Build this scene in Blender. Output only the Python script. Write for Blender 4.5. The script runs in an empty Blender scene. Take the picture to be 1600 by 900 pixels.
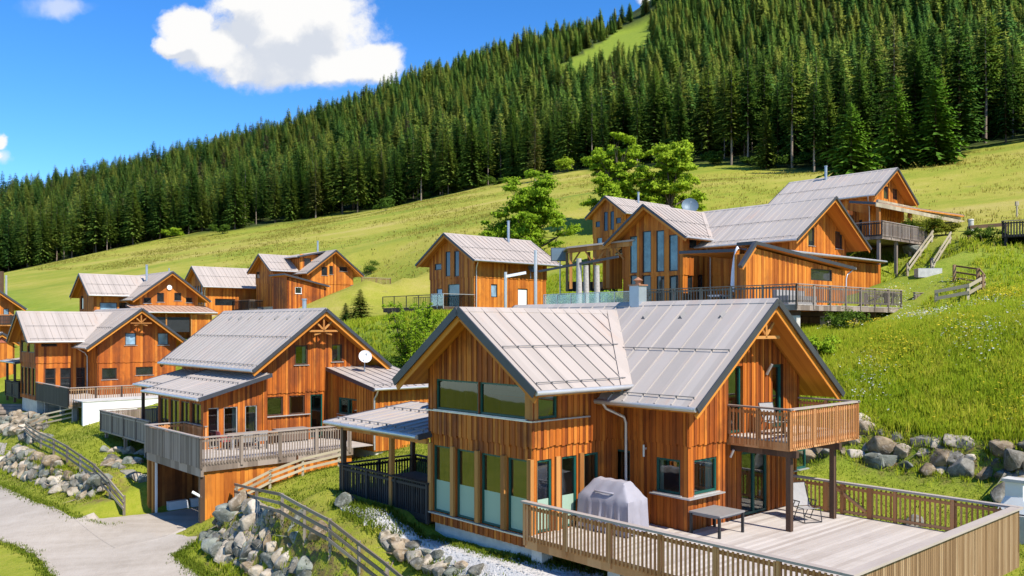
import bpy, math, random
import numpy as np
from mathutils import Vector, Matrix

R = random.Random(11)
NR = np.random.default_rng(5)
rad = math.radians
SC = bpy.context.scene
COL = SC.collection

# ------------------------------------------------------------------ camera
F, HY, CAM_Z = 1343.0, 510.0, 6.2          # focal length and horizon in photo pixels, eye height
cam = bpy.data.cameras.new('camera'); camo = bpy.data.objects.new('camera', cam); COL.objects.link(camo)
cam.lens = 36 * F / 1600; cam.sensor_width = 36; cam.shift_y = (HY - 450) / 1600
cam.clip_start = 0.3; cam.clip_end = 12000
camo.location = (0, 0, CAM_Z); camo.rotation_euler = (rad(90), 0, 0)
SC.camera = camo

# ------------------------------------------------------------------ sun, sky, exposure
SUN_AZ, SUN_EL = -46.0, 49.0               # azimuth from +X, elevation
sun = bpy.data.lights.new('sun', 'SUN'); suno = bpy.data.objects.new('sun', sun); COL.objects.link(suno)
sun.energy = 4.2; sun.angle = rad(0.53); sun.color = (1.0, 0.94, 0.84)
sd = Vector((math.cos(rad(SUN_EL)) * math.cos(rad(SUN_AZ)), math.cos(rad(SUN_EL)) * math.sin(rad(SUN_AZ)), math.sin(rad(SUN_EL))))
suno.rotation_euler = sd.to_track_quat('Z', 'Y').to_euler()
SC.view_settings.view_transform = 'Standard'; SC.view_settings.look = 'None'
SC.view_settings.exposure = 0.80; SC.view_settings.gamma = 1.0
SC.cycles.max_bounces = 6; SC.cycles.diffuse_bounces = 3; SC.cycles.transparent_max_bounces = 8
SC.cycles.use_denoising = True

world = bpy.data.worlds.new('World'); SC.world = world; world.use_nodes = True


class NT:
    """small helper around a node tree"""
    def __init__(s, tree): s.t = tree; s.n = tree.nodes; s.l = tree.links
    def new(s, typ, **kw):
        n = s.n.new(typ)
        for k, v in kw.items():
            if k.startswith('i_'): n.inputs[k[2:].replace('_', ' ')].default_value = v
            else: setattr(n, k, v)
        return n
    def put(s, sock, v):
        if hasattr(v, 'is_output'): s.l.new(v, sock)
        elif v is not None: sock.default_value = v
    def math(s, op, a, b=None, c=None, clamp=False):
        n = s.n.new('ShaderNodeMath'); n.operation = op; n.use_clamp = clamp
        s.put(n.inputs[0], a)
        if b is not None: s.put(n.inputs[1], b)
        if c is not None: s.put(n.inputs[2], c)
        return n.outputs[0]
    def vmath(s, op, a, b=None, out=0):
        n = s.n.new('ShaderNodeVectorMath'); n.operation = op
        s.put(n.inputs[0], a)
        if b is not None: s.put(n.inputs[1], b)
        return n.outputs[out]
    def mix(s, f, a, b, mode='MIX'):
        n = s.n.new('ShaderNodeMix'); n.data_type = 'RGBA'; n.blend_type = mode
        s.put(n.inputs[0], f); s.put(n.inputs[6], a); s.put(n.inputs[7], b)
        return n.outputs[2]
    def noise(s, vec, scale, detail=3, rough=.55, out=0, dist=0):
        n = s.n.new('ShaderNodeTexNoise'); n.inputs['Scale'].default_value = scale
        n.inputs['Detail'].default_value = detail; n.inputs['Roughness'].default_value = rough; n.inputs['Distortion'].default_value = dist
        if vec is not None: s.l.new(vec, n.inputs['Vector'])
        return n.outputs[out]
    def ramp(s, f, stops, interp='LINEAR'):
        n = s.n.new('ShaderNodeValToRGB'); cr = n.color_ramp; cr.interpolation = interp
        while len(cr.elements) < len(stops): cr.elements.new(.5)
        for e, (p, c) in zip(cr.elements, stops):
            e.position = p; e.color = (c, c, c, 1) if isinstance(c, (int, float)) else (*c, 1)
        s.put(n.inputs[0], f); return n.outputs[0]
    def mrange(s, v, a, b, c=0.0, d=1.0):
        n = s.n.new('ShaderNodeMapRange'); n.interpolation_type = 'SMOOTHSTEP'
        s.put(n.inputs[0], v)
        for i, x in enumerate((a, b, c, d)): n.inputs[1 + i].default_value = x
        return n.outputs[0]


def build_world():
    N = NT(world.node_tree); N.n.clear()
    sky = N.new('ShaderNodeTexSky', sky_type='NISHITA', sun_disc=False, sun_elevation=rad(SUN_EL),
                sun_rotation=rad(90 - SUN_AZ), altitude=1400.0, air_density=0.8, dust_density=0.1, ozone_density=4.0)
    hs = N.new('ShaderNodeHueSaturation'); hs.inputs['Saturation'].default_value = 1.26; hs.inputs['Hue'].default_value = 0.5025; hs.inputs['Value'].default_value = 1.0
    N.l.new(sky.outputs[0], hs.inputs['Color'])
    bg = N.new('ShaderNodeBackground'); bg.inputs[1].default_value = 0.15; N.l.new(hs.outputs[0], bg.inputs[0])
    # cumulus: ellipses in direction space (azimuth tangent, elevation tangent), broken up by noise
    tc = N.new('ShaderNodeTexCoord'); d = tc.outputs['Generated']
    sx = N.new('ShaderNodeSeparateXYZ'); N.l.new(d, sx.inputs[0])
    y = N.math('MAXIMUM', sx.outputs[1], 0.02)
    u = N.math('DIVIDE', sx.outputs[0], y); v = N.math('DIVIDE', sx.outputs[2], y)
    cx = N.new('ShaderNodeCombineXYZ'); N.l.new(u, cx.inputs[0]); N.l.new(v, cx.inputs[1])
    P = cx.outputs[0]
    warp = N.noise(P, 14, 5, .6, out=1)
    wv = N.vmath('MULTIPLY', N.vmath('SUBTRACT', warp, (.5, .5, .5)), (.05, .04, 0))
    Pw = N.vmath('ADD', P, wv)
    def field(Q):
        best = None
        for (px, py, rx, ry) in CLOUDS:
            q = N.vmath('SUBTRACT', Q, ((px - 800) / F, (HY - py) / F, 0))
            q = N.vmath('DIVIDE', q, (rx / F, ry / F, 1))
            val = N.math('SUBTRACT', 1.0, N.vmath('LENGTH', q, out=1))
            best = val if best is None else N.math('SMOOTH_MAX', best, val, .12)
        return best
    n1 = N.noise(Pw, 11, 8, .58); n2 = N.noise(Pw, 30, 6, .62)
    f = N.math('ADD', field(Pw), N.math('MULTIPLY', N.math('SUBTRACT', n1, .5), .95))
    f = N.math('ADD', f, N.math('MULTIPLY', N.math('SUBTRACT', n2, .5), .62))
    f = N.math('ADD', f, N.math('MULTIPLY', N.math('SUBTRACT', N.noise(P, 75, 5, .65), .5), .22))
    mask = N.mrange(f, -.04, .40)
    # the same field a little towards the sun: where it is thicker there, this bit lies in the cloud's own shade
    Q2 = N.vmath('ADD', Pw, (.012, .036, 0))
    n3 = N.noise(Q2, 11, 8, .58)
    f2 = N.math('ADD', field(Q2), N.math('MULTIPLY', N.math('SUBTRACT', n3, .5), .95))
    sh = N.mrange(N.math('ADD', N.math('MULTIPLY', f2, .8), N.math('MULTIPLY', N.math('SUBTRACT', f2, f), 1.1)), .10, .80)
    colr = N.mix(sh, (1.0, .995, .985, 1), (.70, .745, .83, 1))
    bc = N.new('ShaderNodeBackground'); bc.inputs[1].default_value = .57; N.l.new(colr, bc.inputs[0])
    # thin wisps
    w1 = None
    for (px, py, rx, ry) in WISPS:
        q = N.vmath('DIVIDE', N.vmath('SUBTRACT', Pw, ((px - 800) / F, (HY - py) / F, 0)), (rx / F, ry / F, 1))
        val = N.math('SUBTRACT', 1.0, N.vmath('LENGTH', q, out=1))
        w1 = val if w1 is None else N.math('MAXIMUM', w1, val)
    wn = N.math('ADD', w1, N.math('MULTIPLY', N.math('SUBTRACT', N.noise(Pw, 16, 6, .6), .5), 1.2))
    wm = N.math('MULTIPLY', N.mrange(wn, .0, .9), .55)
    mask = N.math('MAXIMUM', mask, wm)
    front = N.math('GREATER_THAN', sx.outputs[1], .05)
    mask = N.math('MULTIPLY', mask, front)
    mx = N.new('ShaderNodeMixShader'); N.l.new(mask, mx.inputs[0]); N.l.new(bg.outputs[0], mx.inputs[1]); N.l.new(bc.outputs[0], mx.inputs[2])
    out = N.new('ShaderNodeOutputWorld'); N.l.new(mx.outputs[0], out.inputs[0])

CLOUDS = [(450, 45, 150, 75), (340, 75, 75, 40), (300, 45, 60, 40), (425, 95, 120, 48), (520, 100, 105, 42), (585, 98, 52, 36), (500, 20, 75, 60), (400, 0, 90, 60),
          (275, 75, 40, 18), (0, 218, 16, 17), (-14, 240, 26, 12), (1035, -6, 40, 16)]
WISPS = [(90, 12, 70, 20), (355, -5, 40, 14), (2, 243, 22, 16)]
build_world()

# ------------------------------------------------------------------ measuring helpers
TH = rad(-48.08); CT, ST = math.cos(TH), math.sin(TH)
def ab(a, b): return (CT * a - ST * b, ST * a + CT * b)              # village axes -> world
def to_ab(x, y): return (CT * x + ST * y, -ST * x + CT * y)
def pt(px, py, Y): return ((px - 800) / F * Y, Y, CAM_Z + (HY - py) / F * Y)


class Frame:
    """local axes of a house: x along the village's a axis, y along b, z from its floor"""
    def __init__(s, a0, b0, z0): s.a0, s.b0, s.z0 = a0, b0, z0
    def w(s, A, B, z=0):
        x, y = ab(s.a0 + A, s.b0 + B); return Vector((x, y, s.z0 + z))
    def ray(s, px):
        da, db = to_ab((px - 800) / F, 1.0); return da, db
    def onA(s, px, py, A):                                           # pixel -> (B, z) on the wall plane x = A
        da, db = s.ray(px); t = (s.a0 + A) / da
        return t * db - s.b0, CAM_Z + t * (HY - py) / F - s.z0
    def onB(s, px, py, B):
        da, db = s.ray(px); t = (s.b0 + B) / db
        return t * da - s.a0, CAM_Z + t * (HY - py) / F - s.z0
    def rA(s, x0, y0, x1, y1, A):                                    # rectangle of a window seen on plane x = A
        b0, _ = s.onA(x0, y0, A); b1, _ = s.onA(x1, y0, A); xm = (x0 + x1) / 2
        return (min(b0, b1), max(b0, b1), s.onA(xm, y1, A)[1], s.onA(xm, y0, A)[1])
    def rB(s, x0, y0, x1, y1, B):
        b0, _ = s.onB(x0, y0, B); b1, _ = s.onB(x1, y0, B); xm = (x0 + x1) / 2
        return (min(b0, b1), max(b0, b1), s.onB(xm, y1, B)[1], s.onB(xm, y0, B)[1])

H1 = Frame(-8.62, 17.24, 0); H2 = Frame(-33.3 - 8.62, 17.24, 0); H3 = Frame(-66.9, 17.4, .65); H4 = Frame(-89, 28.1, 5.2)
H11 = Frame(-105, 14.7, 4.3)
H5 = Frame(-114, 45, 8.2); H6 = Frame(-99.4, 54, 9.2); H7 = Frame(-59.5, 46.5, 7.9)
H8 = Frame(-30.2, 52.9, 7.4); H9 = Frame(-33.3, 70.9, 13.3); H10 = Frame(-67.6, 75, 14.1)

# ------------------------------------------------------------------ terrain
CP = []
def Q(a, b, z): x, y = ab(a, b); CP.append((x, y, z))
def P(px, py, Y): CP.append(pt(px, py, Y))
for q in [(-37.9, 16.6, -2.3), (-37.9, 17.6, -1.5), (-37.9, 19, -.95), (-37.6, 21, -.75), (-36, 18.6, -1.4), (-8, 16, -.85), (-8, 28, -.5), (-19, 16, -.8), (-29, 17, -.85), (-24, 16.5, -.8), (-2, 22, -.8), (4, 28, -.6), (2, 14, -1.5),
          (-8, 33, -.15), (-16, 33.5, 0), (-12, 33.5, -.1), (-3, 33.5, -.1), (3, 34, 0), (-12, 35.5, 1.45), (-18, 35.4, 1.4), (-8, 35.6, 1.6), (-3, 36, 1.7), (3, 36.5, 1.8),
          (-24.3, 42, 5.5), (-23.6, 47, 5.9), (-23.4, 52, 6.5), (-28, 47, 6.0), (-13, 42, 5.9), (-6, 42.5, 5.7), (-20, 38.5, 3.8), (-12, 38.5, 3.7), (-5, 38.8, 3.7), (-25, 31, 1.2), (-25, 35, 3.4), (-34, 31, 1.5),
          (-36, 42, 6.2), (-46, 44, 6.9), (-26, 52, 6.2), (-18, 55, 8.0), (-10, 56, 8.2), (-25, 60.6, 9.4), (-28, 67, 12.4), (-18, 75, 13), (-23, 75, 13),
          (-38, 66, 11), (-48, 60, 9), (-48, 33, 4.6), (-57, 35.3, 6.3), (-57, 45, 7.2), (-57, 58, 8.2), (-66, 50, 7.3),
          (-50, 30, 1.6), (-66, 32, 3.2), (-72, 40, 6.2), (-100, 53, 8.8), (-118, 45, 7.8), (-95, 29, 4.4), (-95, 40, 5.1), (-105, 15, 2.0), (-82, 30, 2.6),
          (-72, 18, .1), (-86, 20, .5), (-58, 16.5, -.8), (-45, 16, -1.4), (-60, 27, .2), (-90, 62, 10), (-75, 66, 10.6), (-33, 80, 15.0), (-45, 80, 14.8), (-67, 85, 15.8), (-67, 70, 12.4)]:
    Q(*q)
for p in [(400, 780, 40.5), (460, 740, 43), (529, 731, 47.5), (385, 797, 38.2), (441, 816, 37), (516, 864, 32.8), (600, 920, 28)]: P(*p)
for c in [(-12.5, 35.4, -3.45), (-13.3, 40.2, -2.3), (-7.3, 31.2, -2.5), (-9.6, 30.0, -3.5), (-4, 26, -2.7), (-7, 26, -3.6), (0, 20, -2.6), (-6, 18, -4.0), (0, 0, -5), (-30, -30, -9), (40, -40, -6),
          (-20, 38.7, -3.55), (-31, 52, -3.5), (-15, 33, -3.6), (-24, 26, -4.2), (-40, 40, -4.6), (-60, 50, -5), (-100, 20, -14), (-36, 62, -3.4), (-42, 70, -3.2), (40, 10, -1.2), (60, 40, 3), (-16, 42, -3.3),
          (-150, 90, -4), (-260, 120, -8)]: CP.append(c)
for p in [(41, 682, 64.8), (64, 702, 58.5), (105, 724, 53.5), (148, 757, 47.5), (193, 808, 42), (250, 700, 53), (180, 672, 56), (20, 640, 75), (60, 722, 55.8), (99, 738, 51.5), (126, 757, 48.5)]: P(*p)
# the meadow and the slope of the forest, up to the skyline and beyond it
for p in [(0, 428, 320), (240, 376, 325), (430, 350, 325), (600, 325, 323), (750, 293, 300), (900, 266, 260), (1000, 264, 232), (1100, 262, 214), (1290, 268, 180), (1450, 250, 166), (1600, 224, 160), (1850, 190, 150), (-250, 470, 330),
          (300, 405, 190), (100, 440, 190), (480, 385, 180), (640, 365, 165), (800, 330, 150), (900, 310, 145), (1100, 300, 135), (1600, 290, 110), (1500, 270, 125), (620, 405, 120), (560, 425, 110), (1850, 260, 100)]: P(*p)
for p in [(-350, 380, 850), (0, 318, 880), (200, 275, 930), (400, 228, 950), (520, 193, 950), (640, 139, 950), (760, 100, 950), (850, 68, 950), (930, 54, 960), (1010, 42, 960), (1100, -60, 1000), (1300, -160, 1000), (1600, -220, 950), (1900, -260, 900)]: P(*p)
for p in [(0, 385, 560), (300, 315, 570), (600, 235, 560), (850, 165, 540), (1100, 130, 520), (1350, 100, 480), (1600, 60, 440)]: P(*p)
for p in [(-350, 450, 1350), (0, 400, 1400), (400, 320, 1400), (700, 240, 1400), (930, 170, 1400), (1100, 60, 1500), (1600, -120, 1500)]: P(*p)
CPA = np.array(CP); _S = 60.0
def _phi(r): return np.where(r > 1e-9, r * r * np.log(np.maximum(r, 1e-9)), 0.0)
_X = CPA[:, :2] / _S; _n = len(_X)
_K = _phi(np.linalg.norm(_X[:, None] - _X[None], axis=2)) + np.eye(_n) * 4e-3
_Pm = np.hstack([np.ones((_n, 1)), _X]); _A = np.zeros((_n + 3, _n + 3)); _A[:_n, :_n] = _K; _A[:_n, _n:] = _Pm; _A[_n:, :_n] = _Pm.T
_w = np.linalg.solve(_A, np.concatenate([CPA[:, 2], np.zeros(3)]))

# level ground cut or filled for the houses: (a0, a1, b0, b1, lowest, highest, bank slope)
PADS = [(-29.5, -8.2, 16.6, 28.5, -.85, -.62, .8), (-56, -38, 15.6, 28.8, -9, -.45, .9), (-45.3, -38.85, 12.5, 20.4, -3.6, -3.25, 10.0), (-84, -66, 17.2, 29.5, -.9, .35, .9),
        (-106, -90, 29, 41, 4.2, 5.0, .7), (-63.5, -55, 46, 57.5, 7.0, 7.6, .7), (-49, -31, 53, 64.5, 6.8, 7.1, .7), (-44.5, -34, 71, 80.5, 12.6, 13.1, .6),
        (-122, -104, 45, 58, 7.2, 7.9, .6), (-112, -99, 54, 63, 8.2, 8.9, .6), (-73, -62, 75, 84, 13.2, 13.9, .6), (-24, -19, 28.6, 33.5, -.6, -.2, .8)]
def flat_pts(pxs, z): return [tuple(pt(px, py, (CAM_Z - z) * F / (py - HY))[:2]) for (px, py) in pxs]
def line_dist(x, y, pts, up):
    """signed distance from a polyline (positive towards the point up) and the run along it"""
    best = np.full(len(x), 1e9); sg = np.ones(len(x)); run = np.zeros(len(x)); acc = 0.0
    for (x0, y0), (x1, y1) in zip(pts[:-1], pts[1:]):
        L = math.hypot(x1 - x0, y1 - y0); ux, uy = (x1 - x0) / L, (y1 - y0) / L; t = (x - x0) * ux + (y - y0) * uy; tc = np.clip(t, 0, L)
        d = np.hypot(x - x0 - tc * ux, y - y0 - tc * uy); s = np.sign((x - x0) * -uy + (y - y0) * ux) * np.sign((up[0] - x0) * -uy + (up[1] - y0) * ux)
        k = d < best; best = np.where(k, d, best); sg = np.where(k, s, sg); run = np.where(k, acc + t, run); acc += L
    return best * sg, run, acc
# banks held up by boulders: foot line, a point on the upper side, height, width of the batter
WALL_A = flat_pts([(316, 862), (345, 888), (392, 917), (450, 952), (530, 1000)], -3.5)
WALL_B = flat_pts([(-2, 731), (20, 748), (45, 763), (88, 782), (120, 794), (152, 806)], -3.5)
WALL_C = [ab(a, 34.35) for a in (-22, -18, -14, -10, -6, -1)]
STEPS = [(WALL_A, (-8, 40), 1.45, .8), (WALL_B, (-24, 60), 1.0, .7), (WALL_C, ab(-12, 40), .9, .8)]
def terrain(x, y):
    x = np.atleast_1d(np.asarray(x, float)); y = np.atleast_1d(np.asarray(y, float)); out = np.empty_like(x)
    for i in range(0, len(x), 20000):
        xs, ys = x[i:i + 20000], y[i:i + 20000]
        D = np.sqrt((xs[:, None] / _S - _X[None, :, 0]) ** 2 + (ys[:, None] / _S - _X[None, :, 1]) ** 2)
        z = _phi(D) @ _w[:_n] + _w[_n] + _w[_n + 1] * xs / _S + _w[_n + 2] * ys / _S
        a, b = CT * xs + ST * ys, -ST * xs + CT * ys
        for (a0, a1, b0, b1, lo, hi, sl) in PADS:
            d = np.hypot(np.maximum(np.maximum(a0 - a, a - a1), 0), np.maximum(np.maximum(b0 - b, b - b1), 0))
            z = np.maximum(np.minimum(z, hi + sl * d), np.where(lo > -5, lo - sl * d, -1e3))
        for (bp, up, hh, wd) in STEPS:
            dl, tt, tot = line_dist(xs, ys, bp, up); e = np.clip(tt / 1.6, 0, 1) * np.clip((tot - tt) / 1.6, 0, 1)
            q = np.clip(dl / wd, 0, 1); z = z + np.where((dl > 0) & (dl < 6), hh * e * (q * q * (3 - 2 * q) - np.clip(dl / 6, 0, 1)), 0)
        dr = np.hypot(xs - 0, ys - 0)
        z = np.where(dr < 14, np.minimum(z, -2.0), z)
        out[i:i + 20000] = z
    return out
def tz(x, y): return float(terrain(x, y)[0])
_YS = np.geomspace(18, 1100, 1400)
def ground(px, py):
    """where the line of sight through a photo pixel meets the ground"""
    xs = (px - 800) / F * _YS; zr = CAM_Z + (HY - py) / F * _YS
    hit = np.nonzero(terrain(xs, _YS) >= zr)[0]
    i = hit[0] if len(hit) else len(_YS) - 1
    return Vector((xs[i], _YS[i], tz(xs[i], _YS[i])))

# ------------------------------------------------------------------ materials
MATS = {}
def newmat(name, rough=.6, spec=.4, metal=0.0):
    m = bpy.data.materials.new(name); m.use_nodes = True; N = NT(m.node_tree)
    b = N.n['Principled BSDF']; b.inputs['Roughness'].default_value = rough
    b.inputs['Specular IOR Level'].default_value = spec; b.inputs['Metallic'].default_value = metal
    MATS[name] = m
    return m, N, b
def bump(N, b, h, strength=.3, dist=.02):
    n = N.n.new('ShaderNodeBump'); n.inputs['Strength'].default_value = strength; n.inputs['Distance'].default_value = dist
    N.l.new(h, n.inputs['Height']); N.l.new(n.outputs[0], b.inputs['Normal'])
def simple(name, col, rough=.6, metal=0, var=.18, scale=3.0, spec=.4, bmp=0, detail=4):
    m, N, b = newmat(name, rough, spec, metal)
    tc = N.new('ShaderNodeTexCoord'); nz = N.noise(tc.outputs['Object'], scale, detail, .6)
    lo = [c * (1 - var) for c in col]; hi = [min(1, c * (1 + var)) for c in col]
    N.l.new(N.ramp(nz, [(.3, lo), (.7, hi)]), b.inputs['Base Color'])
    if bmp: bump(N, b, N.noise(tc.outputs['Object'], scale * 6, 4, .6), bmp, .02)
    return m
def wood(name, cols, bw=.16, rough=.62, weather=None, wscale=.6, wamt=.5, spec=.25, joint=0):
    """boards: the uv's u runs across them, v along them; every board gets its own tone, with grain and knots"""
    m, N, b = newmat(name, rough, spec)
    tc = N.new('ShaderNodeTexCoord'); s = N.new('ShaderNodeSeparateXYZ'); N.l.new(tc.outputs['UV'], s.inputs[0])
    bi = N.math('FLOOR', N.math('DIVIDE', s.outputs[0], bw))
    wn = N.new('ShaderNodeTexWhiteNoise', noise_dimensions='1D'); N.l.new(bi, wn.inputs['W'])
    cx = N.new('ShaderNodeCombineXYZ'); N.put(cx.inputs[0], N.math('MULTIPLY', s.outputs[0], 26)); N.put(cx.inputs[1], N.math('MULTIPLY', s.outputs[1], 1.1)); N.put(cx.inputs[2], N.math('MULTIPLY', bi, 3.7))
    g = N.noise(cx.outputs[0], 1.0, 5, .65)
    cy = N.new('ShaderNodeCombineXYZ'); N.put(cy.inputs[0], N.math('MULTIPLY', s.outputs[0], 5)); N.put(cy.inputs[1], N.math('MULTIPLY', s.outputs[1], .9)); N.put(cy.inputs[2], N.math('MULTIPLY', bi, 1.3))
    g2 = N.noise(cy.outputs[0], 1.0, 3, .6)
    t = N.math('ADD', N.math('MULTIPLY', wn.outputs[0], .62), N.math('ADD', N.math('MULTIPLY', g, .35), N.math('MULTIPLY', g2, .35)))
    t = N.math('SUBTRACT', t, .16)
    n = len(cols); c = N.ramp(t, [(.12 + .76 * i / (n - 1), cols[i]) for i in range(n)])
    if weather:
        wz = N.noise(tc.outputs['Object'], wscale, 4, .6)
        cz = N.new('ShaderNodeCombineXYZ'); N.put(cz.inputs[0], N.math('MULTIPLY', s.outputs[0], 3.2)); N.put(cz.inputs[1], N.math('MULTIPLY', s.outputs[1], .22)); N.l.new(wz, cz.inputs[2])
        c = N.mix(N.math('MULTIPLY', N.mrange(N.noise(cz.outputs[0], 1.0, 4, .65), .56, .72), wamt * .9), c, (*weather, 1))
        c = N.mix(N.math('MULTIPLY', N.mrange(N.math('ADD', wz, N.math('MULTIPLY', N.math('SUBTRACT', g2, .5), .5)), .48, .7), wamt), c, (*weather, 1))
    if joint:
        fu = N.math('FRACT', N.math('DIVIDE', s.outputs[0], bw)); e = N.math('ABSOLUTE', N.math('SUBTRACT', fu, .5))
        c = N.mix(N.math('MULTIPLY', N.mrange(e, .42, .49), joint), c, (.02, .008, .004, 1))
    N.l.new(c, b.inputs['Base Color'])
    bump(N, b, g, .22, .006)
    return m

wood('siding', [(.12, .026, .006), (.33, .080, .010), (.48, .135, .016), (.60, .215, .034)], weather=(.12, .034, .012), wamt=.58, bw=.13, joint=.75)
wood('siding_golden', [(.24, .058, .008), (.43, .130, .016), (.55, .185, .023), (.66, .265, .04)], weather=(.20, .06, .016), wamt=.48, bw=.13, joint=.6)
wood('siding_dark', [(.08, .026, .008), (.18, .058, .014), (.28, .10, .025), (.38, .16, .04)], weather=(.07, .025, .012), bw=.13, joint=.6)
wood('soffit', [(.38, .125, .017), (.52, .19, .027), (.60, .24, .036)], bw=.14)
wood('beam', [(.26, .10, .025), (.42, .18, .045), (.54, .26, .08)], bw=.5)
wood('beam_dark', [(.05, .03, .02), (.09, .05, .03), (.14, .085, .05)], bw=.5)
wood('rail_fresh', [(.36, .145, .045), (.52, .235, .085), (.64, .34, .15)], bw=.5)
wood('rail_tan', [(.16, .09, .045), (.27, .165, .085), (.38, .26, .15)], bw=.5)
wood('rail_grey', [(.14, .105, .08), (.25, .195, .155), (.37, .30, .245)], bw=.5)
wood('rail_weathered', [(.09, .072, .06), (.16, .13, .11), (.25, .205, .17)], bw=.5)
wood('rail_black', [(.018, .015, .014), (.035, .03, .028), (.06, .052, .048)], bw=.5)
wood('rail_cap', [(.24, .185, .15), (.32, .26, .22), (.42, .36, .31)], bw=.5)
wood('deck', [(.36, .31, .27), (.47, .42, .375), (.56, .51, .46)], bw=.145, weather=(.30, .25, .21), wamt=.4)
wood('fence', [(.13, .10, .075), (.22, .18, .14), (.32, .27, .21)], bw=.5)
wood('fence_pale', [(.28, .23, .16), (.38, .32, .22), (.48, .41, .29)], bw=.5)
simple('metal_light', (.55, .54, .52), .38, .55, .08, 2)
simple('zinc', (.36, .40, .44), .42, .5, .1, 2)
simple('guard', (.17, .16, .155), .6, 0, .12, 2)
simple('fascia', (.055, .058, .068), .45, .2, .12, 2)
simple('green_frame', (.008, .075, .058), .4, 0, .1, 2)
simple('brown_frame', (.055, .026, .014), .5, 0, .15, 2)
simple('black_paint', (.022, .023, .025), .45, 0, .15, 2)
simple('white_paint', (.72, .72, .70), .5, 0, .05, 2)
simple('concrete', (.48, .46, .42), .85, 0, .18, 2.5, bmp=.3)
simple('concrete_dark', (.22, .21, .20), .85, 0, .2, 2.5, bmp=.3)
simple('curtain', (.55, .42, .40), .8, 0, .12, 2)
simple('curtain_red', (.35, .08, .08), .8, 0, .12, 2)
simple('curtain_white', (.75, .74, .70), .8, 0, .05, 2)
simple('room', (.16, .12, .085), .8, 0, .15, 1)
simple('rust_roof', (.36, .17, .09), .6, .2, .22, 2.2)
simple('cover', (.30, .285, .315), .72, 0, .06, 3)
simple('mesh_fabric', (.30, .285, .27), .7, 0, .08, 10)
simple('table_grey', (.23, .22, .21), .5, 0, .08, 6)
simple('dish', (.62, .61, .60), .5, 0, .05, 2)
simple('dish_blue', (.12, .17, .21), .5, .1, .08, 2)
simple('bark', (.085, .062, .045), .9, 0, .35, 3, bmp=.4)
simple('bark_pale', (.22, .17, .13), .9, 0, .3, 3, bmp=.4)
simple('birch_post', (.38, .35, .31), .8, 0, .22, 6)
simple('sail', (.70, .71, .74), .7, 0, .05, 3)
simple('teal_cushion', (.10, .22, .26), .8, 0, .1, 4)
simple('red_tile', (.40, .12, .07), .7, 0, .2, 3)
simple('wicker', (.13, .085, .06), .7, 0, .3, 20)

def roof_mat(name, base, streak=None):
    m, N, b = newmat(name, .62, .2, 0)
    tc = N.new('ShaderNodeTexCoord'); s = N.new('ShaderNodeSeparateXYZ'); N.l.new(tc.outputs['UV'], s.inputs[0])
    bi = N.math('FLOOR', N.math('DIVIDE', s.outputs[0], .55))
    wn = N.new('ShaderNodeTexWhiteNoise', noise_dimensions='1D'); N.l.new(bi, wn.inputs['W'])
    cx = N.new('ShaderNodeCombineXYZ'); N.put(cx.inputs[0], N.math('MULTIPLY', s.outputs[0], 3.0)); N.put(cx.inputs[1], N.math('MULTIPLY', s.outputs[1], .35))
    st = N.noise(cx.outputs[0], 1, 4, .6); big = N.noise(tc.outputs['Object'], .45, 4, .6)
    t = N.math('ADD', N.math('MULTIPLY', wn.outputs[0], .3), N.math('ADD', N.math('MULTIPLY', st, .35), N.math('MULTIPLY', big, .35)))
    c = N.ramp(t, [(.25, [x * .84 for x in base]), (.55, base), (.8, [min(1, x * 1.12) for x in base])])
    if streak: c = N.mix(N.math('MULTIPLY', N.mrange(N.math('ADD', N.math('MULTIPLY', st, .5), N.math('MULTIPLY', big, .5)), .52, .68), .55), c, (*streak, 1))
    N.l.new(c, b.inputs['Base Color'])
    bump(N, b, N.noise(tc.outputs['Object'], 1.6, 2, .5), .12, .02)
    return m
roof_mat('roof', (.40, .355, .32), (.41, .29, .23))
roof_mat('roof_warm', (.385, .33, .29), (.38, .26, .195))
roof_mat('roof_brown', (.40, .27, .20), (.42, .20, .10))

def glass_mat(name, tint, mixf, refl):
    m = bpy.data.materials.new(name); m.use_nodes = True; N = NT(m.node_tree); N.n.clear(); MATS[name] = m
    tr = N.new('ShaderNodeBsdfTransparent'); tr.inputs[0].default_value = (*tint, 1)
    gl = N.new('ShaderNodeBsdfGlossy'); gl.inputs['Roughness'].default_value = .02; gl.inputs[0].default_value = (.9, .95, .95, 1)
    tc = N.new('ShaderNodeTexCoord'); bp = N.new('ShaderNodeBump'); bp.inputs['Strength'].default_value = .05; bp.inputs['Distance'].default_value = .05
    N.l.new(N.noise(tc.outputs['Object'], .8, 2, .5), bp.inputs['Height']); N.l.new(bp.outputs[0], gl.inputs['Normal'])
    fr = N.new('ShaderNodeFresnel'); fr.inputs[0].default_value = 1.5
    f = N.math('ADD', N.math('MULTIPLY', fr.outputs[0], mixf), refl, clamp=True)
    mx = N.new('ShaderNodeMixShader'); N.l.new(f, mx.inputs[0]); N.l.new(tr.outputs[0], mx.inputs[1]); N.l.new(gl.outputs[0], mx.inputs[2])
    o = N.new('ShaderNodeOutputMaterial'); N.l.new(mx.outputs[0], o.inputs[0]); return m
glass_mat('glass', (.52, .60, .54), 1.0, .13)
glass_mat('glass_rail', (.80, .83, .82), .35, .0)
glass_mat('glass_teal', (.34, .46, .43), .7, .07)
def dark_glass(name, col, rough=.04):
    m, N, b = newmat(name, rough, .8)
    tc = N.new('ShaderNodeTexCoord'); nz = N.noise(tc.outputs['Object'], 1.1, 3, .6)
    N.l.new(N.ramp(nz, [(.35, [c * .6 for c in col]), (.7, [c * 1.4 for c in col])]), b.inputs['Base Color'])
    bump(N, b, N.noise(tc.outputs['Object'], .8, 2, .5), .05, .05)
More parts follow.
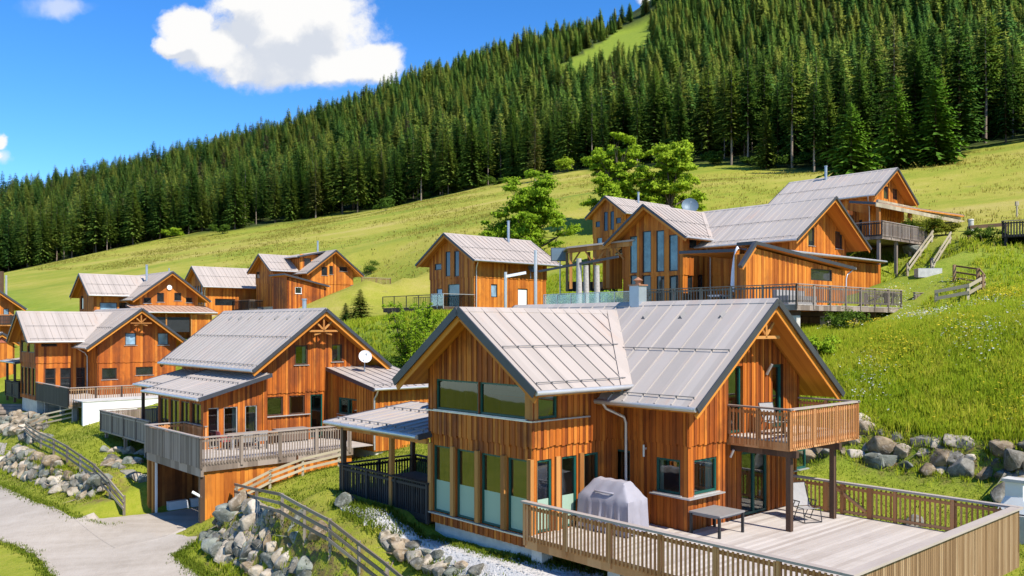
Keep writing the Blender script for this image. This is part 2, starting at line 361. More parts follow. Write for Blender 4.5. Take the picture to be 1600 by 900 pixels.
dark_glass('pane_dark', (.018, .022, .024)); dark_glass('pane_teal', (.10, .19, .20), .15); dark_glass('pane_sky', (.22, .33, .42), .12)
m_, N_, b_ = newmat('frosted', .35, .4); b_.inputs['Base Color'].default_value = (.31, .43, .33, 1)

# ------------------------------------------------------------------ mesh builder
class MB:
    def __init__(s): s.v = []; s.f = []; s.uv = []
    def face(s, pts, uv=None):
        i = len(s.v); s.v.extend(tuple(p) for p in pts); s.f.append(tuple(range(i, i + len(pts)))); s.uv.append(uv)
    def box(s, x0, x1, y0, y1, z0, z1):
        p = [(x, y, z) for z in (z0, z1) for y in (y0, y1) for x in (x0, x1)]
        for q in ((0, 2, 3, 1), (4, 5, 7, 6), (0, 1, 5, 4), (2, 6, 7, 3), (0, 4, 6, 2), (1, 3, 7, 5)): s.face([p[k] for k in q])
    def beam(s, p, q, w, h, up=(0, 0, 1), cap=True):
        p, q = Vector(p), Vector(q); d = (q - p); L = d.length; d.normalize(); up = Vector(up)
        if abs(d.dot(up)) > .95: up = Vector((1, 0, 0)) if abs(d.x) < .9 else Vector((0, 1, 0))
        r = d.cross(up).normalized() * w / 2; u = r.cross(d).normalized() * h / 2
        c0 = [p - r - u, p + r - u, p + r + u, p - r + u]; c1 = [x + (q - p) for x in c0]
        o = R.random() * 40; per = 0
        for k in range(4):
            wdt = w if k % 2 == 0 else h; k2 = (k + 1) % 4
            s.face([c0[k], c0[k2], c1[k2], c1[k]], [(o + per * .3, o), (o + per * .3 + wdt * .3, o), (o + per * .3 + wdt * .3, o + L), (o + per * .3, o + L)]); per += wdt
        if cap:
            s.face(c0[::-1], [(o, o), (o + .05, o), (o + .05, o + .05), (o, o + .05)]); s.face(c1, [(o, o), (o + .05, o), (o + .05, o + .05), (o, o + .05)])
    def prism(s, poly, vec):
        a = [Vector(p) for p in poly]; b = [p + Vector(vec) for p in a]; n = len(a)
        s.face(a); s.face(b[::-1])
        for k in range(n): s.face([a[k], b[k], b[(k + 1) % n], a[(k + 1) % n]])
    def tube(s, pts, r, n=8, cap=True):
        pts = [Vector(p) for p in pts]; rings = []; rr = r if isinstance(r, (list, tuple)) else [r] * len(pts)
        nrm = None
        for k, p in enumerate(pts):
            d = (pts[min(k + 1, len(pts) - 1)] - pts[max(k - 1, 0)]).normalized()
            if nrm is None: nrm = d.orthogonal().normalized()
            nrm = (nrm - d * nrm.dot(d)).normalized(); bn = d.cross(nrm)
            rings.append([p + (nrm * math.cos(2 * math.pi * j / n) + bn * math.sin(2 * math.pi * j / n)) * rr[k] for j in range(n)])
        base = len(s.v)
        for ring in rings: s.v.extend(tuple(q) for q in ring)
        L = 0
        for k in range(len(pts) - 1):
            dl = (pts[k + 1] - pts[k]).length
            for j in range(n):
                j2 = (j + 1) % n
                s.f.append((base + k * n + j, base + k * n + j2, base + (k + 1) * n + j2, base + (k + 1) * n + j))
                s.uv.append([(j * .05, L), (j * .05 + .05, L), (j * .05 + .05, L + dl), (j * .05, L + dl)])
            L += dl
        if cap:
            s.face(rings[0][::-1]); s.face(rings[-1])
    def lathe(s, c, prof, n=16):
        c = Vector(c); base = len(s.v)
        for (r, z) in prof:
            for j in range(n): s.v.append((c.x + r * math.cos(2 * math.pi * j / n), c.y + r * math.sin(2 * math.pi * j / n), c.z + z))
        for k in range(len(prof) - 1):
            for j in range(n):
                s.f.append((base + k * n + j, base + k * n + (j + 1) % n, base + (k + 1) * n + (j + 1) % n, base + (k + 1) * n + j)); s.uv.append(None)
    def mesh(s, name, smooth=False):
        me = bpy.data.meshes.new(name); me.from_pydata(s.v, [], s.f); ul = me.uv_layers.new(name='uv'); buf = []
        V = s.v
        for f, uv in zip(s.f, s.uv):
            if uv is None:
                p0, p1, p2 = Vector(V[f[0]]), Vector(V[f[1]]), Vector(V[f[2]]); n = (p1 - p0).cross(p2 - p0)
                n = n.normalized() if n.length > 1e-12 else Vector((0, 0, 1))
                if abs(n.z) > .97: tx, ty = Vector((1, 0, 0)), Vector((0, 1, 0))
                else:
                    tx = Vector((-n.y, n.x, 0)).normalized()
                    if abs(tx.x) > abs(tx.y): tx = tx if tx.x > 0 else -tx
                    else: tx = tx if tx.y > 0 else -tx
                    ty = n.cross(tx)
                for i in f: q = Vector(V[i]); buf += [q.dot(tx), q.dot(ty)]
            else:
                for t in uv: buf += [t[0], t[1]]
        ul.data.foreach_set('uv', buf)
        if smooth: me.polygons.foreach_set('use_smooth', [True] * len(me.polygons))
        me.update(); return me
    def build(s, name, mat, parent=None, smooth=False, label=None):
        if not s.f: return None
        me = s.mesh(name, smooth); me.materials.append(MATS[mat] if isinstance(mat, str) else mat)
        o = bpy.data.objects.new(name, me); COL.objects.link(o)
        if parent: o.parent = parent
        if label: o['label'] = label
        return o

def tag(o, label=None, cat=None, group=None, kind=None):
    if label: o['label'] = label
    if cat: o['category'] = cat
    if group: o['group'] = group
    if kind: o['kind'] = kind
    return o
def thing(name, label, cat, loc=(0, 0, 0), rz=0.0, group=None):
    o = bpy.data.objects.new(name, None); COL.objects.link(o); o.empty_display_size = .3
    o.location = loc; o.rotation_euler = (0, 0, rz); return tag(o, label, cat, group)
def copy_thing(o, loc, rz, label=None, group=None, scale=None, parent=None):
    c = o.copy(); COL.objects.link(c)
    if parent is None:
        c.location = loc; c.rotation_euler = (0, 0, rz)
        if scale: c.scale = (scale,) * 3 if isinstance(scale, (int, float)) else scale
        if label: c['label'] = label
        if group: c['group'] = group
    else: c.parent = parent
    for ch in o.children: copy_thing(ch, None, None, parent=c)
    return c

# ------------------------------------------------------------------ ground sheet
def graded(lo, hi, a, b, fine, grow=1.07, big=30):
    xs = list(np.arange(a, b, fine)); st = fine; x = b
    while x < hi: xs.append(x); st = min(big, st * grow); x += st
    xs.append(hi); st = fine; x = a
    while x > lo: st = min(big, st * grow); x -= st; xs.insert(0, max(x, lo))
    return np.array(sorted(set(np.round(xs, 4))))
def make_terrain():
    xs = graded(-2600, 2600, -45, 36, .55); ys = graded(-400, 3200, 14, 72, .55)
    GX, GY = np.meshgrid(xs, ys); x, y = GX.ravel(), GY.ravel(); z = terrain(x, y)
    v = np.column_stack([x, y, z]); nx, ny = len(xs), len(ys)
    i = (np.arange(ny - 1)[:, None] * nx + np.arange(nx - 1)[None]).ravel()
    f = np.column_stack([i, i + 1, i + nx + 1, i + nx])
    me = bpy.data.meshes.new('ground'); me.vertices.add(len(v)); me.vertices.foreach_set('co', v.ravel())
    me.loops.add(f.size); me.loops.foreach_set('vertex_index', f.ravel()); me.polygons.add(len(f))
    me.polygons.foreach_set('loop_start', np.arange(len(f)) * 4); me.polygons.foreach_set('loop_total', np.full(len(f), 4)); me.polygons.foreach_set('use_smooth', np.ones(len(f), bool))
    me.update(calc_edges=True)
    a, b = CT * x + ST * y, -ST * x + CT * y
    px = 800 + F * x / np.maximum(y, 1)
    fd = forest_depth(x, y)
    forest = np.clip(fd / 8 + .3, 0, 1) * (1 - clearing(x, y))
    lawn = np.clip((34.5 - b) / 2.0, 0, 1)
    lawn = np.maximum(lawn, np.clip(1 - np.abs(b - 57) / 8, 0, 1) * np.clip((-20 - a) / 3, 0, 1) * (b < 66) * .6)
    dry = np.clip((b - 62) / 25, 0, 1) * np.clip(1 - fd / 5, 0, 1)
    dry = np.maximum(dry, np.clip((-66 - a) / 16, 0, 1) * np.clip((b - 36) / 10, 0, 1) * np.clip(1 - fd / 5, 0, 1))
    earth = np.zeros_like(x)
    for (bp, up, hh, wd) in STEPS:
        dl, tt, tot = line_dist(x, y, bp, up); earth = np.maximum(earth, ((dl > -.35) & (dl < 1.5) & (tt > -1) & (tt < tot + 1)).astype(float))
    col = np.column_stack([lawn, forest, dry, earth]).astype(np.float32)
    at = me.color_attributes.new('zone', 'FLOAT_COLOR', 'POINT'); at.data.foreach_set('color', col.ravel())
    m, N, bs = newmat('turf', .9, .15)
    tc = N.new('ShaderNodeTexCoord'); o = tc.outputs['Object']
    va = N.new('ShaderNodeVertexColor', layer_name='zone'); sp = N.new('ShaderNodeSeparateColor'); N.l.new(va.outputs[0], sp.inputs[0])
    mp = N.new('ShaderNodeMapping'); mp.inputs['Rotation'].default_value = (0, 0, rad(-30)); mp.inputs['Scale'].default_value = (.35, 1, 1); N.l.new(o, mp.inputs[0])
    nb = N.noise(mp.outputs[0], .05, 4, .6); nm = N.noise(o, .35, 5, .65); ns = N.noise(o, 2.6, 5, .7); nf = N.noise(o, 14, 4, .7)
    mead = N.ramp(N.math('ADD', N.math('MULTIPLY', nm, .5), N.math('MULTIPLY', ns, .5)), [(.3, (.11, .17, .012)), (.5, (.19, .25, .022)), (.7, (.27, .29, .04))])
    dryc = N.ramp(N.math('ADD', N.math('MULTIPLY', nb, .62), N.math('ADD', N.math('MULTIPLY', nm, .2), N.math('MULTIPLY', ns, .18))), [(.36, (.15, .20, .018)), (.45, (.235, .255, .028)), (.53, (.315, .29, .045)), (.64, (.40, .325, .095))])
    lawnc = N.ramp(N.math('ADD', N.math('MULTIPLY', nm, .45), N.math('ADD', N.math('MULTIPLY', ns, .3), N.math('MULTIPLY', nf, .25))), [(.34, (.14, .18, .012)), (.5, (.23, .255, .022)), (.66, (.33, .30, .05))])
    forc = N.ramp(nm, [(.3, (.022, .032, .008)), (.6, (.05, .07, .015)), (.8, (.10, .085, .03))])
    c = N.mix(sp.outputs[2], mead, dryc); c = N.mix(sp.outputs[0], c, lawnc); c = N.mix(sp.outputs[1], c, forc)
    # worn earth shows in a few patches
    ew = N.mrange(N.noise(o, .22, 5, .7), .64, .72)
    c = N.mix(N.math('MULTIPLY', ew, .45), c, (.23, .18, .08, 1))
    c = N.mix(N.math('MULTIPLY', va.outputs['Alpha'], N.mrange(ns, .36, .62)), c, (.15, .105, .045, 1))
    N.l.new(c, bs.inputs['Base Color'])
    bump(N, bs, N.math('ADD', N.math('MULTIPLY', ns, .6), N.math('MULTIPLY', nf, .4)), .8, .16)
    me.materials.append(m)
    ob = bpy.data.objects.new('ground', me); COL.objects.link(ob); tag(ob, kind='structure')
    return ob
_TL = np.array([(-900, 335), (-300, 330), (0, 320), (240, 325), (430, 325), (600, 323), (750, 300), (900, 262), (1000, 234), (1100, 217), (1290, 182), (1450, 168), (1600, 162), (1800, 152), (2600, 140)], float)
def forest_depth(x, y):
    """metres behind the edge of the wood (negative on the meadow)"""
    px = 800 + F * x / np.maximum(y, 1.0)
    wob = 4 * np.sin(x * .11) + 3 * np.sin(x * .31 + 1)
    return np.where(y > 60, y - np.interp(px, _TL[:, 0], _TL[:, 1]) + wob, -200.0)
def clearing(x, y):
    """the bare strip high on the ridge"""
    z = terrain(x, y) if len(np.atleast_1d(x)) < 200000 else np.zeros_like(x)
    px = 800 + F * x / np.maximum(y, 1); py = HY - F * (z - CAM_Z) / np.maximum(y, 1)
    t = np.clip((px - 872) / (1020 - 872), 0, 1); cy = 112 - 70 * t; hw = 6 + 20 * t
    return ((px > 868) & (px < 1018) & (py - cy < hw + 24) & (cy - py < hw) & (y > 480)).astype(float)

def road_band(name, mat, edge_l, edge_r, nu=10, lift=.03, label=None):
    """a strip between two world polylines, draped on the ground"""
    mb = MB(); n = len(edge_l); rows = []
    for i in range(n):
        row = []
        for k in range(nu + 1):
            t = k / nu; x = edge_l[i][0] * (1 - t) + edge_r[i][0] * t; y = edge_l[i][1] * (1 - t) + edge_r[i][1] * t
            row.append((x, y))
        rows.append(row)
    fl = [p for r_ in rows for p in r_]; zz = terrain([p[0] for p in fl], [p[1] for p in fl])
    W = nu + 1
    V = [(p[0], p[1], z + (lift if 0 < (i % W) < nu else -.06)) for i, (p, z) in enumerate(zip(fl, zz))]
    for i in range(n - 1):
        for k in range(nu):
            a = i * W + k; mb.face([V[a], V[a + 1], V[a + W + 1], V[a + W]])
    return tag(mb.build(name, mat, smooth=False), kind='structure')

# ------------------------------------------------------------------ building kit (house-local coordinates)
def FP(face, const):
    """(u along the wall, depth outwards, z) -> local point"""
    if face == 'A+': return lambda u, d, z: (const + d, u, z)
    if face == 'A-': return lambda u, d, z: (const - d, u, z)
    if face == 'B-': return lambda u, d, z: (u, const - d, z)
    return lambda u, d, z: (u, const + d, z)
def siding(mb, face, const, u0, u1, zb, top, openings=(), bw=.13, alt=.022, th=.1, extra=(), ragged=0.0):
    """vertical boards, every second one proud of its neighbours, cut round the openings"""
    T = FP(face, const); tf = top if callable(top) else (lambda u: top); bf = zb if callable(zb) else (lambda u: zb)
    k0, k1 = math.floor(u0 / bw), math.ceil(u1 / bw)
    br = sorted(set([round(x, 4) for x in [k * bw for k in range(k0, k1 + 1)] + [o[0] for o in openings] + [o[1] for o in openings] + list(extra) + [u0, u1] if u0 - 1e-6 <= x <= u1 + 1e-6]))
    for ua, ub in zip(br[:-1], br[1:]):
        if ub - ua < 1e-3: continue
        um = (ua + ub) / 2; idx = math.floor(um / bw); d = alt if idx % 2 else 0.0
        rag = ragged * ((idx * 7919 % 13) / 13 + (.5 if idx % 2 else 0)) if ragged else 0
        ta, tb_ = tf(ua + 1e-5), tf(ub - 1e-5); iv = [(bf(um) - rag, None)]
        cuts = sorted([(o[2], o[3]) for o in openings if o[0] - 1e-4 <= um <= o[1] + 1e-4])
        segs = []; z = bf(um) - rag
        for (a, b) in cuts:
            if a > z: segs.append((z, a, a))
            z = max(z, b)
        if z < max(ta, tb_): segs.append((z, ta, tb_))
        for (zl, zta, ztb) in segs:
            if max(zta, ztb) - zl < .01: continue
            p = lambda u, dd, zz: T(u, dd, zz)
            c = idx * .13 + .065 if bw != .13 else None
            ux = (lambda u: u) if c is None else (lambda u: c + (u - um) * .9 * .13 / bw)
            mb.face([p(ua, d, zl), p(ub, d, zl), p(ub, d, ztb), p(ua, d, zta)], [(ux(ua) + 1e-3, zl), (ux(ub) - 1e-3, zl), (ux(ub) - 1e-3, ztb), (ux(ua) + 1e-3, zta)])
            for (u, zt, sgn) in ((ua, zta, 1), (ub, ztb, -1)):
                uu = ux(um)
                mb.face([p(u, d, zl), p(u, d, zt), p(u, -th, zt), p(u, -th, zl)], [(uu, zl), (uu, zt), (uu + .01, zt), (uu + .01, zl)])
            uu = ux(um)
            mb.face([p(ua, d, zl), p(ua, -th, zl), p(ub, -th, zl), p(ub, d, zl)], [(uu, zl)] * 4)
            mb.face([p(ua, -th, zl), p(ua, -th, zta), p(ub, -th, ztb), p(ub, -th, zl)], [(uu, zl), (uu, zta), (uu, ztb), (uu, zl)])

def window(root, face, const, rect, frame='brown_frame', pane='pane_dark', mull=(), trans=(), door=False, sill=True, fw=.07, inset=.03, frost=None, label=None, curtain=None, top=None, rail=None):
    """frame with its pane (and sill, curtain) set in an opening of a wall"""
    u0, u1, z0, z1 = rect; T = FP(face, const - 0); fr = MB()
    def bar(a, b, c, d, dep0=-inset - .06, dep1=-inset):
        p = [T(a, dep0, c), T(b, dep1, d)]
        x = sorted((p[0][0], p[1][0])); y = sorted((p[0][1], p[1][1])); z = sorted((p[0][2], p[1][2])); fr.box(x[0], x[1], y[0], y[1], z[0], z[1])
    bar(u0, u0 + fw, z0, z1); bar(u1 - fw, u1, z0, z1); bar(u0 + fw, u1 - fw, z0, z0 + fw); bar(u0 + fw, u1 - fw, z1 - fw, z1)
    for m in mull: c = u0 + (u1 - u0) * m; bar(c - fw * .55, c + fw * .55, z0 + fw, z1 - fw)
    for m in trans: c = z0 + (z1 - z0) * m; bar(u0 + fw, u1 - fw, c - fw * .4, c + fw * .4, -inset - .05, -inset - .006)
    o = fr.build('door' if door else 'window', frame, root, label=label)
    q = MB(); dd = -inset - .045
    zf = z0 + fw if frost is None else z0 + (z1 - z0) * frost
    q.face([T(u0 + fw, dd, zf), T(u1 - fw, dd, zf), T(u1 - fw, dd, z1 - fw), T(u0 + fw, dd, z1 - fw)]); q.build('pane', pane, o)
    if frost is not None:
        q = MB(); q.face([T(u0 + fw, dd, z0 + fw), T(u1 - fw, dd, z0 + fw), T(u1 - fw, dd, zf), T(u0 + fw, dd, zf)]); q.build('frosted_pane', 'frosted', o)
    if sill and not door:
        s = MB(); p = [T(u0 - .08, -.02, z0 - .035), T(u1 + .08, .075, z0 - .003)]
        x = sorted((p[0][0], p[1][0])); y = sorted((p[0][1], p[1][1])); s.box(x[0], x[1], y[0], y[1], z0 - .035, z0 - .003); s.build('sill', 'metal_light', o)
    if curtain:
        s = MB(); (c0, c1, cm) = curtain; n = max(3, int((c1 - c0) * (u1 - u0) / .06))
        for k in range(n):
            ua = u0 + (u1 - u0) * (c0 + (c1 - c0) * k / n); ub = u0 + (u1 - u0) * (c0 + (c1 - c0) * (k + 1) / n); um = (ua + ub) / 2
            s.face([T(ua, -.20, z0 + .03), T(um, -.16, z0 + .03), T(um, -.16, z1), T(ua, -.20, z1)]); s.face([T(um, -.16, z0 + .03), T(ub, -.20, z0 + .03), T(ub, -.20, z1), T(um, -.16, z1)])
        s.build('curtain', cm, o)
    return o

def roof(root, axis, c, he, ze, zr, sf, sbr, sbe, mat='roof', seam=.56, guards=(.52, .94), back_fascia=True, gut=True, caps=True, th=.06, sth=.15, skip=(), vents=(), fh=.17):
    """two slopes of standing-seam sheet metal over a boarded soffit, with its rakes, ridge, gutters and snow guards"""
    M = (lambda s, t, z: (s, c + t, z)) if axis == 'A' else (lambda s, t, z: (c + t, s, z))
    dirn = 1 if sf > sbr else -1; slope = (zr - ze) / he; zt = lambda t: zr - slope * abs(t)
    sb = lambda t: sbr + (sbe - sbr) * abs(t) / he
    top = MB(); so = MB(); gd = MB(); gus = []; fas = []
    for sg in (1, -1):
        if sg in skip: continue
        for (mbx, off, tk, ins) in ((top, 0, th, 0), (so, th, sth, .05)):
            poly = [M(sf - dirn * ins, 0, zr - off), M(sf - dirn * ins, sg * (he - ins), zt(he - ins) - off), M(sb(he), sg * (he - ins), zt(he - ins) - off), M(sb(0), 0, zr - off)]
            mbx.prism(poly, (0, 0, -tk + (.002 if mbx is top else 0)))
        lo, hi = min(sf, sbr, sbe), max(sf, sbr, sbe); s = lo + .3
        while s < hi - .1:
            ta, tb_ = 0.03, he - .02; inside0 = (s - sb(0)) * dirn > 0; inside1 = (s - sb(he)) * dirn > 0
            if not inside0 and not inside1: s += seam; continue
            if inside0 != inside1:
                tx = he * (sbr - s) / (sbr - sbe)
                if inside0: tb_ = tx
                else: ta = tx
            if tb_ - ta > .15:
                p, q = Vector(M(s, sg * ta, zt(ta) + .018)), Vector(M(s, sg * tb_, zt(tb_) + .018)); top.beam(p, q, .035, .045, (0, 0, 1))
                for g in guards:
                    if ta + .1 < g * he < tb_ + .05:
                        pz = Vector(M(s, sg * g * he, zt(g * he))); gd.beam(pz, pz + Vector((0, 0, .10)), .035, .035)
            s += seam
        for g in guards:
            t = g * he; a, b = sf - dirn * .35, sb(t) + dirn * .25
            if (a - b) * dirn > .5: gd.tube([M(a, sg * t, zt(t) + .085), M(b, sg * t, zt(t) + .085)], .014, 6)
        for v in vents:
            t = .14 * he; p = Vector(M(v, sg * t, zt(t))); gd.prism([p + Vector(M(.09, 0, .0)) - Vector(M(0, 0, 0)), p + Vector(M(-.09, 0, 0)) - Vector(M(0, 0, 0)), p + Vector((0, 0, .12))], Vector(M(0, sg * .22, -slope * .22)) - Vector(M(0, 0, 0)))
        if gut:
            gu = MB(); gus.append(gu); gu.tube([M(sf - dirn * .02, sg * (he + .05), ze - .05), M(sb(he), sg * (he + .05), ze - .05)], .075, 8)
        # rake boards: dark metal edge, wood below
        ends = [(sf, dirn)] + ([(sbr, -dirn)] if back_fascia and abs(sbr - sbe) < .01 else [])
        for (se, dr) in ends:
            p, q = Vector(M(se + dr * .02, 0, zr - .07)), Vector(M(se + dr * .02, sg * (he + .02), ze - .07)); fa = MB(); fas.append(fa); fa.beam(p, q, .045, fh, (0, 0, 1))
            p, q = Vector(M(se - dr * .09, 0, zr - .30)), Vector(M(se - dr * .09, sg * (he - .04), ze - .27)); so.beam(p, q, .05, .17, (0, 0, 1))
    o = top.build('roof', mat, root)
    so.build('soffit', 'soffit', o); gd.build('snow_guard', 'guard', o)
    for fa in fas: fa.build('fascia', 'fascia', o)
    for gu in gus: gu.build('gutter', 'metal_light', o, True)
    if caps:
        rc = MB(); a, b = sf, sbr
        for sg in (1, -1): rc.prism([M(a, 0, zr + .035), M(a, sg * .2, zr + .03 - slope * .2), M(b, sg * .2, zr + .03 - slope * .2), M(b, 0, zr + .035)], (0, 0, -.03))
        rc.build('ridge_cap', mat, o)
    return o

def walls(root, axis, c, hw, zb, ze, zr, he, s0, s1, ops, mats=('siding', 'siding'), tier=2.65, bw=.13, skip=(), proud=.05, ragged=.05, name='wall'):
    """boarded walls under a gable roof: lower tier, and an upper tier standing a little proud of it"""
    slope = (zr - ze) / he; under = .24
    cell = {('A', 1): 'A+', ('A', -1): 'A-', ('B', 1): 'B+', ('B', -1): 'B-'}
    gable = lambda u: zr - under - slope * abs(u - c)
    sides = 'B' if axis == 'A' else 'A'
    jobs = [(cell[(axis, 1)], s1, c - hw, c + hw, gable, (c,)), (cell[(axis, -1)], s0, c - hw, c + hw, gable, (c,)),
            (cell[(sides, 1)], c + hw, s0, s1, zr - under - slope * hw, ()), (cell[(sides, -1)], c - hw, s0, s1, zr - under - slope * hw, ())]
    lo, up = MB(), MB()
    for (face, const, u0, u1, top, ex) in jobs:
        if face in skip: continue
        sgn = 1 if face[1] == '+' else -1
        o = [(r[0], r[1], r[2], r[3]) for r in ops.get(face, [])]
        if tier is None: siding(up, face, const, u0, u1, zb, top, o, bw, extra=ex)
        else:
            siding(lo, face, const, u0, u1, zb, tier, [(a, b, z0, min(z1, tier)) for (a, b, z0, z1) in o if z0 < tier], bw)
            siding(up, face, const + sgn * proud, u0 - proud, u1 + proud, tier - .04, top, [(a, b, z0, z1) for (a, b, z0, z1) in o if z1 > tier + .02], bw, extra=ex, ragged=ragged)
            T = FP(face, const)                                      # dark drip edge between the tiers
            p, q = Vector(T(u0, .02, tier - .02)), Vector(T(u1, .02, tier - .02))
    lo.build(name, mats[0], root); up.build(name, mats[1], root)

def railing(root, pts, zf, h=1.0, slat='rail_tan', cap='rail_cap', spacing=.13, sw=.05, sd=.03, low=.12, post_gap=1.6, postm=None, drop=0.0, name='railing', closed=False, caph=.05, capw=.17, postw=.1):
    """slatted railing: slats and rails are one mesh, handrail and posts are parts of their own"""
    sl, cp = MB(), MB(); posts = []; seg_i = 0
    for (a, b) in zip(pts[:-1], pts[1:]):
        a, b = Vector((a[0], a[1], zf)), Vector((b[0], b[1], zf)); d = b - a; L = d.length; d.normalize(); nrm = Vector((d.y, -d.x, 0))
        n = max(2, int(L / spacing))
        for k in range(n + 1):
            p = a + d * (L * k / n) + nrm * (.035)
            sl.beam(p + Vector((0, 0, low - drop)), p + Vector((0, 0, h - .07)), sw, sd, nrm, cap=False)
        for zz in (h - .16, low + .08): sl.beam(a + Vector((0, 0, zz)), b + Vector((0, 0, zz)), .045, .09)
        e = d * capw * .5
        hz = h + .003 * seg_i; seg_i += 1
        cp.beam(a - e + Vector((0, 0, hz)), b + e + Vector((0, 0, hz)), capw, caph)
        m = max(1, round(L / post_gap))
        for k in range(m + 1): posts.append(a + d * (L * k / m))
    o = sl.build(name, slat, root); cp.build('handrail', cap, o)
    done = []
    for p in posts:
        if any((p - q).length < .3 for q in done): continue
        done.append(p); m = MB(); m.box(p.x - postw / 2, p.x + postw / 2, p.y - postw / 2, p.y + postw / 2, zf - .25 - drop * .5, zf + h - .03); m.build('post', postm or slat, o)
    return o

def slab(root, name, mat, x0, x1, y0, y1, z0, z1, label=None):
    m = MB(); m.box(x0, x1, y0, y1, z0, z1); return m.build(name, mat, root, label=label)
def planks(root, name, mat, x0, x1, y0, y1, zt, along='B', w=.145, gap=.008, th=.035):
    m = MB()
    lo, hi = (x0, x1) if along == 'B' else (y0, y1); k = 0; u = lo
    while u < hi - .02:
        v = min(u + w - gap, hi); o = k * .145
        if along == 'B': p = [(u, y0), (v, y0), (v, y1), (u, y1)]
        else: p = [(x0, u), (x1, u), (x1, v), (x0, v)]
        L = (y1 - y0) if along == 'B' else (x1 - x0)
        uvv = [(o + .01, y0), (o + .13, y0), (o + .13, y1), (o + .01, y1)] if along == 'B' else [(o + .01, x0), (o + .01, x1), (o + .13, x1), (o + .13, x0)]
        m.face([(*q, zt) for q in p], uvv); m.face([(*q, zt - th) for q in p[::-1]], uvv)
        for i in range(4): a, b = p[i], p[(i + 1) % 4]; m.face([(*a, zt), (*a, zt - th), (*b, zt - th), (*b, zt)], [(o + .02, 0)] * 4)
        u += w; k += 1
    return m.build(name, mat, root)
def mono_roof(root, corners, mat='roof', seam_dir=0, th=.07, sth=.12, seam=.56, guards=(.35, .9), name='porch_roof', gutter_edge=(2, 3), fascia_edges=((0, 3), (1, 2), (0, 1))):
    """one sloping slab; corners: high a, high b, low b, low a (top surface)"""
    c = [Vector(p) for p in corners]; t = MB(); t.prism(c, (0, 0, -th))
    L = (c[1] - c[0]).length; n = max(2, round(L / seam))
    for k in range(1, n):
        f = k / n; p = c[0].lerp(c[1], f); q = c[3].lerp(c[2], f); t.beam(p + Vector((0, 0, .018)), q + Vector((0, 0, .018)), .035, .045)
    o = t.build(name, mat, root)
    s = MB(); ctr = sum(c, Vector()) / 4; s.prism([p + (ctr - p).normalized() * .07 - Vector((0, 0, th + .002)) for p in c], (0, 0, -sth)); s.build('soffit', 'soffit', o)
    g = MB()
    for gg in guards:
        p, q = c[0].lerp(c[3], gg) + Vector((0, 0, .09)), c[1].lerp(c[2], gg) + Vector((0, 0, .09)); d = (q - p).normalized() * .15; g.tube([p + d, q - d], .014, 6)
        for k in range(0, n): x = p.lerp(q, (k + .5) / n); g.beam(x - Vector((0, 0, .10)), x, .05, .05)
    g.build('snow_guard', 'guard', o)
    for (i, j) in fascia_edges: fa = MB(); fa.beam(c[i] - Vector((0, 0, .08)), c[j] - Vector((0, 0, .08)), .05, .2); fa.build('fascia', 'fascia', o)
    if gutter_edge:
        gm = MB(); i, j = gutter_edge; out = (c[i] - c[(i - 1) % 4]); out.z = 0; out = out.normalized() * .06
        gm.tube([c[i] + out - Vector((0, 0, .07)), c[j] + out - Vector((0, 0, .07))], .075, 8); gm.build('gutter', 'metal_light', o, True)
    return o
def truss_ornament(root, face, const, u, z, s=1.0, mat='beam', lower=True):
    """carved star-like tie in the point of a gable"""
    m = MB(); T = FP(face, const); p = lambda du, dz, d=.0: Vector(T(u + du * s, d, z + dz * s))
    m.beam(p(-.85, 0), p(.85, 0), .1 * s, .1 * s); m.beam(p(0, -.03), p(0, .85), .1 * s, .1 * s)
    for sg in (1, -1): m.beam(p(.06 * sg, .1), p(.48 * sg, .5), .09 * s, .09 * s)
    for sg in (1, -1) if lower else (): m.beam(p(sg * .14, -.1, -.06), p(sg * .52, -.2, -.06), .07 * s, .08 * s)
    return m.build('gable_ornament', mat, root)
def downspout(parent, pts, r=.05):
    m = MB(); m.tube(pts, r, 8); return m.build('downspout', 'metal_light', parent, True)
def flue(parent, x, y, z0, z1, r=.12):
    r = min(r, .125); m = MB(); m.tube([(x, y, z0), (x, y, z1)], r, 10); m.tube([(x, y, z1 - .02), (x, y, z1 + .06)], r * 1.25, 10); return m.build('chimney', 'zinc', parent, False)

make_terrain()

def house(fr, label, group=None):
    return thing('chalet', label, 'chalet', fr.w(0, 0, 0), TH, group)
def lw(*a): return tuple(a)
GR = dict(frame='green_frame')

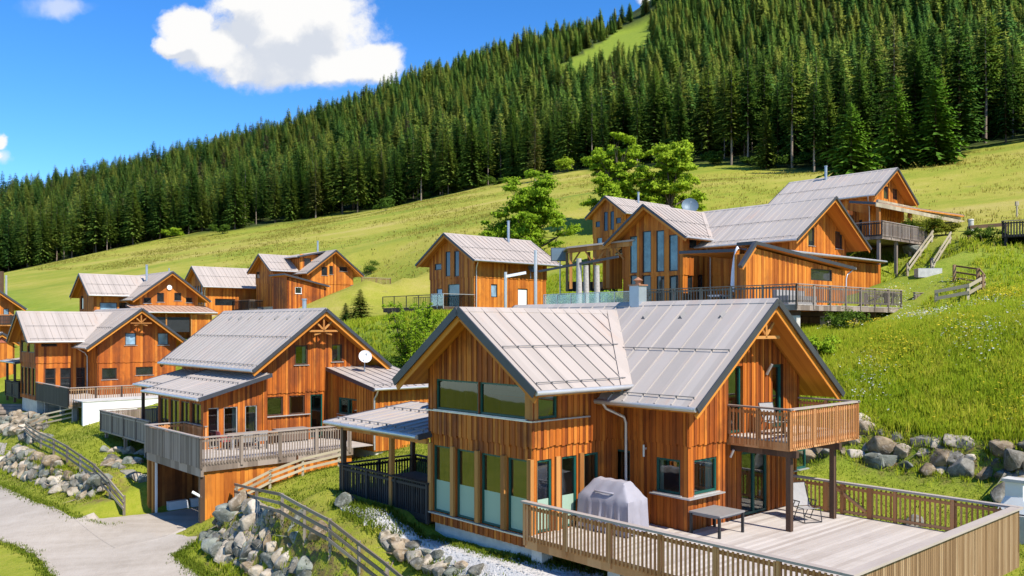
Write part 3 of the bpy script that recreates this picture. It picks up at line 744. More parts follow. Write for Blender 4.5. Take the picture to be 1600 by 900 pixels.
# ------------------------------------------------------------------ the large chalet in front
def build_front():
    f = H1; r = house(f, 'large orange timber chalet in the foreground, green window frames, wooden balcony over a big deck')
    GA = -7.15
    gA = {'door': f.rA(1158, 706, 1199, 806, GA), 'bay': f.rA(1084, 716, 1120, 770, GA), 'u1': f.rA(1136, 572, 1158, 650, GA), 'u2': f.rA(1205, 569, 1221, 650, GA), 'far': f.rA(1240, 702, 1260, 733, GA)}
    d0 = gA['door']; gA['door'] = (d0[0], d0[1], .02, 2.12)
    for k in ('u1', 'u2'): b0, b1, _, z1 = gA[k]; gA[k] = (b0, b1, 2.78, z1)
    b_ = gA['bay']; gA['bay'] = (4.35, b_[1], b_[2], b_[3])
    bay = f.rB(1025, 714, 1071, 770, 4.05); bay = (bay[0], -7.42, gA['bay'][2], gA['bay'][3])
    w5 = f.rB(957, 703, 985, 747, 4.05); w5 = (w5[0], w5[1], .5, 2.2)
    walls(r, 'A', 7.2, 3.15, -.5, 3.88, 7.07, 4.24, -17.3, GA, {'A+': [gA[k] for k in gA], 'B-': [bay, w5]}, bw=.13)
    window(r, 'A+', GA, gA['door'], 'green_frame', 'glass', mull=(.5,), door=True, fw=.09)
    window(r, 'A+', GA, gA['bay'], 'green_frame', 'glass', curtain=(.72, 1, 'curtain_white'))
    window(r, 'A+', GA, gA['u1'], 'green_frame', 'glass', door=True); window(r, 'A+', GA, gA['u2'], 'green_frame', 'glass', door=True, fw=.1)
    window(r, 'A+', GA, gA['far'], 'green_frame', 'glass')
    window(r, 'B-', 4.05, bay, 'green_frame', 'glass', curtain=(0, .16, 'curtain_white')); window(r, 'B-', 4.05, w5, 'green_frame', 'glass')
    # sloping zinc ledge of the corner window
    m = MB(); m.box(bay[0] - .12, GA + .22, 3.85, 4.05, bay[2] - .07, bay[2] - .03); m.box(GA, GA + .22, 4.05, gA['bay'][1] + .15, bay[2] - .07, bay[2] - .03); m.build('window_ledge', 'metal_light', r)
    m = MB(); m.box(GA - .24, GA + .03, 4.02, 4.29, 0, 2.6); m.build('corner_post', 'siding', r)
    # left wing: glazed ground floor, boarded band, two wide windows in the gable
    LA, RA, LB = -15.0, -9.95, .25
    lower = [(-14.83 + 1.26 * i, -14.83 + 1.26 * i + 1.0, -.03, 2.2) for i in range(4)]
    up = [(-14.62, -12.42, 3.43, 4.44), (-12.34, -10.2, 3.43, 4.44)]
    s1 = f.rA(838, 718, 862, 790, RA); s2 = f.rA(877, 716, 901, 780, RA); s3 = f.rA(912, 712, 935, 760, RA)
    side = [(max(s[0], .42), s[1], .02, 2.2) for s in (s1, s2, s3)]; su = (.42, f.rA(838, 617, 869, 652, RA)[1], 3.43, 4.2)
    walls(r, 'B', -12.475, 2.525, -.42, 4.36, 6.78, 3.48, LB, 4.05, {'B-': lower + up, 'A+': side + [su]}, bw=.13, skip=('B+',))
    for k, q in enumerate(lower): window(r, 'B-', LB, q, 'green_frame', 'glass', sill=False, fw=.06, frost=.47)
    window(r, 'B-', LB - .05, up[0], 'green_frame', 'glass_teal', fw=.06); window(r, 'B-', LB - .05, up[1], 'green_frame', 'glass_teal', fw=.06)
    for q in side[:2]: window(r, 'A+', RA, q, 'green_frame', 'glass', frost=.45, sill=False, door=False)
    window(r, 'A+', RA, side[2], 'green_frame', 'glass', sill=False); window(r, 'A+', RA + .05, su, 'green_frame', 'glass', sill=False)
    for i in range(5):
        x = (-14.93, -13.70, -12.44, -11.18, -9.99)[i]; m = MB(); m.box(x - .085, x + .085, LB - .12, LB + .02, -.03, 2.25); m.build('window_post', 'beam', r)
    for (q, q2) in zip(side[:-1], side[1:]): y = (q[1] + q2[0]) / 2; m = MB(); m.box(RA - .02, RA + .09, y - .09, y + .09, 0, 2.25); m.build('window_post', 'beam', r)
    m = MB(); m.box(RA - .25, RA + .07, LB - .075, LB + .16, 3.43, 4.7); m.build('corner_post', 'beam', r)
    m = MB(); m.box(LA - .1, RA + .16, LB - .17, LB - .06, 3.36, 3.4); m.box(RA + .06, RA + .16, LB - .06, 2.6, 3.36, 3.4); m.build('window_ledge', 'metal_light', r); m = MB(); m.box(LA - .1, RA + .14, LB - .16, LB - .03, -.09, -.05); m.build('window_ledge', 'metal_light', r)
    m = MB(); m.box(LA + .12, RA - .12, LB + .1, 4.0, -1.5, -.43); m.box(-17.2, GA - .1, 4.15, 10.25, -1.5, -.51); m.build('foundation', 'concrete', r)
    # floors and plain rooms inside, so the panes have something behind them
    m = MB(); m.box(LA + .15, RA - .15, LB + .2, 3.9, -.2, -.06); m.box(-17.1, GA - .15, 4.2, 10.2, -.2, -.06); m.box(LA + .15, RA - .15, LB + .2, 3.9, 2.5, 2.62); m.box(-17.1, GA - .15, 4.2, 10.2, 2.5, 2.62); m.build('floor', 'room', r)
    m = MB(); m.box(LA + .2, RA - .2, 3.2, 3.3, -.05, 5); m.box(-11.6, -11.5, 4.2, 10.1, -.05, 5); m.box(-9.3, -8.6, 5.6, 7.2, -.05, .8); m.build('inner_wall', 'room', r)
    rf = roof(r, 'A', 7.2, 4.24, 3.88, 7.07, -6.0, -18.4, -18.4, vents=(-7.6, -9.2, -10.8, -12.4), seam=.62, fh=.2)
    rl = roof(r, 'B', -12.45, 3.48, 4.36, 6.78, -.6, 6.75, 3.62, seam=.62, mat='roof_warm', fh=.26)
    m = MB(); z = lambda t: 6.78 - .6954 * abs(t) + .05
    for sg in (1, -1):
        m.prism([(-12.45 + sg * .05, 6.30, z(.05)), (-12.45 + sg * .05, 6.85, z(.05) + .0), (-12.45 + sg * 3.5, 3.62, z(3.5)), (-12.45 + sg * 3.5, 3.08, z(3.5))], (0, 0, -.045))
    m.build('valley_flashing', 'roof_warm', rl)
    m = MB(); m.box(-11.92, -11.48, 6.98, 7.42, 6.6, 7.68); m.build('chimney', 'zinc', rf)
    m = MB(); m.box(-11.96, -11.44, 6.94, 7.46, 7.68, 7.73); m.lathe((-11.7, 7.2, 7.73), [(.10, 0), (.10, .12), (.19, .15), (.02, .27)], 12); m.build('chimney_cap', 'rust_roof', rf)
    downspout(rf, [(-9.55, 2.9, 3.8), (-9.55, 3.05, 3.62), (-9.5, 3.85, 3.3), (-9.5, 3.95, 3.1), (-9.5, 3.95, .02)])
    downspout(rl, [(-9.0, 3.2, 4.25), (-9.3, 3.4, 4.0), (-9.75, 3.8, 3.9)], .045)
    truss_ornament(r, 'A+', -6.45, 7.2, 5.85, .95, lower=False)
    # balcony
    planks(r, 'balcony_floor', 'deck', GA, -4.97, 6.12, 10.4, 2.74)
    m = MB(); m.box(GA, -4.98, 6.1, 6.2, 2.45, 2.70); m.box(GA, -4.98, 10.3, 10.4, 2.45, 2.70); m.box(-5.08, -4.98, 6.2, 10.3, 2.45, 2.70)
    for y in (6.9, 7.9, 8.9, 9.7): m.box(GA, -5.08, y, y + .08, 2.48, 2.70)
    m.build('balcony_frame', 'rail_fresh', r)
    m = MB(); m.box(GA, -4.85, 6.3, 6.46, 2.24, 2.45); m.box(GA, -4.85, 8.95, 9.11, 2.24, 2.45); m.build('balcony_beam', 'beam_dark', r)
    for y in (6.38, 9.03): m = MB(); m.box(-5.2, -5.04, y - .08, y + .08, 0, 2.24); m.build('balcony_post', 'beam_dark', r)
    railing(r, [(GA, 6.14), (-4.98, 6.14), (-4.98, 10.38), (GA, 10.38)], 2.72, .98, 'rail_fresh', 'rail_cap', .115, .045, .03, -.2, 1.4, name='balcony_railing')
    # lamps on the wall
    for (x, y, z) in ((-8.75, 3.95, 2.35),): m = MB(); m.beam((x, y + .1, z), (x, y - .02, z), .06, .06); m.tube([(x, y - .02, z - .25), (x, y - .02, z + .12)], .035, 8); m.build('wall_lamp', 'metal_light', r)
    m = MB(); m.tube([(GA + .1, 6.15, 2.05), (GA + .22, 6.15, 2.3)], .04, 8); m.build('wall_lamp', 'metal_light', r)
    m = MB(); m.tube([(GA + .1, 8.25, 4.6), (GA + .3, 8.25, 4.95)], .05, 8); m.build('wall_lamp', 'metal_light', r)
    # covered porch on the left
    mono_roof(r, [(-21.0, 3.7, 3.05), (-14.9, 3.7, 3.05), (-14.9, -.35, 2.56), (-21.0, -.35, 2.56)], 'roof')
    m = MB()
    for k, (x, y) in enumerate(((-20.5, .15), (-17.2, .15), (-20.5, 3.4))):
        m = MB(); m.box(x - .08, x + .08, y - .08, y + .08, -.9, 2.45 + (.35 if y > 1 else 0)); m.build('porch_post', 'beam' if k == 1 else 'beam_dark', r)
    m = MB(); m.box(-20.9, -15.05, .08, .22, 2.2, 2.37); m.build('porch_beam', 'beam', r)
    planks(r, 'porch_floor', 'rail_black', -20.6, -15.05, .1, 3.6, -.22, along='A')
    slab(r, 'porch_frame', 'rail_black', -20.6, -15.05, .12, 3.6, -.5, -.27)
    railing(r, [(-15.0, .1), (-20.62, .1), (-20.62, 3.6), (-15.05, 3.6)], -.25, 1.12, 'rail_black', 'rail_black', .13, .06, .03, -.28, 1.8, name='porch_railing')
    for x in (-20.0, -17.6): m = MB(); m.box(x - .3, x + .3, -.05, .55, -1.2, -.5); m.build('footing', 'concrete', r)
    return r
build_front()

def build_deck():
    f = H1; r = thing('timber_deck', 'big greyed timber deck with slatted railing beside the foreground chalet', 'deck', f.w(-3.5, 5, 0), TH)
    g = bpy.data.objects.new('x', None)
    off = Vector((3.5, -5, 0))
    class S: pass
    def sh(o):
        return o
    o1 = planks(r, 'floor', 'deck', -6.45 + 0, -3.65, -5, -.95, -.0); o2 = planks(r, 'floor', 'deck', -3.65, 3.5, -5, 4.85, -.0)
    m = MB(); m.box(-6.5, 3.48, -5.0, -4.9, -.34, -.04); m.box(3.38, 3.48, -4.9, 4.8, -.34, -.04); m.box(-3.6, 3.45, 4.8, 4.9, -.34, -.04)
    for y in (-3, -1, 1, 3): m.box(-3.5, 3.45, y, y + .12, -.3, -.04)
    for x in (-6, -4.6): m.box(x, x + .12, -4.9, -1, -.3, -.04)
    m.build('frame', 'rail_fresh', r)
    railing(r, [(-6.5, -5.0), (3.5, -5.0)], 0, 1.02, 'rail_fresh', 'rail_cap', .135, .05, .035, -.1, 1.75, caph=.06, capw=.2)
    railing(r, [(3.5, -5.0), (3.5, 4.85)], 0, 1.028, 'rail_tan', 'rail_cap', .108, .092, .03, -.72, 3.2, caph=.06, capw=.26)
    railing(r, [(3.5, 4.85), (-3.45, 4.85)], 0, 1.035, 'rail_fresh', 'rail_cap', .15, .05, .035, .02, 1.65, caph=.06, capw=.2)
    m = MB(); m.beam((-.9, 4.83, .2), (-2.1, 4.83, .95), .06, .1); m.box(-.85, -.7, 4.78, 4.92, -.02, 1.0); m.box(-2.35, -2.2, 4.78, 4.92, -.02, 1.0); m.build('gate', 'rail_fresh', r)
    for (x, y) in ((-6.2, -4.6), (-3.2, -4.6), (-.2, -4.6), (3.1, -4.6), (3.1, 0), (3.1, 4.5), (0, 0)):
        m = MB(); m.box(x - .22, x + .22, y - .22, y + .22, -1.3, -.34); m.build('footing', 'concrete', r)
    bpy.data.objects.remove(g)
build_deck()

# ------------------------------------------------------------------ second chalet with its garage
def build_second():
    f = H2; r = house(f, 'second timber chalet with a lean-to, grey railed terrace and garage at the road')
    GA = -1.1; c = 6.7
    u = [f.rA(460, 539.5, 480, 570, GA), f.rA(517.8, 538, 533.7, 565, GA)]
    l = [f.rA(415, 620, 442, 649.5, GA), f.rA(451.8, 617.7, 476, 647, GA)]; dr = f.rA(485, 616, 504, 670, GA); dr = (dr[0], dr[1], .02, dr[3])
    walls(r, 'A', c, 3.15, -.4, 3.95, 7.2, 4.24, -12.2, GA, {'A+': u + l + [dr]}, bw=.13)
    for q in u: window(r, 'A+', GA + .05, q, 'brown_frame', 'glass', curtain=(.7, .98, 'curtain_white'))
    for q in l: window(r, 'A+', GA, q, 'brown_frame', 'glass', sill=False)
    m = MB(); m.box(GA, GA + .14, l[0][0] - .1, l[1][1] + .3, l[0][2] - .06, l[0][2] - .01); m.build('window_ledge', 'metal_light', r)
    window(r, 'A+', GA, dr, 'green_frame', 'glass', door=True)
    rf = roof(r, 'A', c, 4.24, 3.95, 7.2, 0, -13.4, -13.4, vents=(-1.5, -3, -4.5, -6.5, -8, -9.4, -10.8), guards=(.5, .95), seam=.52)
    truss_ornament(r, 'A+', -.3, c, 5.95, 1.05)
    flue(rf, -3.2, 7.1, 6.6, 7.75, .16)
    # lean-to: glazed front, doors to the terrace
    LA = -.75
    ds = [f.rA(319.8, 627.5, 341.8, 679, LA), f.rA(349.6, 626, 371, 677, LA), f.rA(383, 624, 401.7, 673, LA)]
    ds = [(a, b, .04, 2.05) for (a, b, _, _) in ds]
    m = MB(); siding(m, 'A+', LA, .2, 3.55, -.4, lambda y: 2.58 + .29 * y - .1, ds); siding(m, 'B-', .2, -7.2, LA, -.4, 2.48, [(-6.9 + 1.5 * i, -5.65 + 1.5 * i, .1, 2.25) for i in range(4)]); siding(m, 'A-', -7.2, .2, 3.55, -.4, lambda y: 2.5 + .29 * y)
    m.build('wall', 'siding', r)
    window(r, 'A+', LA, ds[0], 'metal_light', 'glass', door=True, curtain=(0, .95, 'curtain_red'), fw=.05)
    window(r, 'A+', LA, ds[1], 'metal_light', 'glass', door=True, curtain=(.72, 1, 'curtain_white'), fw=.05)
    window(r, 'A+', LA, ds[2], 'metal_light', 'glass', door=True, curtain=(.45, 1, 'curtain'), fw=.05)
    for i in range(4): window(r, 'B-', .2, (-6.9 + 1.5 * i, -5.65 + 1.5 * i, .1, 2.25), 'brown_frame', 'glass', sill=False, mull=(.5,))
    m = MB(); m.box(LA - .02, LA + .12, .1, .36, -.05, 2.5); m.build('corner_post', 'siding', r); m = MB(); m.box(LA - .02, LA + .1, 3.3, 3.55, -.05, 3.4); m.build('corner_post', 'siding', r)
    mono_roof(r, [(-7.9, 3.5, 3.72), (0, 3.5, 3.72), (0, -.4, 2.64), (-7.9, -.4, 2.64)], 'roof', guards=(.45, .92))
    mono_roof(r, [(-12.3, 3.5, 3.5), (-7.9, 3.5, 3.5), (-7.9, .6, 2.75), (-12.3, .6, 2.75)], 'roof', guards=(.9,))
    m = MB(); m.box(-12.0, -11.84, .9, 1.06, -.5, 2.6); m.build('porch_post', 'beam_dark', r)
    # annex on the right of the gable
    aw = f.rB(529, 622, 558, 648, 7.6); m = MB(); siding(m, 'B-', 7.6, GA, 3.4, -.4, lambda a: 3.85 - .19 * (a - GA) - .2, [aw]); siding(m, 'A+', 3.4, 7.6, 11.3, -.4, 2.78, ()); siding(m, 'B+', 11.3, GA, 3.4, -.4, lambda a: 3.85 - .19 * (a - GA) - .2); m.build('wall', 'siding_golden', r)
    window(r, 'B-', 7.6, aw, 'green_frame', 'glass', mull=(.5,), fw=.1)
    mo = mono_roof(r, [(GA + .02, 7.25, 3.9), (GA + .02, 11.6, 3.9), (3.9, 11.6, 2.98), (3.9, 7.25, 2.98)], 'roof_warm', guards=(.93,), gutter_edge=(2, 3))
    downspout(mo, [(3.95, 7.5, 2.9), (3.6, 7.62, 2.6), (3.5, 7.55, 2.4), (3.5, 7.55, -.3)])
    m = MB(); m.box(-12, GA - .1, 3.7, 9.7, -1.2, -.4); m.box(-7, LA - .1, .3, 3.6, -1.2, -.4); m.box(-1, 3.3, 7.7, 11.2, -1.2, -.4); m.build('foundation', 'concrete', r)
    m = MB(); m.box(-12, GA - .15, 3.7, 9.7, -.2, -.05); m.box(-7, LA - .15, .3, 3.6, -.2, -.05); m.box(-12, GA - .15, 3.7, 9.7, 2.5, 2.62); m.box(-4.3, -4.2, 3.8, 9.6, 0, 3.6); m.build('floor', 'room', r)
    m = MB(); m.tube([(GA + .08, 3.45, 3.6), (GA + .08, 3.4, -.3)], .05, 8); m.build('downspout', 'metal_light', rf)
    return r
build_second()

def build_garage():
    f = H2; r = thing('garage', 'open timber garage under the railed terrace, white kerb stones inside its dark opening', 'garage', f.w(0, 0, 0), TH)
    x0, x1, y0 = -3.35, 3.6, -1.75
    gz = -3.35
    planks(r, 'terrace_floor', 'deck', x0, x1, y0, .2, -.0, along='B'); planks(r, 'terrace_floor', 'deck', -.6, x1, .22, 7.4, -.0)
    m = MB(); m.box(x0, x1, y0, y0 + .14, -.62, -.04); m.box(x1 - .14, x1, y0 + .14, 6.2, -.40, -.04); m.box(x0, x0 + .14, y0 + .14, 2, -.5, -.04); m.build('rim_beam', 'rail_grey', r)
    m = MB(); siding(m, 'A+', x1 - .16, y0 + .1, 6.2, lambda y: gz - .2, -.42, (), bw=.2); m.build('side_wall', 'siding_golden', r)
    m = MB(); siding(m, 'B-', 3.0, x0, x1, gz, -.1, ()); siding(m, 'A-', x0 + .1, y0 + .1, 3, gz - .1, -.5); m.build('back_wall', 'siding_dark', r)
    for x in (x0 + .1, x0 + .75, x1 - .2): m = MB(); m.box(x - .1, x + .1, y0 + .02, y0 + .24, gz - .2, -.6); m.build('post', 'beam' if x < -2.5 else 'beam_dark', r)
    m = MB(); m.box(x0 + .9, x0 + .98, y0 + .1, y0 + .2, gz, -.65); m.build('door_track', 'white_paint', r)
    m = MB(); m.tube([(x1 - .35, y0 - .25, -1.3), (x1 - .15, y0 + .1, -1.55)], .06, 8); m.build('lamp', 'white_paint', r)
    for k in range(3): m = MB(); m.prism([(x0 + .75, -.9 + k * 1.2, gz), (x0 + .75, .2 + k * 1.2, gz), (x0 + .55, .15 + k * 1.2, gz + .5), (x0 + .55, -.85 + k * 1.2, gz + .5)], (-.28, 0, 0)); m.build('kerb_stone', 'white_paint', r)
    railing(r, [(x0, y0), (x1, y0)], 0, 1.16, 'rail_grey', 'rail_cap', .108, .08, .03, -.22, 2.2, name='railing', caph=.06, capw=.2, postw=.13); railing(r, [(x1, y0), (x1, 6.0)], 0, 1.165, 'rail_grey', 'rail_cap', .14, .055, .03, -.1, 2.2, name='railing', caph=.06, capw=.2, postw=.13)
    railing(r, [(x0, y0), (x0, .2), (-.6, .2)], 0, 1.16, 'rail_fresh', 'rail_cap', .14, .05, .03, .05, 1.2, name='railing')
    # long side terrace on the left
    railing(r, [(-7.3, -.25), (-16.0, -.25), (-16.0, 3.3)], -.15, 1.05, 'rail_grey', 'rail_cap', .115, .1, .03, -.3, 2.4, name='railing')
    planks(r, 'terrace_floor', 'deck', -16, -7.2, -.2, 3.3, -.15)
    railing(r, [(-7.3, 3.4), (-16.0, 3.4)], -.15, 1.05, 'rail_black', 'rail_grey', .16, .04, .03, .05, 2.4, name='railing')
    for x in (-15.6, -12, -8.5): m = MB(); m.box(x - .08, x + .08, -.1, .06, -1.3, -.25); m.build('post', 'rail_grey', r)
build_garage()

# ------------------------------------------------------------------ chalets further off
def lshape(f, label, gops, lops, lside, lw_=dict(), mats=('siding_golden', 'siding_golden'), frame='brown_frame', pane='pane_dark', bw=.24, ornament=True, right=None, guards=(.52, .94), rfm='roof_warm', foundation=1.5, rfm2=None):
    """the same L plan as the front chalet: a wing gabled to the right, a lower one gabled to the left"""
    r = house(f, label)
    R_ = dict(c=7.2, hw=3.15, he=4.24, ze=3.88, zr=7.07, w0=-17.3, w1=-7.15, rf=-6.0, rb=-18.4); R_.update(right or {})
    L_ = dict(c=-12.45, hw=2.525, he=3.48, ze=4.36, zr=6.78, w=.25, rf=-.6, sbr=6.75, sbe=3.62); L_.update(lw_)
    walls(r, 'A', R_['c'], R_['hw'], -.4, R_['ze'], R_['zr'], R_['he'], R_['w0'], R_['w1'], {'A+': [q[0] for q in gops]}, mats, bw=bw)
    for q in gops: window(r, 'A+', R_['w1'] + (.05 if q[0][2] > 2.6 else 0), q[0], frame, q[1] if len(q) > 1 else pane)
    yb = R_['c'] - R_['hw']
    walls(r, 'B', L_['c'], L_['hw'], -.4, L_['ze'], L_['zr'], L_['he'], L_['w'], yb, {'B-': [q[0] for q in lops], 'A+': [q[0] for q in lside]}, mats, bw=bw, skip=('B+',))
    for q in lops: window(r, 'B-', L_['w'] - (.05 if q[0][2] > 2.6 else 0), q[0], frame, q[1] if len(q) > 1 else pane, sill=False)
    for q in lside: window(r, 'A+', L_['c'] + L_['hw'] + (.05 if q[0][2] > 2.6 else 0), q[0], frame, q[1] if len(q) > 1 else pane, sill=False, trans=(.6,) if q[0][2] < 1 else ())
    rf = roof(r, 'A', R_['c'], R_['he'], R_['ze'], R_['zr'], R_['rf'], R_['rb'], R_['rb'], mat=rfm2 or rfm, guards=guards)
    rl = roof(r, 'B', L_['c'], L_['he'], L_['ze'], L_['zr'], L_['rf'], L_['sbr'], L_['sbe'], mat=rfm, guards=guards)
    k = (L_['zr'] - L_['ze']) / L_['he']; z = lambda t: L_['zr'] - k * abs(t) + .05; m = MB()
    for sg in (1, -1):
        m.prism([(L_['c'] + sg * .05, L_['sbr'] - .45, z(.05)), (L_['c'] + sg * .05, L_['sbr'] + .1, z(.05)), (L_['c'] + sg * L_['he'], L_['sbe'], z(L_['he'])), (L_['c'] + sg * L_['he'], L_['sbe'] - .5, z(L_['he']))], (0, 0, -.045))
    m.build('valley_flashing', rfm, rl)
    if ornament: truss_ornament(r, 'A+', R_['rf'] - .28, R_['c'], R_['zr'] - 1.25, 1.0)
    xd = L_['c'] + L_['hw'] + .45; downspout(rf, [(xd + .4, yb - 1.0, R_['ze'] - .1), (xd + .1, yb - .3, R_['ze'] - .5), (xd + .1, yb - .12, R_['ze'] - .8), (xd + .1, yb - .12, -.3)])
    m = MB(); m.box(L_['c'] - L_['hw'] + .1, L_['c'] + L_['hw'] - .1, L_['w'] + .1, yb, -foundation, -.4); m.box(R_['w0'] + .1, R_['w1'] - .1, yb + .1, R_['c'] + R_['hw'] - .1, -foundation, -.4); m.build('foundation', 'concrete', r)
    return r, rf, rl

def build_third():
    f = H3; G = -7.15; S = -9.925
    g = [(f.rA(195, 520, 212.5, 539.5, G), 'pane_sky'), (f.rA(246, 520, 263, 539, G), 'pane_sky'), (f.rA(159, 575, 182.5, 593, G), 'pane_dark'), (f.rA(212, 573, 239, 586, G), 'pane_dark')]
    ls = [((q[0], q[1], .1, 2.15), 'pane_dark') for q in (f.rA(70, 576, 87, 603, S), f.rA(94, 576, 111, 603, S), f.rA(119, 576, 133, 603, S))] + [(f.rA(64, 535, 89, 541.5, S), 'pane_dark')]
    lo = [((-14.8 + 1.24 * i, -13.85 + 1.24 * i, -.1, 2.2), 'pane_dark') for i in range(4)] + [((-14.6, -12.5, 3.4, 4.4), 'pane_dark'), ((-12.4, -10.3, 3.4, 4.4), 'pane_dark')]
    r, rf, rl = lshape(f, 'third timber chalet in the row, blue-reflecting gable windows and dark grey railed terrace', g, lo, ls, mats=('siding', 'siding'), bw=.2)
    mono_roof(r, [(-20, 3.4, 3.0), (-14.9, 3.4, 3.0), (-14.9, -.2, 2.55), (-20, -.2, 2.55)], 'roof_warm')
    for x, y in ((-19.6, .2), (-16.8, .2)): m = MB(); m.box(x - .09, x + .09, y - .09, y + .09, -1, 2.4); m.build('porch_post', 'beam_dark', r)
    railing(r, [(-15, .1), (-19.8, .1), (-19.8, 3.3)], -.3, 1.1, 'rail_black', 'rail_black', .12, .1, .03, -.2, 2.4, name='porch_railing')
    slab(r, 'porch_floor', 'rail_black', -19.8, -15, .12, 3.4, -.55, -.3)
    # terrace
    planks(r, 'terrace_floor', 'deck', -9.9, -.9, .3, 4.0, 0); planks(r, 'terrace_floor', 'deck', -7.0, -.9, 4.0, 9.5, 0)
    m = MB(); m.box(-9.9, -.9, .3, .42, -.4, -.04); m.box(-1.02, -.9, .42, 9.5, -.4, -.04); m.build('terrace_frame', 'rail_grey', r)
    railing(r, [(-9.9, .3), (-.9, .3)], 0, 1.08, 'rail_black', 'rail_cap', .11, .095, .03, -.35, 2.2, name='terrace_railing'); railing(r, [(-.9, .3), (-.9, 9.5)], 0, 1.08, 'rail_tan', 'rail_cap', .16, .05, .03, -.3, 2.0, postm='rail_black', name='terrace_railing')
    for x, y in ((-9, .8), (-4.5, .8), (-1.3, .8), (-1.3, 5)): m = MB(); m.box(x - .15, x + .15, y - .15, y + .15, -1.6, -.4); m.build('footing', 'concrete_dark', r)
build_third()

def build_fourth():
    f = H4; G = -7.15; S = -9.925
    g = [(f.rA(224, 465, 236, 474, G),), (f.rA(245, 457.5, 256, 472, G),), (f.rA(272, 457.5, 283, 470, G),), (f.rA(290, 465, 300, 473, G),)]
    r, rf, rl = lshape(f, 'golden timber chalet behind the third one, with a rust brown porch roof', g, [((-14.6, -13.6, 2.9, 4.4),), ((-14.6, -13.6, .2, 2.3),)], [((.8, 2.6, 2.75, 3.6), 'pane_sky'), ((2.8, 3.9, 2.75, 3.6), 'pane_dark')], ornament=False, bw=.24)
    z0 = f.onA(217, 474, -7.0)[1]; A1 = -3.6
    b0 = f.onA(238, 489, A1)[0]; b1, z1 = f.onA(322, 488, A1)
    z1 = 2.55
    mono_roof(r, [(-7.1, 2.6, 3.3), (-7.1, 11.2, 3.3), (A1, 11.2, z1), (A1, 2.6, z1)], 'roof_brown', guards=(), gutter_edge=(2, 3))
    m = MB(); siding(m, 'A+', A1 - .5, 8.6, 10.8, -.4, 2.3, (), bw=.24); m.build('wall', 'siding_golden', r)
    for y in (3.0, 5.8, 8.5): m = MB(); m.box(A1 - .6, A1 - .45, y - .07, y + .07, -.4, 2.4); m.build('porch_post', 'beam', r)
    slab(r, 'porch_screen', 'black_paint', A1 - .58, A1 - .52, 3.2, 8.3, .4, 2.0)
    flue(rl, -10.6, 6.0, 5.4, 7.9, .14); flue(rf, -9, 7.9, 6.2, 7.5, .07)
    m = MB(); m.tube([(-7.05, 7.2, 5.3), (-6.95, 7.2, 5.3)], .28, 12); m.build('gable_clock', 'white_paint', r)
build_fourth()

def build_gable(f, label, axis, c, hw, he, ze, zr, w0, w1, rf_, rb_, ops, mats=('siding_golden', 'siding_golden'), rmat='roof_warm', frame='brown_frame', bw=.24, guards=(.55, .94), foundation=1.8):
    r = house(f, label)
    walls(r, axis, c, hw, -.4, ze, zr, he, w0, w1, {k: [q[0] for q in v] for k, v in ops.items()}, mats, bw=bw)
    const = {('A', 'A+'): w1, ('A', 'A-'): w0, ('A', 'B+'): c + hw, ('A', 'B-'): c - hw, ('B', 'B+'): w1, ('B', 'B-'): w0, ('B', 'A+'): c + hw, ('B', 'A-'): c - hw}
    for k, v in ops.items():
        for q in v:
            sg = 1 if k[1] == '+' else -1
            window(r, k, const[(axis, k)] + sg * (.05 if q[0][2] > 2.6 else 0), q[0], q[2] if len(q) > 2 else frame, q[1] if len(q) > 1 else 'pane_dark', sill=False, door=(len(q) > 3))
    rf = roof(r, axis, c, he, ze, zr, rf_, rb_, rb_, mat=rmat, guards=guards)
    m = MB()
    if axis == 'A': m.box(w0 + .1, w1 - .1, c - hw + .1, c + hw - .1, -foundation, -.4)
    else: m.box(c - hw + .1, c + hw - .1, w0 + .1, w1 - .1, -foundation, -.4)
    m.build('foundation', 'concrete', r)
    return r, rf

# chalet 5: long plain roof, glazed gable
f = H5
cc = [f.onB(p, 440, 0)[0] for p in (282, 317)]; c5 = sum(cc) / 2; h5 = abs(cc[1] - cc[0]) / 2
z5 = 6.2 + 94 / F * 115.5 - f.z0; e5 = 6.2 + 62.5 / F * 112.5 - f.z0
r5, rf5 = build_gable(f, 'distant timber chalet with a long rust-streaked roof and glazed gable, behind the fourth one', 'B', c5, h5 - .9, h5, e5, z5, .7, 12.5, 0, 13.3,
    {'B-': [((c5 - 2.1 + i * .85, c5 - 2.1 + i * .85 + .65, 1.0, e5 + .2), 'pane_sky') for i in range(5)], 'A+': [((2, 4.8, .8, 1.7), 'pane_dark'), ((9.5, 12, .3, 1.9), 'pane_dark')]}, guards=(.5,))
downspout(rf5, [(c5 + h5, .4, e5 - .1), (c5 + h5 - .8, .6, e5 - .6), (c5 + h5 - .8, .6, -.3)])
planks(r5, 'terrace_floor', 'deck', c5 + h5 - .8, c5 + h5 + 4, 4.5, 15, .3); slab(r5, 'terrace_frame', 'rail_grey', c5 + h5 - .8, c5 + h5 + 4, 4.6, 15, -1.2, .25)
railing(r5, [(c5 + h5 - .8, 4.5), (c5 + h5 + 4, 4.5), (c5 + h5 + 4, 15)], .3, 1.15, 'rail_black', 'rail_cap', .2, .06, .03, -.2, 2.5, name='terrace_railing')

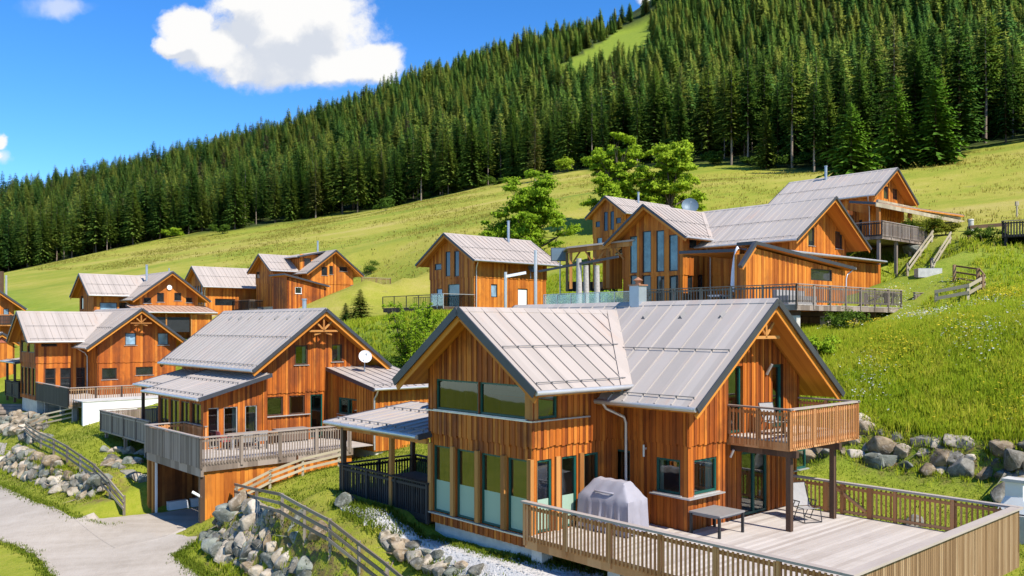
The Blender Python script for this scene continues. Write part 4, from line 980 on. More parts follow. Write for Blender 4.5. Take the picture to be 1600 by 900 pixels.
# chalet 6: L plan on the mound
f = H6
r6, rf6, rl6 = lshape(Frame(f.a0, f.b0, f.z0), 'distant timber chalet on the grassy mound, with lean-to and shed dormer on its roof', [(f.rA(502, 417, 511, 430.5, -1.1),), (f.rA(514, 415.5, 520, 429, -1.1),), (f.rA(530, 417, 542, 424, -1.1),)],
    [((-9.0, -8.0, 3.4, 4.3),)], [((-1.6, .2, .4, 2.0), 'pane_teal')], lw_=dict(c=-6.6, hw=2.5, he=3.4, ze=4.2, zr=6.5, w=-2.6, rf=-3.5, sbr=3.4, sbe=.4), right=dict(c=4.24, hw=3.15, w0=-11, w1=-1.1, rf=0, rb=-12.2), ornament=False)
m = MB(); siding(m, 'A+', -3.0, .6, 3.2, 3.8, 6.5, [(1.2, 2.2, 4.9, 6.0)], bw=.24); siding(m, 'B-', .6, -8.5, -3.0, 3.8, 5.95, (), bw=.24); m.build('wall', 'siding_golden', r6)
window(r6, 'A+', -3.0, (1.2, 2.2, 4.9, 6.0), 'brown_frame', 'pane_dark', sill=False)
mono_roof(r6, [(-9, 4.0, 7.05), (-2.4, 4.0, 7.05), (-2.4, -.1, 6.15), (-9, -.1, 6.15)], 'roof_warm', guards=())
w6 = f.rA(461, 448.6, 471.5, 459, 2.6)
lt = [f.onA(444, 427.4, 2.9), f.onA(514, 446.5, 2.9)]
m = MB(); sl = (lt[1][1] - lt[0][1]) / (lt[1][0] - lt[0][0]); tp = lambda y: lt[0][1] + sl * (y - lt[0][0]) - .3
siding(m, 'A+', 2.6, lt[0][0] + .5, lt[1][0] - .2, -1.6, tp, [w6], bw=.24); siding(m, 'B-', lt[0][0] + .5, -1.1, 2.6, -1.6, lt[0][1] - .3, (), bw=.24); m.build('wall', 'siding', r6)
window(r6, 'A+', 2.6, w6, 'white_paint', 'pane_dark', sill=True)
mono_roof(r6, [(3.0, lt[0][0], lt[0][1]), (-1.1, lt[0][0], lt[0][1]), (-1.1, lt[1][0], lt[1][1]), (3.0, lt[1][0], lt[1][1])], 'roof_warm', guards=())
flue(rf6, -5.5, 4.6, 6.5, 8.6, .16)
railing(r6, [(1.8, 7.0), (1.8, 11.5)], 2.6, .9, 'rail_tan', 'rail_cap', .2, .05, .03, -.2, 2, name='balcony_railing'); slab(r6, 'balcony_floor', 'white_paint', -1, 1.8, 7, 11.5, 2.3, 2.55)

# chalet 7: narrow house with glass-railed deck
f = H7
cc = [f.onB(p, 410, 0)[0] for p in (649, 740)]; c7 = sum(cc) / 2; h7 = abs(cc[1] - cc[0]) / 2
ze7 = CAM_Z + (HY - 405.5) / F * f.w(cc[1], 0).y - f.z0; zr7 = CAM_Z + (HY - 364) / F * f.w(c7, 0).y - f.z0
wl, wr = f.onB(672.5, 450, .9)[0], f.onB(741, 450, .9)[0]; hw7 = (wr - wl) / 2; cw7 = (wl + wr) / 2
c7 = (c7 + cw7) / 2
W = .9; sd = c7 + hw7
ops = {'B-': [(f.rB(680, 412, 690.4, 422, W),), (f.rB(696.7, 393, 704.4, 432, W), 'pane_dark', 'black_paint'), (f.rB(710.4, 392, 718, 432, W), 'pane_dark', 'black_paint'), (f.rB(682, 451, 691, 461, W), 'pane_sky'), ((lambda q: (q[0], q[1], .02, q[3]))(f.rB(700, 444, 718, 480, W)), 'pane_teal', 'green_frame', 1)],
       'A+': [(f.rA(767, 444, 777, 464.5, sd), 'pane_sky'), ((lambda q: (q[0], q[1], .02, q[3]))(f.rA(809, 451, 824.5, 476, sd)), 'white_paint', 'brown_frame', 1)]}
r7, rf7 = build_gable(f, 'timber chalet in the middle distance with glass-railed deck and tall steel flue', 'B', c7, hw7, h7, ze7, zr7, W, 9.6, 0, 10.6, ops, frame='black_paint')
flue(rf7, c7 + .6, 7.2, zr7 - 1.0, zr7 + 1.55, .17)
downspout(rf7, [(sd + .95, .6, ze7 - .1), (sd + .2, 1.0, ze7 - .6), (sd + .15, 1.05, ze7 - .9), (sd + .15, 1.05, -.3)])
dl = f.onB(598, 490, -2.6)[0]; dr_ = sd + .2
planks(r7, 'deck_floor', 'rail_grey', dl, dr_, -2.6, .85, -.02); slab(r7, 'deck_frame', 'beam_dark', dl, dr_, -2.55, .8, -.42, -.06)
for x in (dl + .4, dl + 4, c7, dr_ - .3): m = MB(); m.box(x - .12, x + .12, -2.3, -2.06, -2.6, -.42); m.build('deck_post', 'rail_grey', r7)
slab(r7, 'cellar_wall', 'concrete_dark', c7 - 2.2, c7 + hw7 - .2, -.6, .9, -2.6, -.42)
m = MB()
mid = f.onB(674, 480, -2.6)[0]; gm = (mid + dr_) / 2
k = dl
while k < mid - .01: m.beam((k, -2.6, -.1), (k, -2.6, 1.0), .06, .06); k += (mid - dl) / 4
m.beam((dl, -2.6, 1.0), (mid, -2.6, 1.0), .06, .06); m.beam((dl, -2.6, .1), (mid, -2.6, .1), .04, .04); m.beam((dl, .8, 1.0), (mid, .8, 1.0), .05, .05)
k = dl
while k < mid: m.beam((k, .8, 0), (k, .8, 1.0), .03, .03); k += .28
k = dl
while k < mid: m.beam((k, -2.6, .1), (k, -2.6, 1.0), .012, .012); k += .16
m.build('deck_railing', 'black_paint', r7)
m = MB(); m.beam((mid, -2.6, 1.05), (dr_, -2.6, 1.05), .07, .05); m.beam((dr_, -2.6, 1.05), (dr_, .8, 1.05), .07, .05)
for x in (mid, gm, dr_): m.beam((x, -2.6, -.2), (x, -2.6, 1.03), .05, .05)
g_ = m.build('glass_railing', 'metal_light', r7)
m = MB(); m.box(mid + .05, gm - .05, -2.61, -2.59, .05, 1.0); m.box(gm + .05, dr_ - .05, -2.61, -2.59, .05, 1.0); m.box(dr_ - .01, dr_ + .01, -2.5, .8, .05, 1.0); m.build('pane', 'glass_rail', g_)

# chalet 8: the big one on the right
f = H8
Wb = -1.4
wl, wr = f.onB(974, 440, Wb)[0], f.onB(1067, 440, Wb)[0]; hw8 = (wr - wl) / 2; cw8 = (wl + wr) / 2
c8 = cw8; tips = [f.onB(p, 380, -2.5)[0] for p in (944.8, 1073)]; h8 = max(hw8 + .7, abs(tips[1] - tips[0]) / 2)
S8 = c8 + hw8
tall = [f.rB(985, 369, 996.5, 414.5, Wb), f.rB(1004.7, 361, 1018, 414.5, Wb), f.rB(1026, 360, 1038.4, 414.5, Wb), f.rB(1046, 365, 1060, 413.5, Wb)]
low = [f.rB(985, 430, 996, 470, Wb), f.rB(1004, 430, 1017, 470, Wb), f.rB(1026, 430, 1038, 470, Wb), f.rB(1046, 429, 1060, 470, Wb)]; low = [(a, b, .1, z1) for (a, b, _, z1) in low]
tall = [(a, b, 2.9, min(z1, 8.0 - .75 * max(abs(a - c8), abs(b - c8)) - .55)) for (a, b, z0, z1) in tall]
ls = [f.rA(1076, 374, 1088, 388, S8)] + [(lambda q: (q[0], q[1], .1, q[3]))(f.rA(x0, 429, x1, 465, S8)) for (x0, x1) in ((1074.5, 1082), (1090, 1098), (1105, 1113), (1123, 1137))]
g8 = [f.rA(1262, 356, 1271.5, 384, -1.4), f.rA(1304, 362, 1315, 389, -1.4)]
lt8 = lambda y: 8.0 - .75 * abs(y)
r8, rf8, rl8 = lshape(f, 'large timber chalet on the right slope with four tall curtained gable windows', [(g8[0], 'pane_dark'), (g8[1], 'pane_dark')], [(q, 'pane_teal') for q in tall] + [(q, 'pane_dark') for q in low], [(ls[0], 'pane_dark')] + [(q, 'pane_dark') for q in ls[1:]],
    lw_=dict(c=c8, hw=hw8, he=h8, ze=5.25, zr=8.0, w=Wb, rf=-2.5, sbr=5.2, sbe=.9), right=dict(c=5.35, hw=4.0, he=5.35, ze=4.7, zr=8.1, w0=c8 - hw8 - 1, w1=-1.4, rf=0, rb=c8 - hw8 - 2), ornament=False, rfm='roof_warm', rfm2='roof', frame='black_paint', foundation=2.5)
# side block with the lopsided gable
A8 = 2.0
pk = f.onA(1181, 377, A8); rt = f.onA(1337, 418, A8); lf = f.onA(1158, 414, A8)
tpf = lambda y: (pk[1] + (rt[1] - pk[1]) * (y - pk[0]) / (rt[0] - pk[0]) if y > pk[0] else pk[1] + (lf[1] - pk[1]) * (pk[0] - y) / (pk[0] - lf[0])) - .32
w8 = f.rA(1266.5, 420.5, 1300, 438.5, A8 - .4); yl, yr = f.onA(1162, 440, A8 - .4)[0] + .25, f.onA(1320, 440, A8 - .4)[0]
m = MB(); siding(m, 'A+', A8 - .4, yl, yr, -.4, tpf, [w8], bw=.24, extra=(pk[0],)); siding(m, 'B-', yl + .02, .8, A8 - .42, -.4, tpf(yl) - .02, (), bw=.24); siding(m, 'A-', .8, yl, 1.3, -.4, lambda y: tpf(max(y, yl)) - .05, (), bw=.24, extra=(pk[0],)); siding(m, 'B+', yr, -1.3, A8 - .4, -.4, tpf(yr), (), bw=.24); m.build('wall', 'siding_golden', r8)
window(r8, 'A+', A8 - .4, w8, 'black_paint', 'pane_dark', sill=False)
zm = pk[1] + (rt[1] - pk[1]) * (1.3 - pk[0]) / (rt[0] - pk[0])
mono_roof(r8, [(A8, pk[0], pk[1]), (.7, pk[0], pk[1]), (.7, 1.3, zm), (A8, 1.3, zm)], 'roof', guards=(), gutter_edge=None)
mr = mono_roof(r8, [(A8, 1.3, zm), (-1.6, 1.3, zm), (-1.6, rt[0], rt[1]), (A8, rt[0], rt[1])], 'roof', guards=(.95,), gutter_edge=(2, 3))
m = MB(); m.beam((A8 - .06, lf[0], lf[1] - .1), (A8 - .06, pk[0] + .02, pk[1] - .1), .24, .2); m.build('rake_board', 'fascia', r8); m = MB(); m.beam((A8 - .16, lf[0] + .25, lf[1] - .2), (A8 - .16, pk[0] + .1, pk[1] - .36), .2, .2); m.build('rake_board', 'soffit', r8)
downspout(mr, [(A8 - .1, rt[0] - .05, rt[1] - .1), (A8 - .3, rt[0] - .6, rt[1] - .5), (A8 - .3, yr + .0, rt[1] - .8), (A8 - .3, yr - .1, -.2)])
b2 = f.onA(1378, 408, .6); b3 = f.onA(1374, 430, 0.2)
mono_roof(r8, [(-6, pk[0] + 3.2, rt[1] + 1.1), (-6, b2[0], rt[1] + 1.05), (.9, b2[0], b2[1]), (.9, pk[0] + 3.2, b2[1])], 'roof_brown', guards=(), gutter_edge=(2, 3))
m = MB(); siding(m, 'A+', .3, yr - 3, b3[0], -.4, b2[1] - .25, (), bw=.24); siding(m, 'B+', b3[0], -6, .3, -.4, b2[1] - .2, (), bw=.24); m.build('wall', 'siding_golden', r8)

def build_deck8():
    f = H8; r = thing('timber_deck', 'long grey railed deck on posts along the large chalet on the right-hand slope', 'deck', f.w(0, 0, 0), TH)
    x1 = -24.3 + 30.2; y0 = 42.5 - 52.9; y1 = 55.3 - 52.9; x0 = f.onB(1010, 470, y0)[0]
    xg = f.onB(850, 470, y0)[0]
    planks(r, 'floor', 'deck', x0, x1, y0, -1.5, 0, along='A'); planks(r, 'floor', 'deck', 0, x1, -1.5, y1, 0, along='A')
    planks(r, 'floor', 'deck', xg, x0 - .02, y0, -1.6, 0, along='A')
    m = MB(); m.box(x0, x1, y0, y0 + .15, -.32, -.05); m.box(x1 - .15, x1, y0 + .15, y1, -.32, -.05); m.build('frame', 'rail_grey', r)
    m = MB()
    for y in (y0 + 1, y0 + 4, y0 + 7, y0 + 10): m.box(xg, x1 - .4, y, y + .2, -.6, -.33)
    m.build('joist', 'beam_dark', r)
    railing(r, [(x0, y0), (x1, y0)], 0, 1.1, 'rail_weathered', 'rail_grey', .2, .06, .03, .1, 1.9, postm='rail_grey'); railing(r, [(x1, y0), (x1, y1)], 0, 1.1, 'rail_grey', 'rail_cap', .19, .06, .03, .12, 1.75, postm='rail_grey', low=.15) if False else railing(r, [(x1, y0), (x1, y1)], 0, 1.105, 'rail_weathered', 'rail_cap', .19, .06, .03, .12, 1.75, postm='rail_grey')
    # short flight of the deck beyond the gap
    railing(r, [(x1 + .2, y1 + 1.5), (x1 + .2, y1 + 3.6)], 0, 1.0, 'rail_grey', 'rail_grey', .17, .08, .03, -.1, 2.2); slab(r, 'step', 'concrete', x1 - .6, x1 + .3, y1 + 1.5, y1 + 3.7, -.5, -.12)
    railing(r, [(x1 - 2.4, y1 + .1), (x1 - 2.4, y1 + 3.6)], 0, 1.0, 'rail_grey', 'rail_grey', .25, .06, .03, .05, 2.2)
    for y in (y0 + .8, y0 + 4.2, y0 + 7.6, y0 + 11.2): m = MB(); m.box(x1 - .8, x1 - .35, y - .2, y + .2, -3.2, -.6); m.build('pillar', 'concrete' if y < y0 + 2 else 'rail_grey', r)
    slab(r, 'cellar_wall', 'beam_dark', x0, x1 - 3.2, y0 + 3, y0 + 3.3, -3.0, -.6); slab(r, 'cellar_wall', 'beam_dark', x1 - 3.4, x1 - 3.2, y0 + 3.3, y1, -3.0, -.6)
    # glass panels on the left
    m = MB(); n = 7; m.beam((xg, y0, 1.05), (x0, y0, 1.05), .07, .05)
    for k in range(n + 1): x = xg + (x0 - xg) * k / n; m.beam((x, y0, -.2), (x, y0, 1.03), .06, .06)
    g_ = m.build('glass_railing', 'metal_light', r); m = MB()
    for k in range(n): a = xg + (x0 - xg) * k / n; b = xg + (x0 - xg) * (k + 1) / n; m.box(a + .05, b - .05, y0 - .01, y0 + .01, .08, 1.0)
    m.build('pane', 'glass_rail', g_)
build_deck8()

# chalet 9: top right, with its flat porch and railed terrace
f = H9
g9 = [(f.rA(1380, 291, 1387, 311, -1.0),), (f.rA(1394, 295, 1401, 312, -1.0),)]
r9, rf9 = build_gable(f, 'timber chalet highest on the right-hand slope with flat-roofed porch and railed terrace on posts', 'A', 4.24, 3.3, 4.24, 4.0, 6.75, -9.6, -1.0, 0, -10.4, {'A+': g9, 'B-': [((-3.4, -1.6, .6, 2.1), 'pane_dark')]}, rmat='roof', guards=(.55,))
flue(rf9, -6.5, 3.9, 5.9, 7.7, .16)
downspout(rf9, [(-.6, -.1, 3.85), (-.9, .6, 3.3), (-.9, .8, 3.0), (-.9, .8, -.2)])
pA = 1.2; q0 = f.onA(1368, 316, pA); q1 = f.onA(1507, 336, pA)
mono_roof(r9, [(-1.0, q0[0], q0[1] + .35), (-1.0, q1[0], q1[1] + .35), (pA, q1[0], q1[1]), (pA, q0[0], q0[1])], 'roof_brown', guards=(), gutter_edge=None)
def bq(p): return f.onA(p, 340, pA - .3)[0]
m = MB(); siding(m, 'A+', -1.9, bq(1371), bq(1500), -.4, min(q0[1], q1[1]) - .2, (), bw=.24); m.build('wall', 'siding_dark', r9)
m = MB(); siding(m, 'A+', pA - .3, bq(1456), bq(1472), -.4, q1[1] - .25, (), bw=.24); m.build('wall', 'siding', r9)
for p in (1373, 1422): m = MB(); y = bq(p); m.box(pA - .45, pA - .2, y - .16, y + .16, -.4, q0[1] - .2); m.build('porch_post', 'beam', r9)
slab(r9, 'porch_fascia', 'fence_pale', pA - .02, pA + .06, q0[0], q1[0], min(q0[1], q1[1]) - .34, min(q0[1], q1[1]) - .02)
slab(r9, 'porch_beam', 'fence_pale', pA - .42, pA - .22, bq(1371), bq(1500), q1[1] - .42, q1[1] - .2)
tc9 = f.onA(1378, 341, 3.0)
planks(r9, 'terrace_floor', 'deck', -9, 3.0, tc9[0], q0[0] + 1.2, .02, along='A'); planks(r9, 'terrace_floor', 'deck', -.9, 3.0, q0[0] + 1.2, bq(1450), .02, along='A')
slab(r9, 'terrace_frame', 'rail_grey', -8.9, 2.98, tc9[0] + .02, q0[0] + 1, -.32, -.02); slab(r9, 'terrace_frame', 'rail_grey', -.9, 2.98, q0[0] + 1, bq(1448), -.32, -.02)
railing(r9, [(-9, tc9[0]), (3.0, tc9[0])], 0, 1.05, 'rail_black', 'rail_cap', .2, .06, .03, -.1, 2.2, name='terrace_railing'); railing(r9, [(3.0, tc9[0]), (3.0, f.onA(1448, 350, 3.0)[0])], 0, 1.05, 'rail_grey', 'rail_cap', .18, .09, .03, -.1, 1.7, name='terrace_railing')
for y in (tc9[0] + .3, tc9[0] + 3.3, tc9[0] + 6): m = MB(); m.box(2.5, 2.72, y - .11, y + .11, -4.2, -.32); m.build('terrace_post', 'rail_grey', r9)

# chalet 10: behind the large one
f = H10
cc = [f.onB(p, 340, 0)[0] for p in (914, 977)]; c10 = sum(cc) / 2; h10 = (cc[1] - cc[0]) / 2
Y = f.w(c10, 0).y; zr10 = CAM_Z + (HY - 306) / F * Y - f.z0; ze10 = zr10 - .72 * h10
W = .6
ops = {'B-': [(f.rB(931, 346, 938, 355, W),), (f.rB(944, 331, 950, 361, W),), (f.rB(954, 330, 960, 359, W),), (f.rB(963, 340, 971, 349, W),), (f.rB(933, 371, 941, 382, W), 'pane_sky')]}
r10, rf10 = build_gable(f, 'pale timber chalet partly hidden behind the large right-hand one, narrow windows in its gable', 'B', c10, h10 - .8, h10, ze10, zr10, W, 11, 0, 12, ops, frame='black_paint')
flue(rf10, c10 + .5, 5.5, zr10 - .6, zr10 + .9, .14)

# chalet 11: at the left edge of the picture
f = H11
r11, rf11 = build_gable(f, 'timber chalet cut by the left edge of the picture, with a small wooden balcony', 'A', 4.24, 3.2, 4.24, 3.85, 7.0, -10, -1.0, 0, -11, {'A+': [(f.rA(5, 482, 14, 492, -1.0), 'pane_sky')]}, foundation=4)
railing(r11, [(-1, 2.6), (.8, 2.6), (.8, 7.2), (-1, 7.2)], 2.2, .95, 'rail_black', 'rail_tan', .12, .1, .03, -.1, 2.2, name='balcony_railing'); slab(r11, 'balcony_floor', 'beam', -1, .8, 2.6, 7.2, 1.95, 2.2)

# ------------------------------------------------------------------ vegetation
def leafmat(name, cols, rough=.75, trans=.25, scale=.5, rnd=.5):
    m, N, b = newmat(name, rough, .15)
    oi = N.new('ShaderNodeObjectInfo'); tc = N.new('ShaderNodeTexCoord'); g = N.new('ShaderNodeNewGeometry')
    nz = N.noise(tc.outputs['Object'], scale, 3, .6)
    t = N.math('ADD', N.math('MULTIPLY', oi.outputs['Random'], rnd), N.math('ADD', N.math('MULTIPLY', nz, .3), N.math('MULTIPLY', g.outputs['Random Per Island'], .25)))
    n = len(cols); c = N.ramp(t, [(.1 + .85 * i / (n - 1), cols[i]) for i in range(n)])
    N.l.new(c, b.inputs['Base Color'])
    if trans:
        tl = N.new('ShaderNodeBsdfTranslucent'); N.l.new(c, tl.inputs[0]); mx = N.new('ShaderNodeMixShader'); mx.inputs[0].default_value = trans
        o = N.n['Material Output']; N.l.new(b.outputs[0], mx.inputs[1]); N.l.new(tl.outputs[0], mx.inputs[2]); N.l.new(mx.outputs[0], o.inputs[0])
    return m
leafmat('needles', [(.05, .135, .03), (.105, .215, .034), (.185, .30, .042), (.30, .37, .055)], trans=.5, rnd=.65)
leafmat('needles_far', [(.075, .20, .060), (.15, .30, .065), (.26, .40, .07), (.42, .46, .09)], trans=.5, rnd=.75)  # paler, bluer copy of the needles: haze of distance put into the colour
leafmat('needles_light', [(.14, .18, .034), (.22, .25, .052), (.32, .31, .085)], trans=.5)
leafmat('needles_bright', [(.13, .28, .03), (.20, .37, .035), (.29, .44, .05)], trans=.5, rnd=.4)
leafmat('needles_dead', [(.12, .085, .05), (.20, .15, .09), (.28, .22, .13)], trans=.4)
leafmat('leaves', [(.23, .38, .02), (.35, .50, .028), (.47, .58, .05)], trans=.5, scale=.8)
leafmat('leaves_dark', [(.06, .13, .014), (.10, .18, .018), (.16, .24, .024)], trans=.5, scale=1.2)
leafmat('leaves_yellow', [(.10, .14, .012), (.19, .22, .016), (.28, .27, .03)], trans=.5, scale=1.2)
leafmat('white_bloom', [(.5, .52, .45), (.7, .7, .66)], trans=.3)
leafmat('yellow_bloom', [(.55, .42, .02), (.7, .6, .05)], trans=.3)

def tri_mesh(name, V, T, mat, nrm=None):
    me = bpy.data.meshes.new(name); V = np.asarray(V, np.float32); T = np.asarray(T, np.int32)
    me.vertices.add(len(V)); me.vertices.foreach_set('co', V.ravel()); me.loops.add(T.size); me.loops.foreach_set('vertex_index', T.ravel())
    me.polygons.add(len(T)); me.polygons.foreach_set('loop_start', np.arange(len(T), dtype=np.int32) * 3); me.polygons.foreach_set('loop_total', np.full(len(T), 3, np.int32))
    me.update(calc_edges=True)
    if nrm is not None: me.normals_split_custom_set_from_vertices(np.asarray(nrm, np.float32).tolist())
    me.materials.append(MATS[mat]); return me

def spruce_crown(seed, H, Rm, base=.12, lev=.6, nb=7, seg=4, power=.8, droop=.32, sparse=0.0, mat='needles', width=.42):
    r = np.random.default_rng(seed); V = []; T = []
    z = base * H
    side = r.uniform(.8, 1.15, 8)
    while z < H * .985:
        f = (z - base * H) / (H * (1 - base)); L0 = Rm * (1 - f) ** power * (.62 + .38 * min(1, f * 6 + .35)) + .22
        n = max(3, int(round(nb * (.55 + .45 * (1 - f))))); a0 = r.uniform(0, 6.28)
        for k in range(n):
            if r.random() < sparse: continue
            a = a0 + 6.283 * k / n + r.uniform(-.3, .3); L = L0 * r.uniform(.68, 1.2) * side[int(a / 6.283 * 8) % 8]
            zz = z + r.uniform(-.25, .25); d = np.array([math.cos(a), math.sin(a), 0]); s = np.array([-d[1], d[0], 0])
            up0 = .10 + .5 * f ** 2; pts = []
            for i in range(seg + 1):
                t = i / seg; pts.append(d * (L * t) + np.array([0, 0, zz + L * (up0 * t - (droop + .12) * t * t + .10 * t ** 4)]))
            b = len(V); V.extend(pts)
            for i in range(seg):
                t = (i + .5) / seg; w = L * width * (1.05 - t) * r.uniform(.7, 1.25) + .10
                for sg in (1, -1):
                    tip = pts[i + 1] * .72 + pts[i] * .28 + s * sg * w + d * w * .35 + np.array([0, 0, -w * r.uniform(.28, .62)])
                    V.append(tip); T.append((b + i, b + i + 1, len(V) - 1))
                    if i < seg - 1:
                        tip2 = pts[i + 1] + s * sg * w * .55 + d * w * .55 + np.array([0, 0, -w * r.uniform(.1, .35)])
                        V.append(tip2); T.append((b + i + 1, b + i + 2, len(V) - 1))
            V.append(pts[-1] + d * .22 + np.array([0, 0, .02])); V.append(pts[-1] + s * .12); V.append(pts[-1] - s * .12); T.append((len(V) - 3, len(V) - 2, len(V) - 1))
        z += lev * (.75 + .5 * r.random()) * (1 - .45 * f)
    b = len(V); V += [np.array([.13, 0, H * .955]), np.array([-.07, .11, H * .955]), np.array([-.07, -.11, H * .955]), np.array([0, 0, H * 1.02])]; T += [(b, b + 1, b + 3), (b + 1, b + 2, b + 3), (b + 2, b, b + 3)]
    V = np.array(V); nr_ = V * np.array([1, 1, 0]); nr_ /= np.linalg.norm(nr_, axis=1)[:, None] + 1e-6; nr_ = nr_ * .7 + np.array([0, 0, .7]) + r.normal(scale=.22, size=V.shape)
    return tri_mesh('crown', V, T, mat, nr_ / np.linalg.norm(nr_, axis=1)[:, None])
def trunk_mesh(H, r0, mat, top=.97):
    m = MB(); n = 5; m.tube([(.06 * math.sin(i * 2.1), .06 * math.cos(i * 1.7), -1.2 + (H * top + 1.2) * i / n) for i in range(n + 1)], [r0 * (1 - .93 * i / n) for i in range(n + 1)], 7, cap=False)
    me = m.mesh('trunk', True); me.materials.append(MATS[mat]); return me
def tree_proto(name, crown, trunk):
    t = bpy.data.objects.new(name, None)
    for n, me in (('trunk', trunk), ('crown', crown)):
        o = bpy.data.objects.new(n, me); o.parent = t
    return t
SPR = []   # near prototypes: full, slim, bare-stemmed, ragged, light larch
for (sd_, H, Rm, base, lev, nb, sparse, mat, bk) in ((1, 23, 5.0, .06, .60, 8, .03, 'needles', 'bark'), (2, 24, 4.2, .10, .62, 7, .05, 'needles', 'bark'), (3, 25, 4.0, .28, .6, 7, .12, 'needles', 'bark_pale'),
                                             (4, 22, 4.7, .18, .62, 7, .16, 'needles', 'bark'), (5, 23, 5.0, .04, .58, 8, .03, 'needles', 'bark'), (6, 22, 3.0, .16, .6, 7, .12, 'needles_light', 'bark_pale'), (7, 24, 2.7, .36, .7, 6, .25, 'needles', 'bark_pale'), (8, 13, 5.6, .03, .62, 9, .05, 'needles_bright', 'bark'), (9, 17, 5.0, .04, .62, 9, .05, 'needles_bright', 'bark')):
    SPR.append((H, tree_proto('spruce', spruce_crown(sd_, H, Rm, base, lev, nb, 4, .8, .34, sparse, mat), trunk_mesh(H, .26, bk))))
MP = MATS  # keep
def place_tree(proto, loc, h, label, group=None, wide=1.0, name=None):
    H, t = proto; s = h / H
    c = copy_thing(t, loc, R.uniform(0, 6.28), label, group, (s * wide, s * wide, s)); c['category'] = 'tree'
    if name: c.name = name
    return c

# candidate positions over the whole wooded slope
cand = []
xs = np.arange(-900, 760, 7.2); ys = np.arange(150, 1120, 7.2)
GX, GY = np.meshgrid(xs, ys); gx = (GX + NR.uniform(-3.2, 3.2, GX.shape)).ravel(); gy = (GY + NR.uniform(-2.6, 2.6, GY.shape)).ravel()
far = np.hypot(gx, gy); keep = NR.random(len(gx)) < np.clip(1.08 - (far - 250) / 1100, .42, 1.0); gx, gy = gx[keep], gy[keep]
ppx = 800 + F * gx / gy; ok = (ppx > -430) & (ppx < 1950) & (forest_depth(gx, gy) > 0) & (gy < 1030); gx, gy = gx[ok], gy[ok]
gz = terrain(gx, gy); ppx = 800 + F * gx / gy; ppy = HY - F * (gz - CAM_Z) / gy
ok = (ppy > -90) & (clearing(gx, gy) < .5); gx, gy, gz, ppx, ppy = gx[ok], gy[ok], gz[ok], ppx[ok], ppy[ok]
# drop what the ridge hides
vis = np.ones(len(gx), bool)
for fr_ in (.55, .7, .8, .88, .94):
    zt_ = terrain(gx * fr_, gy * fr_); vis &= (zt_ - CAM_Z) / fr_ < (gz + 26 - CAM_Z)
gx, gy, gz, ppx, ppy = gx[vis], gy[vis], gz[vis], ppx[vis], ppy[vis]
depth = forest_depth(gx, gy); size = 24 / gy * np.where(depth < 16, 1.35, 1.0)
order = np.argsort(-size * (np.where((ppx > -20) & (ppx < 1620), 1, .3)))
near_i = []; 
for i in order:
    if len(near_i) >= 288: break
    if -40 < ppx[i] < 1640 and depth[i] < 46: near_i.append(i)
near_set = set(near_i)
ZN = [(330, 'at the left end of the wood'), (620, 'in the wood above the distant chalets'), (900, 'in the wood above the middle chalet'), (1150, 'in the wood behind the maples'), (1400, 'in the wood above the highest chalet'), (9999, 'in the tall wood at the right edge')]
KN = ['full green spruce', 'slim green spruce', 'bare-stemmed spruce', 'ragged dark spruce', 'dense dark spruce', 'pale yellow-green larch', 'thin long-stemmed spruce']
for i in near_i:
    edge = depth[i] < 14
    k = R.choices(range(7), (3, 3, 2.2, 2, 3, 1.3, 1.3) if edge else (3, 3.4, 1.5, 2, 2, 1.3, .8))[0]
    zone = next(n for (lim, n) in ZN if ppx[i] < lim)
    h = R.uniform(16, 29) * (1.0 if depth[i] > 8 else R.choice((.8, 1.0, 1.05)))
    row = 'front-row' if edge else 'back-row'
    place_tree(SPR[k], (gx[i], gy[i], gz[i]), h, f'{row} {KN[k]} {zone}', f'{row} {KN[k]}s {zone}', R.uniform(.85, 1.2), 'larch_tree' if k == 5 else 'spruce_tree')
# single conifers one can pick out
for (px, py, h, k, wd, lab) in ((1330, 286, 158, 7, 1.0, 'broad bright green spruce standing forward of the wood above the highest chalet'), (1400, 264, 116, 8, .95, 'tall green spruce on the meadow right of the broad bright one'), (1462, 258, 102, 8, 1.0, 'bushy dark spruce at the corner of the wood by the right meadow'),
                                (836, 284, 166, 5, 1.0, 'pale larch standing alone before the dark wood behind the left maple'), (706, 296, 200, 5, .9, 'pale dry larch at the forest edge above the middle chalet'), (1143, 258, 100, 2, 1.15, 'spruce with bare lit stem at the forest edge right of the maples')):
    p = ground(px, py); h = (py - h) / F * p.y; place_tree(SPR[k], p - Vector((0, 0, .2)), h, lab, None, wd, 'larch_tree' if k == 5 else 'spruce_tree')

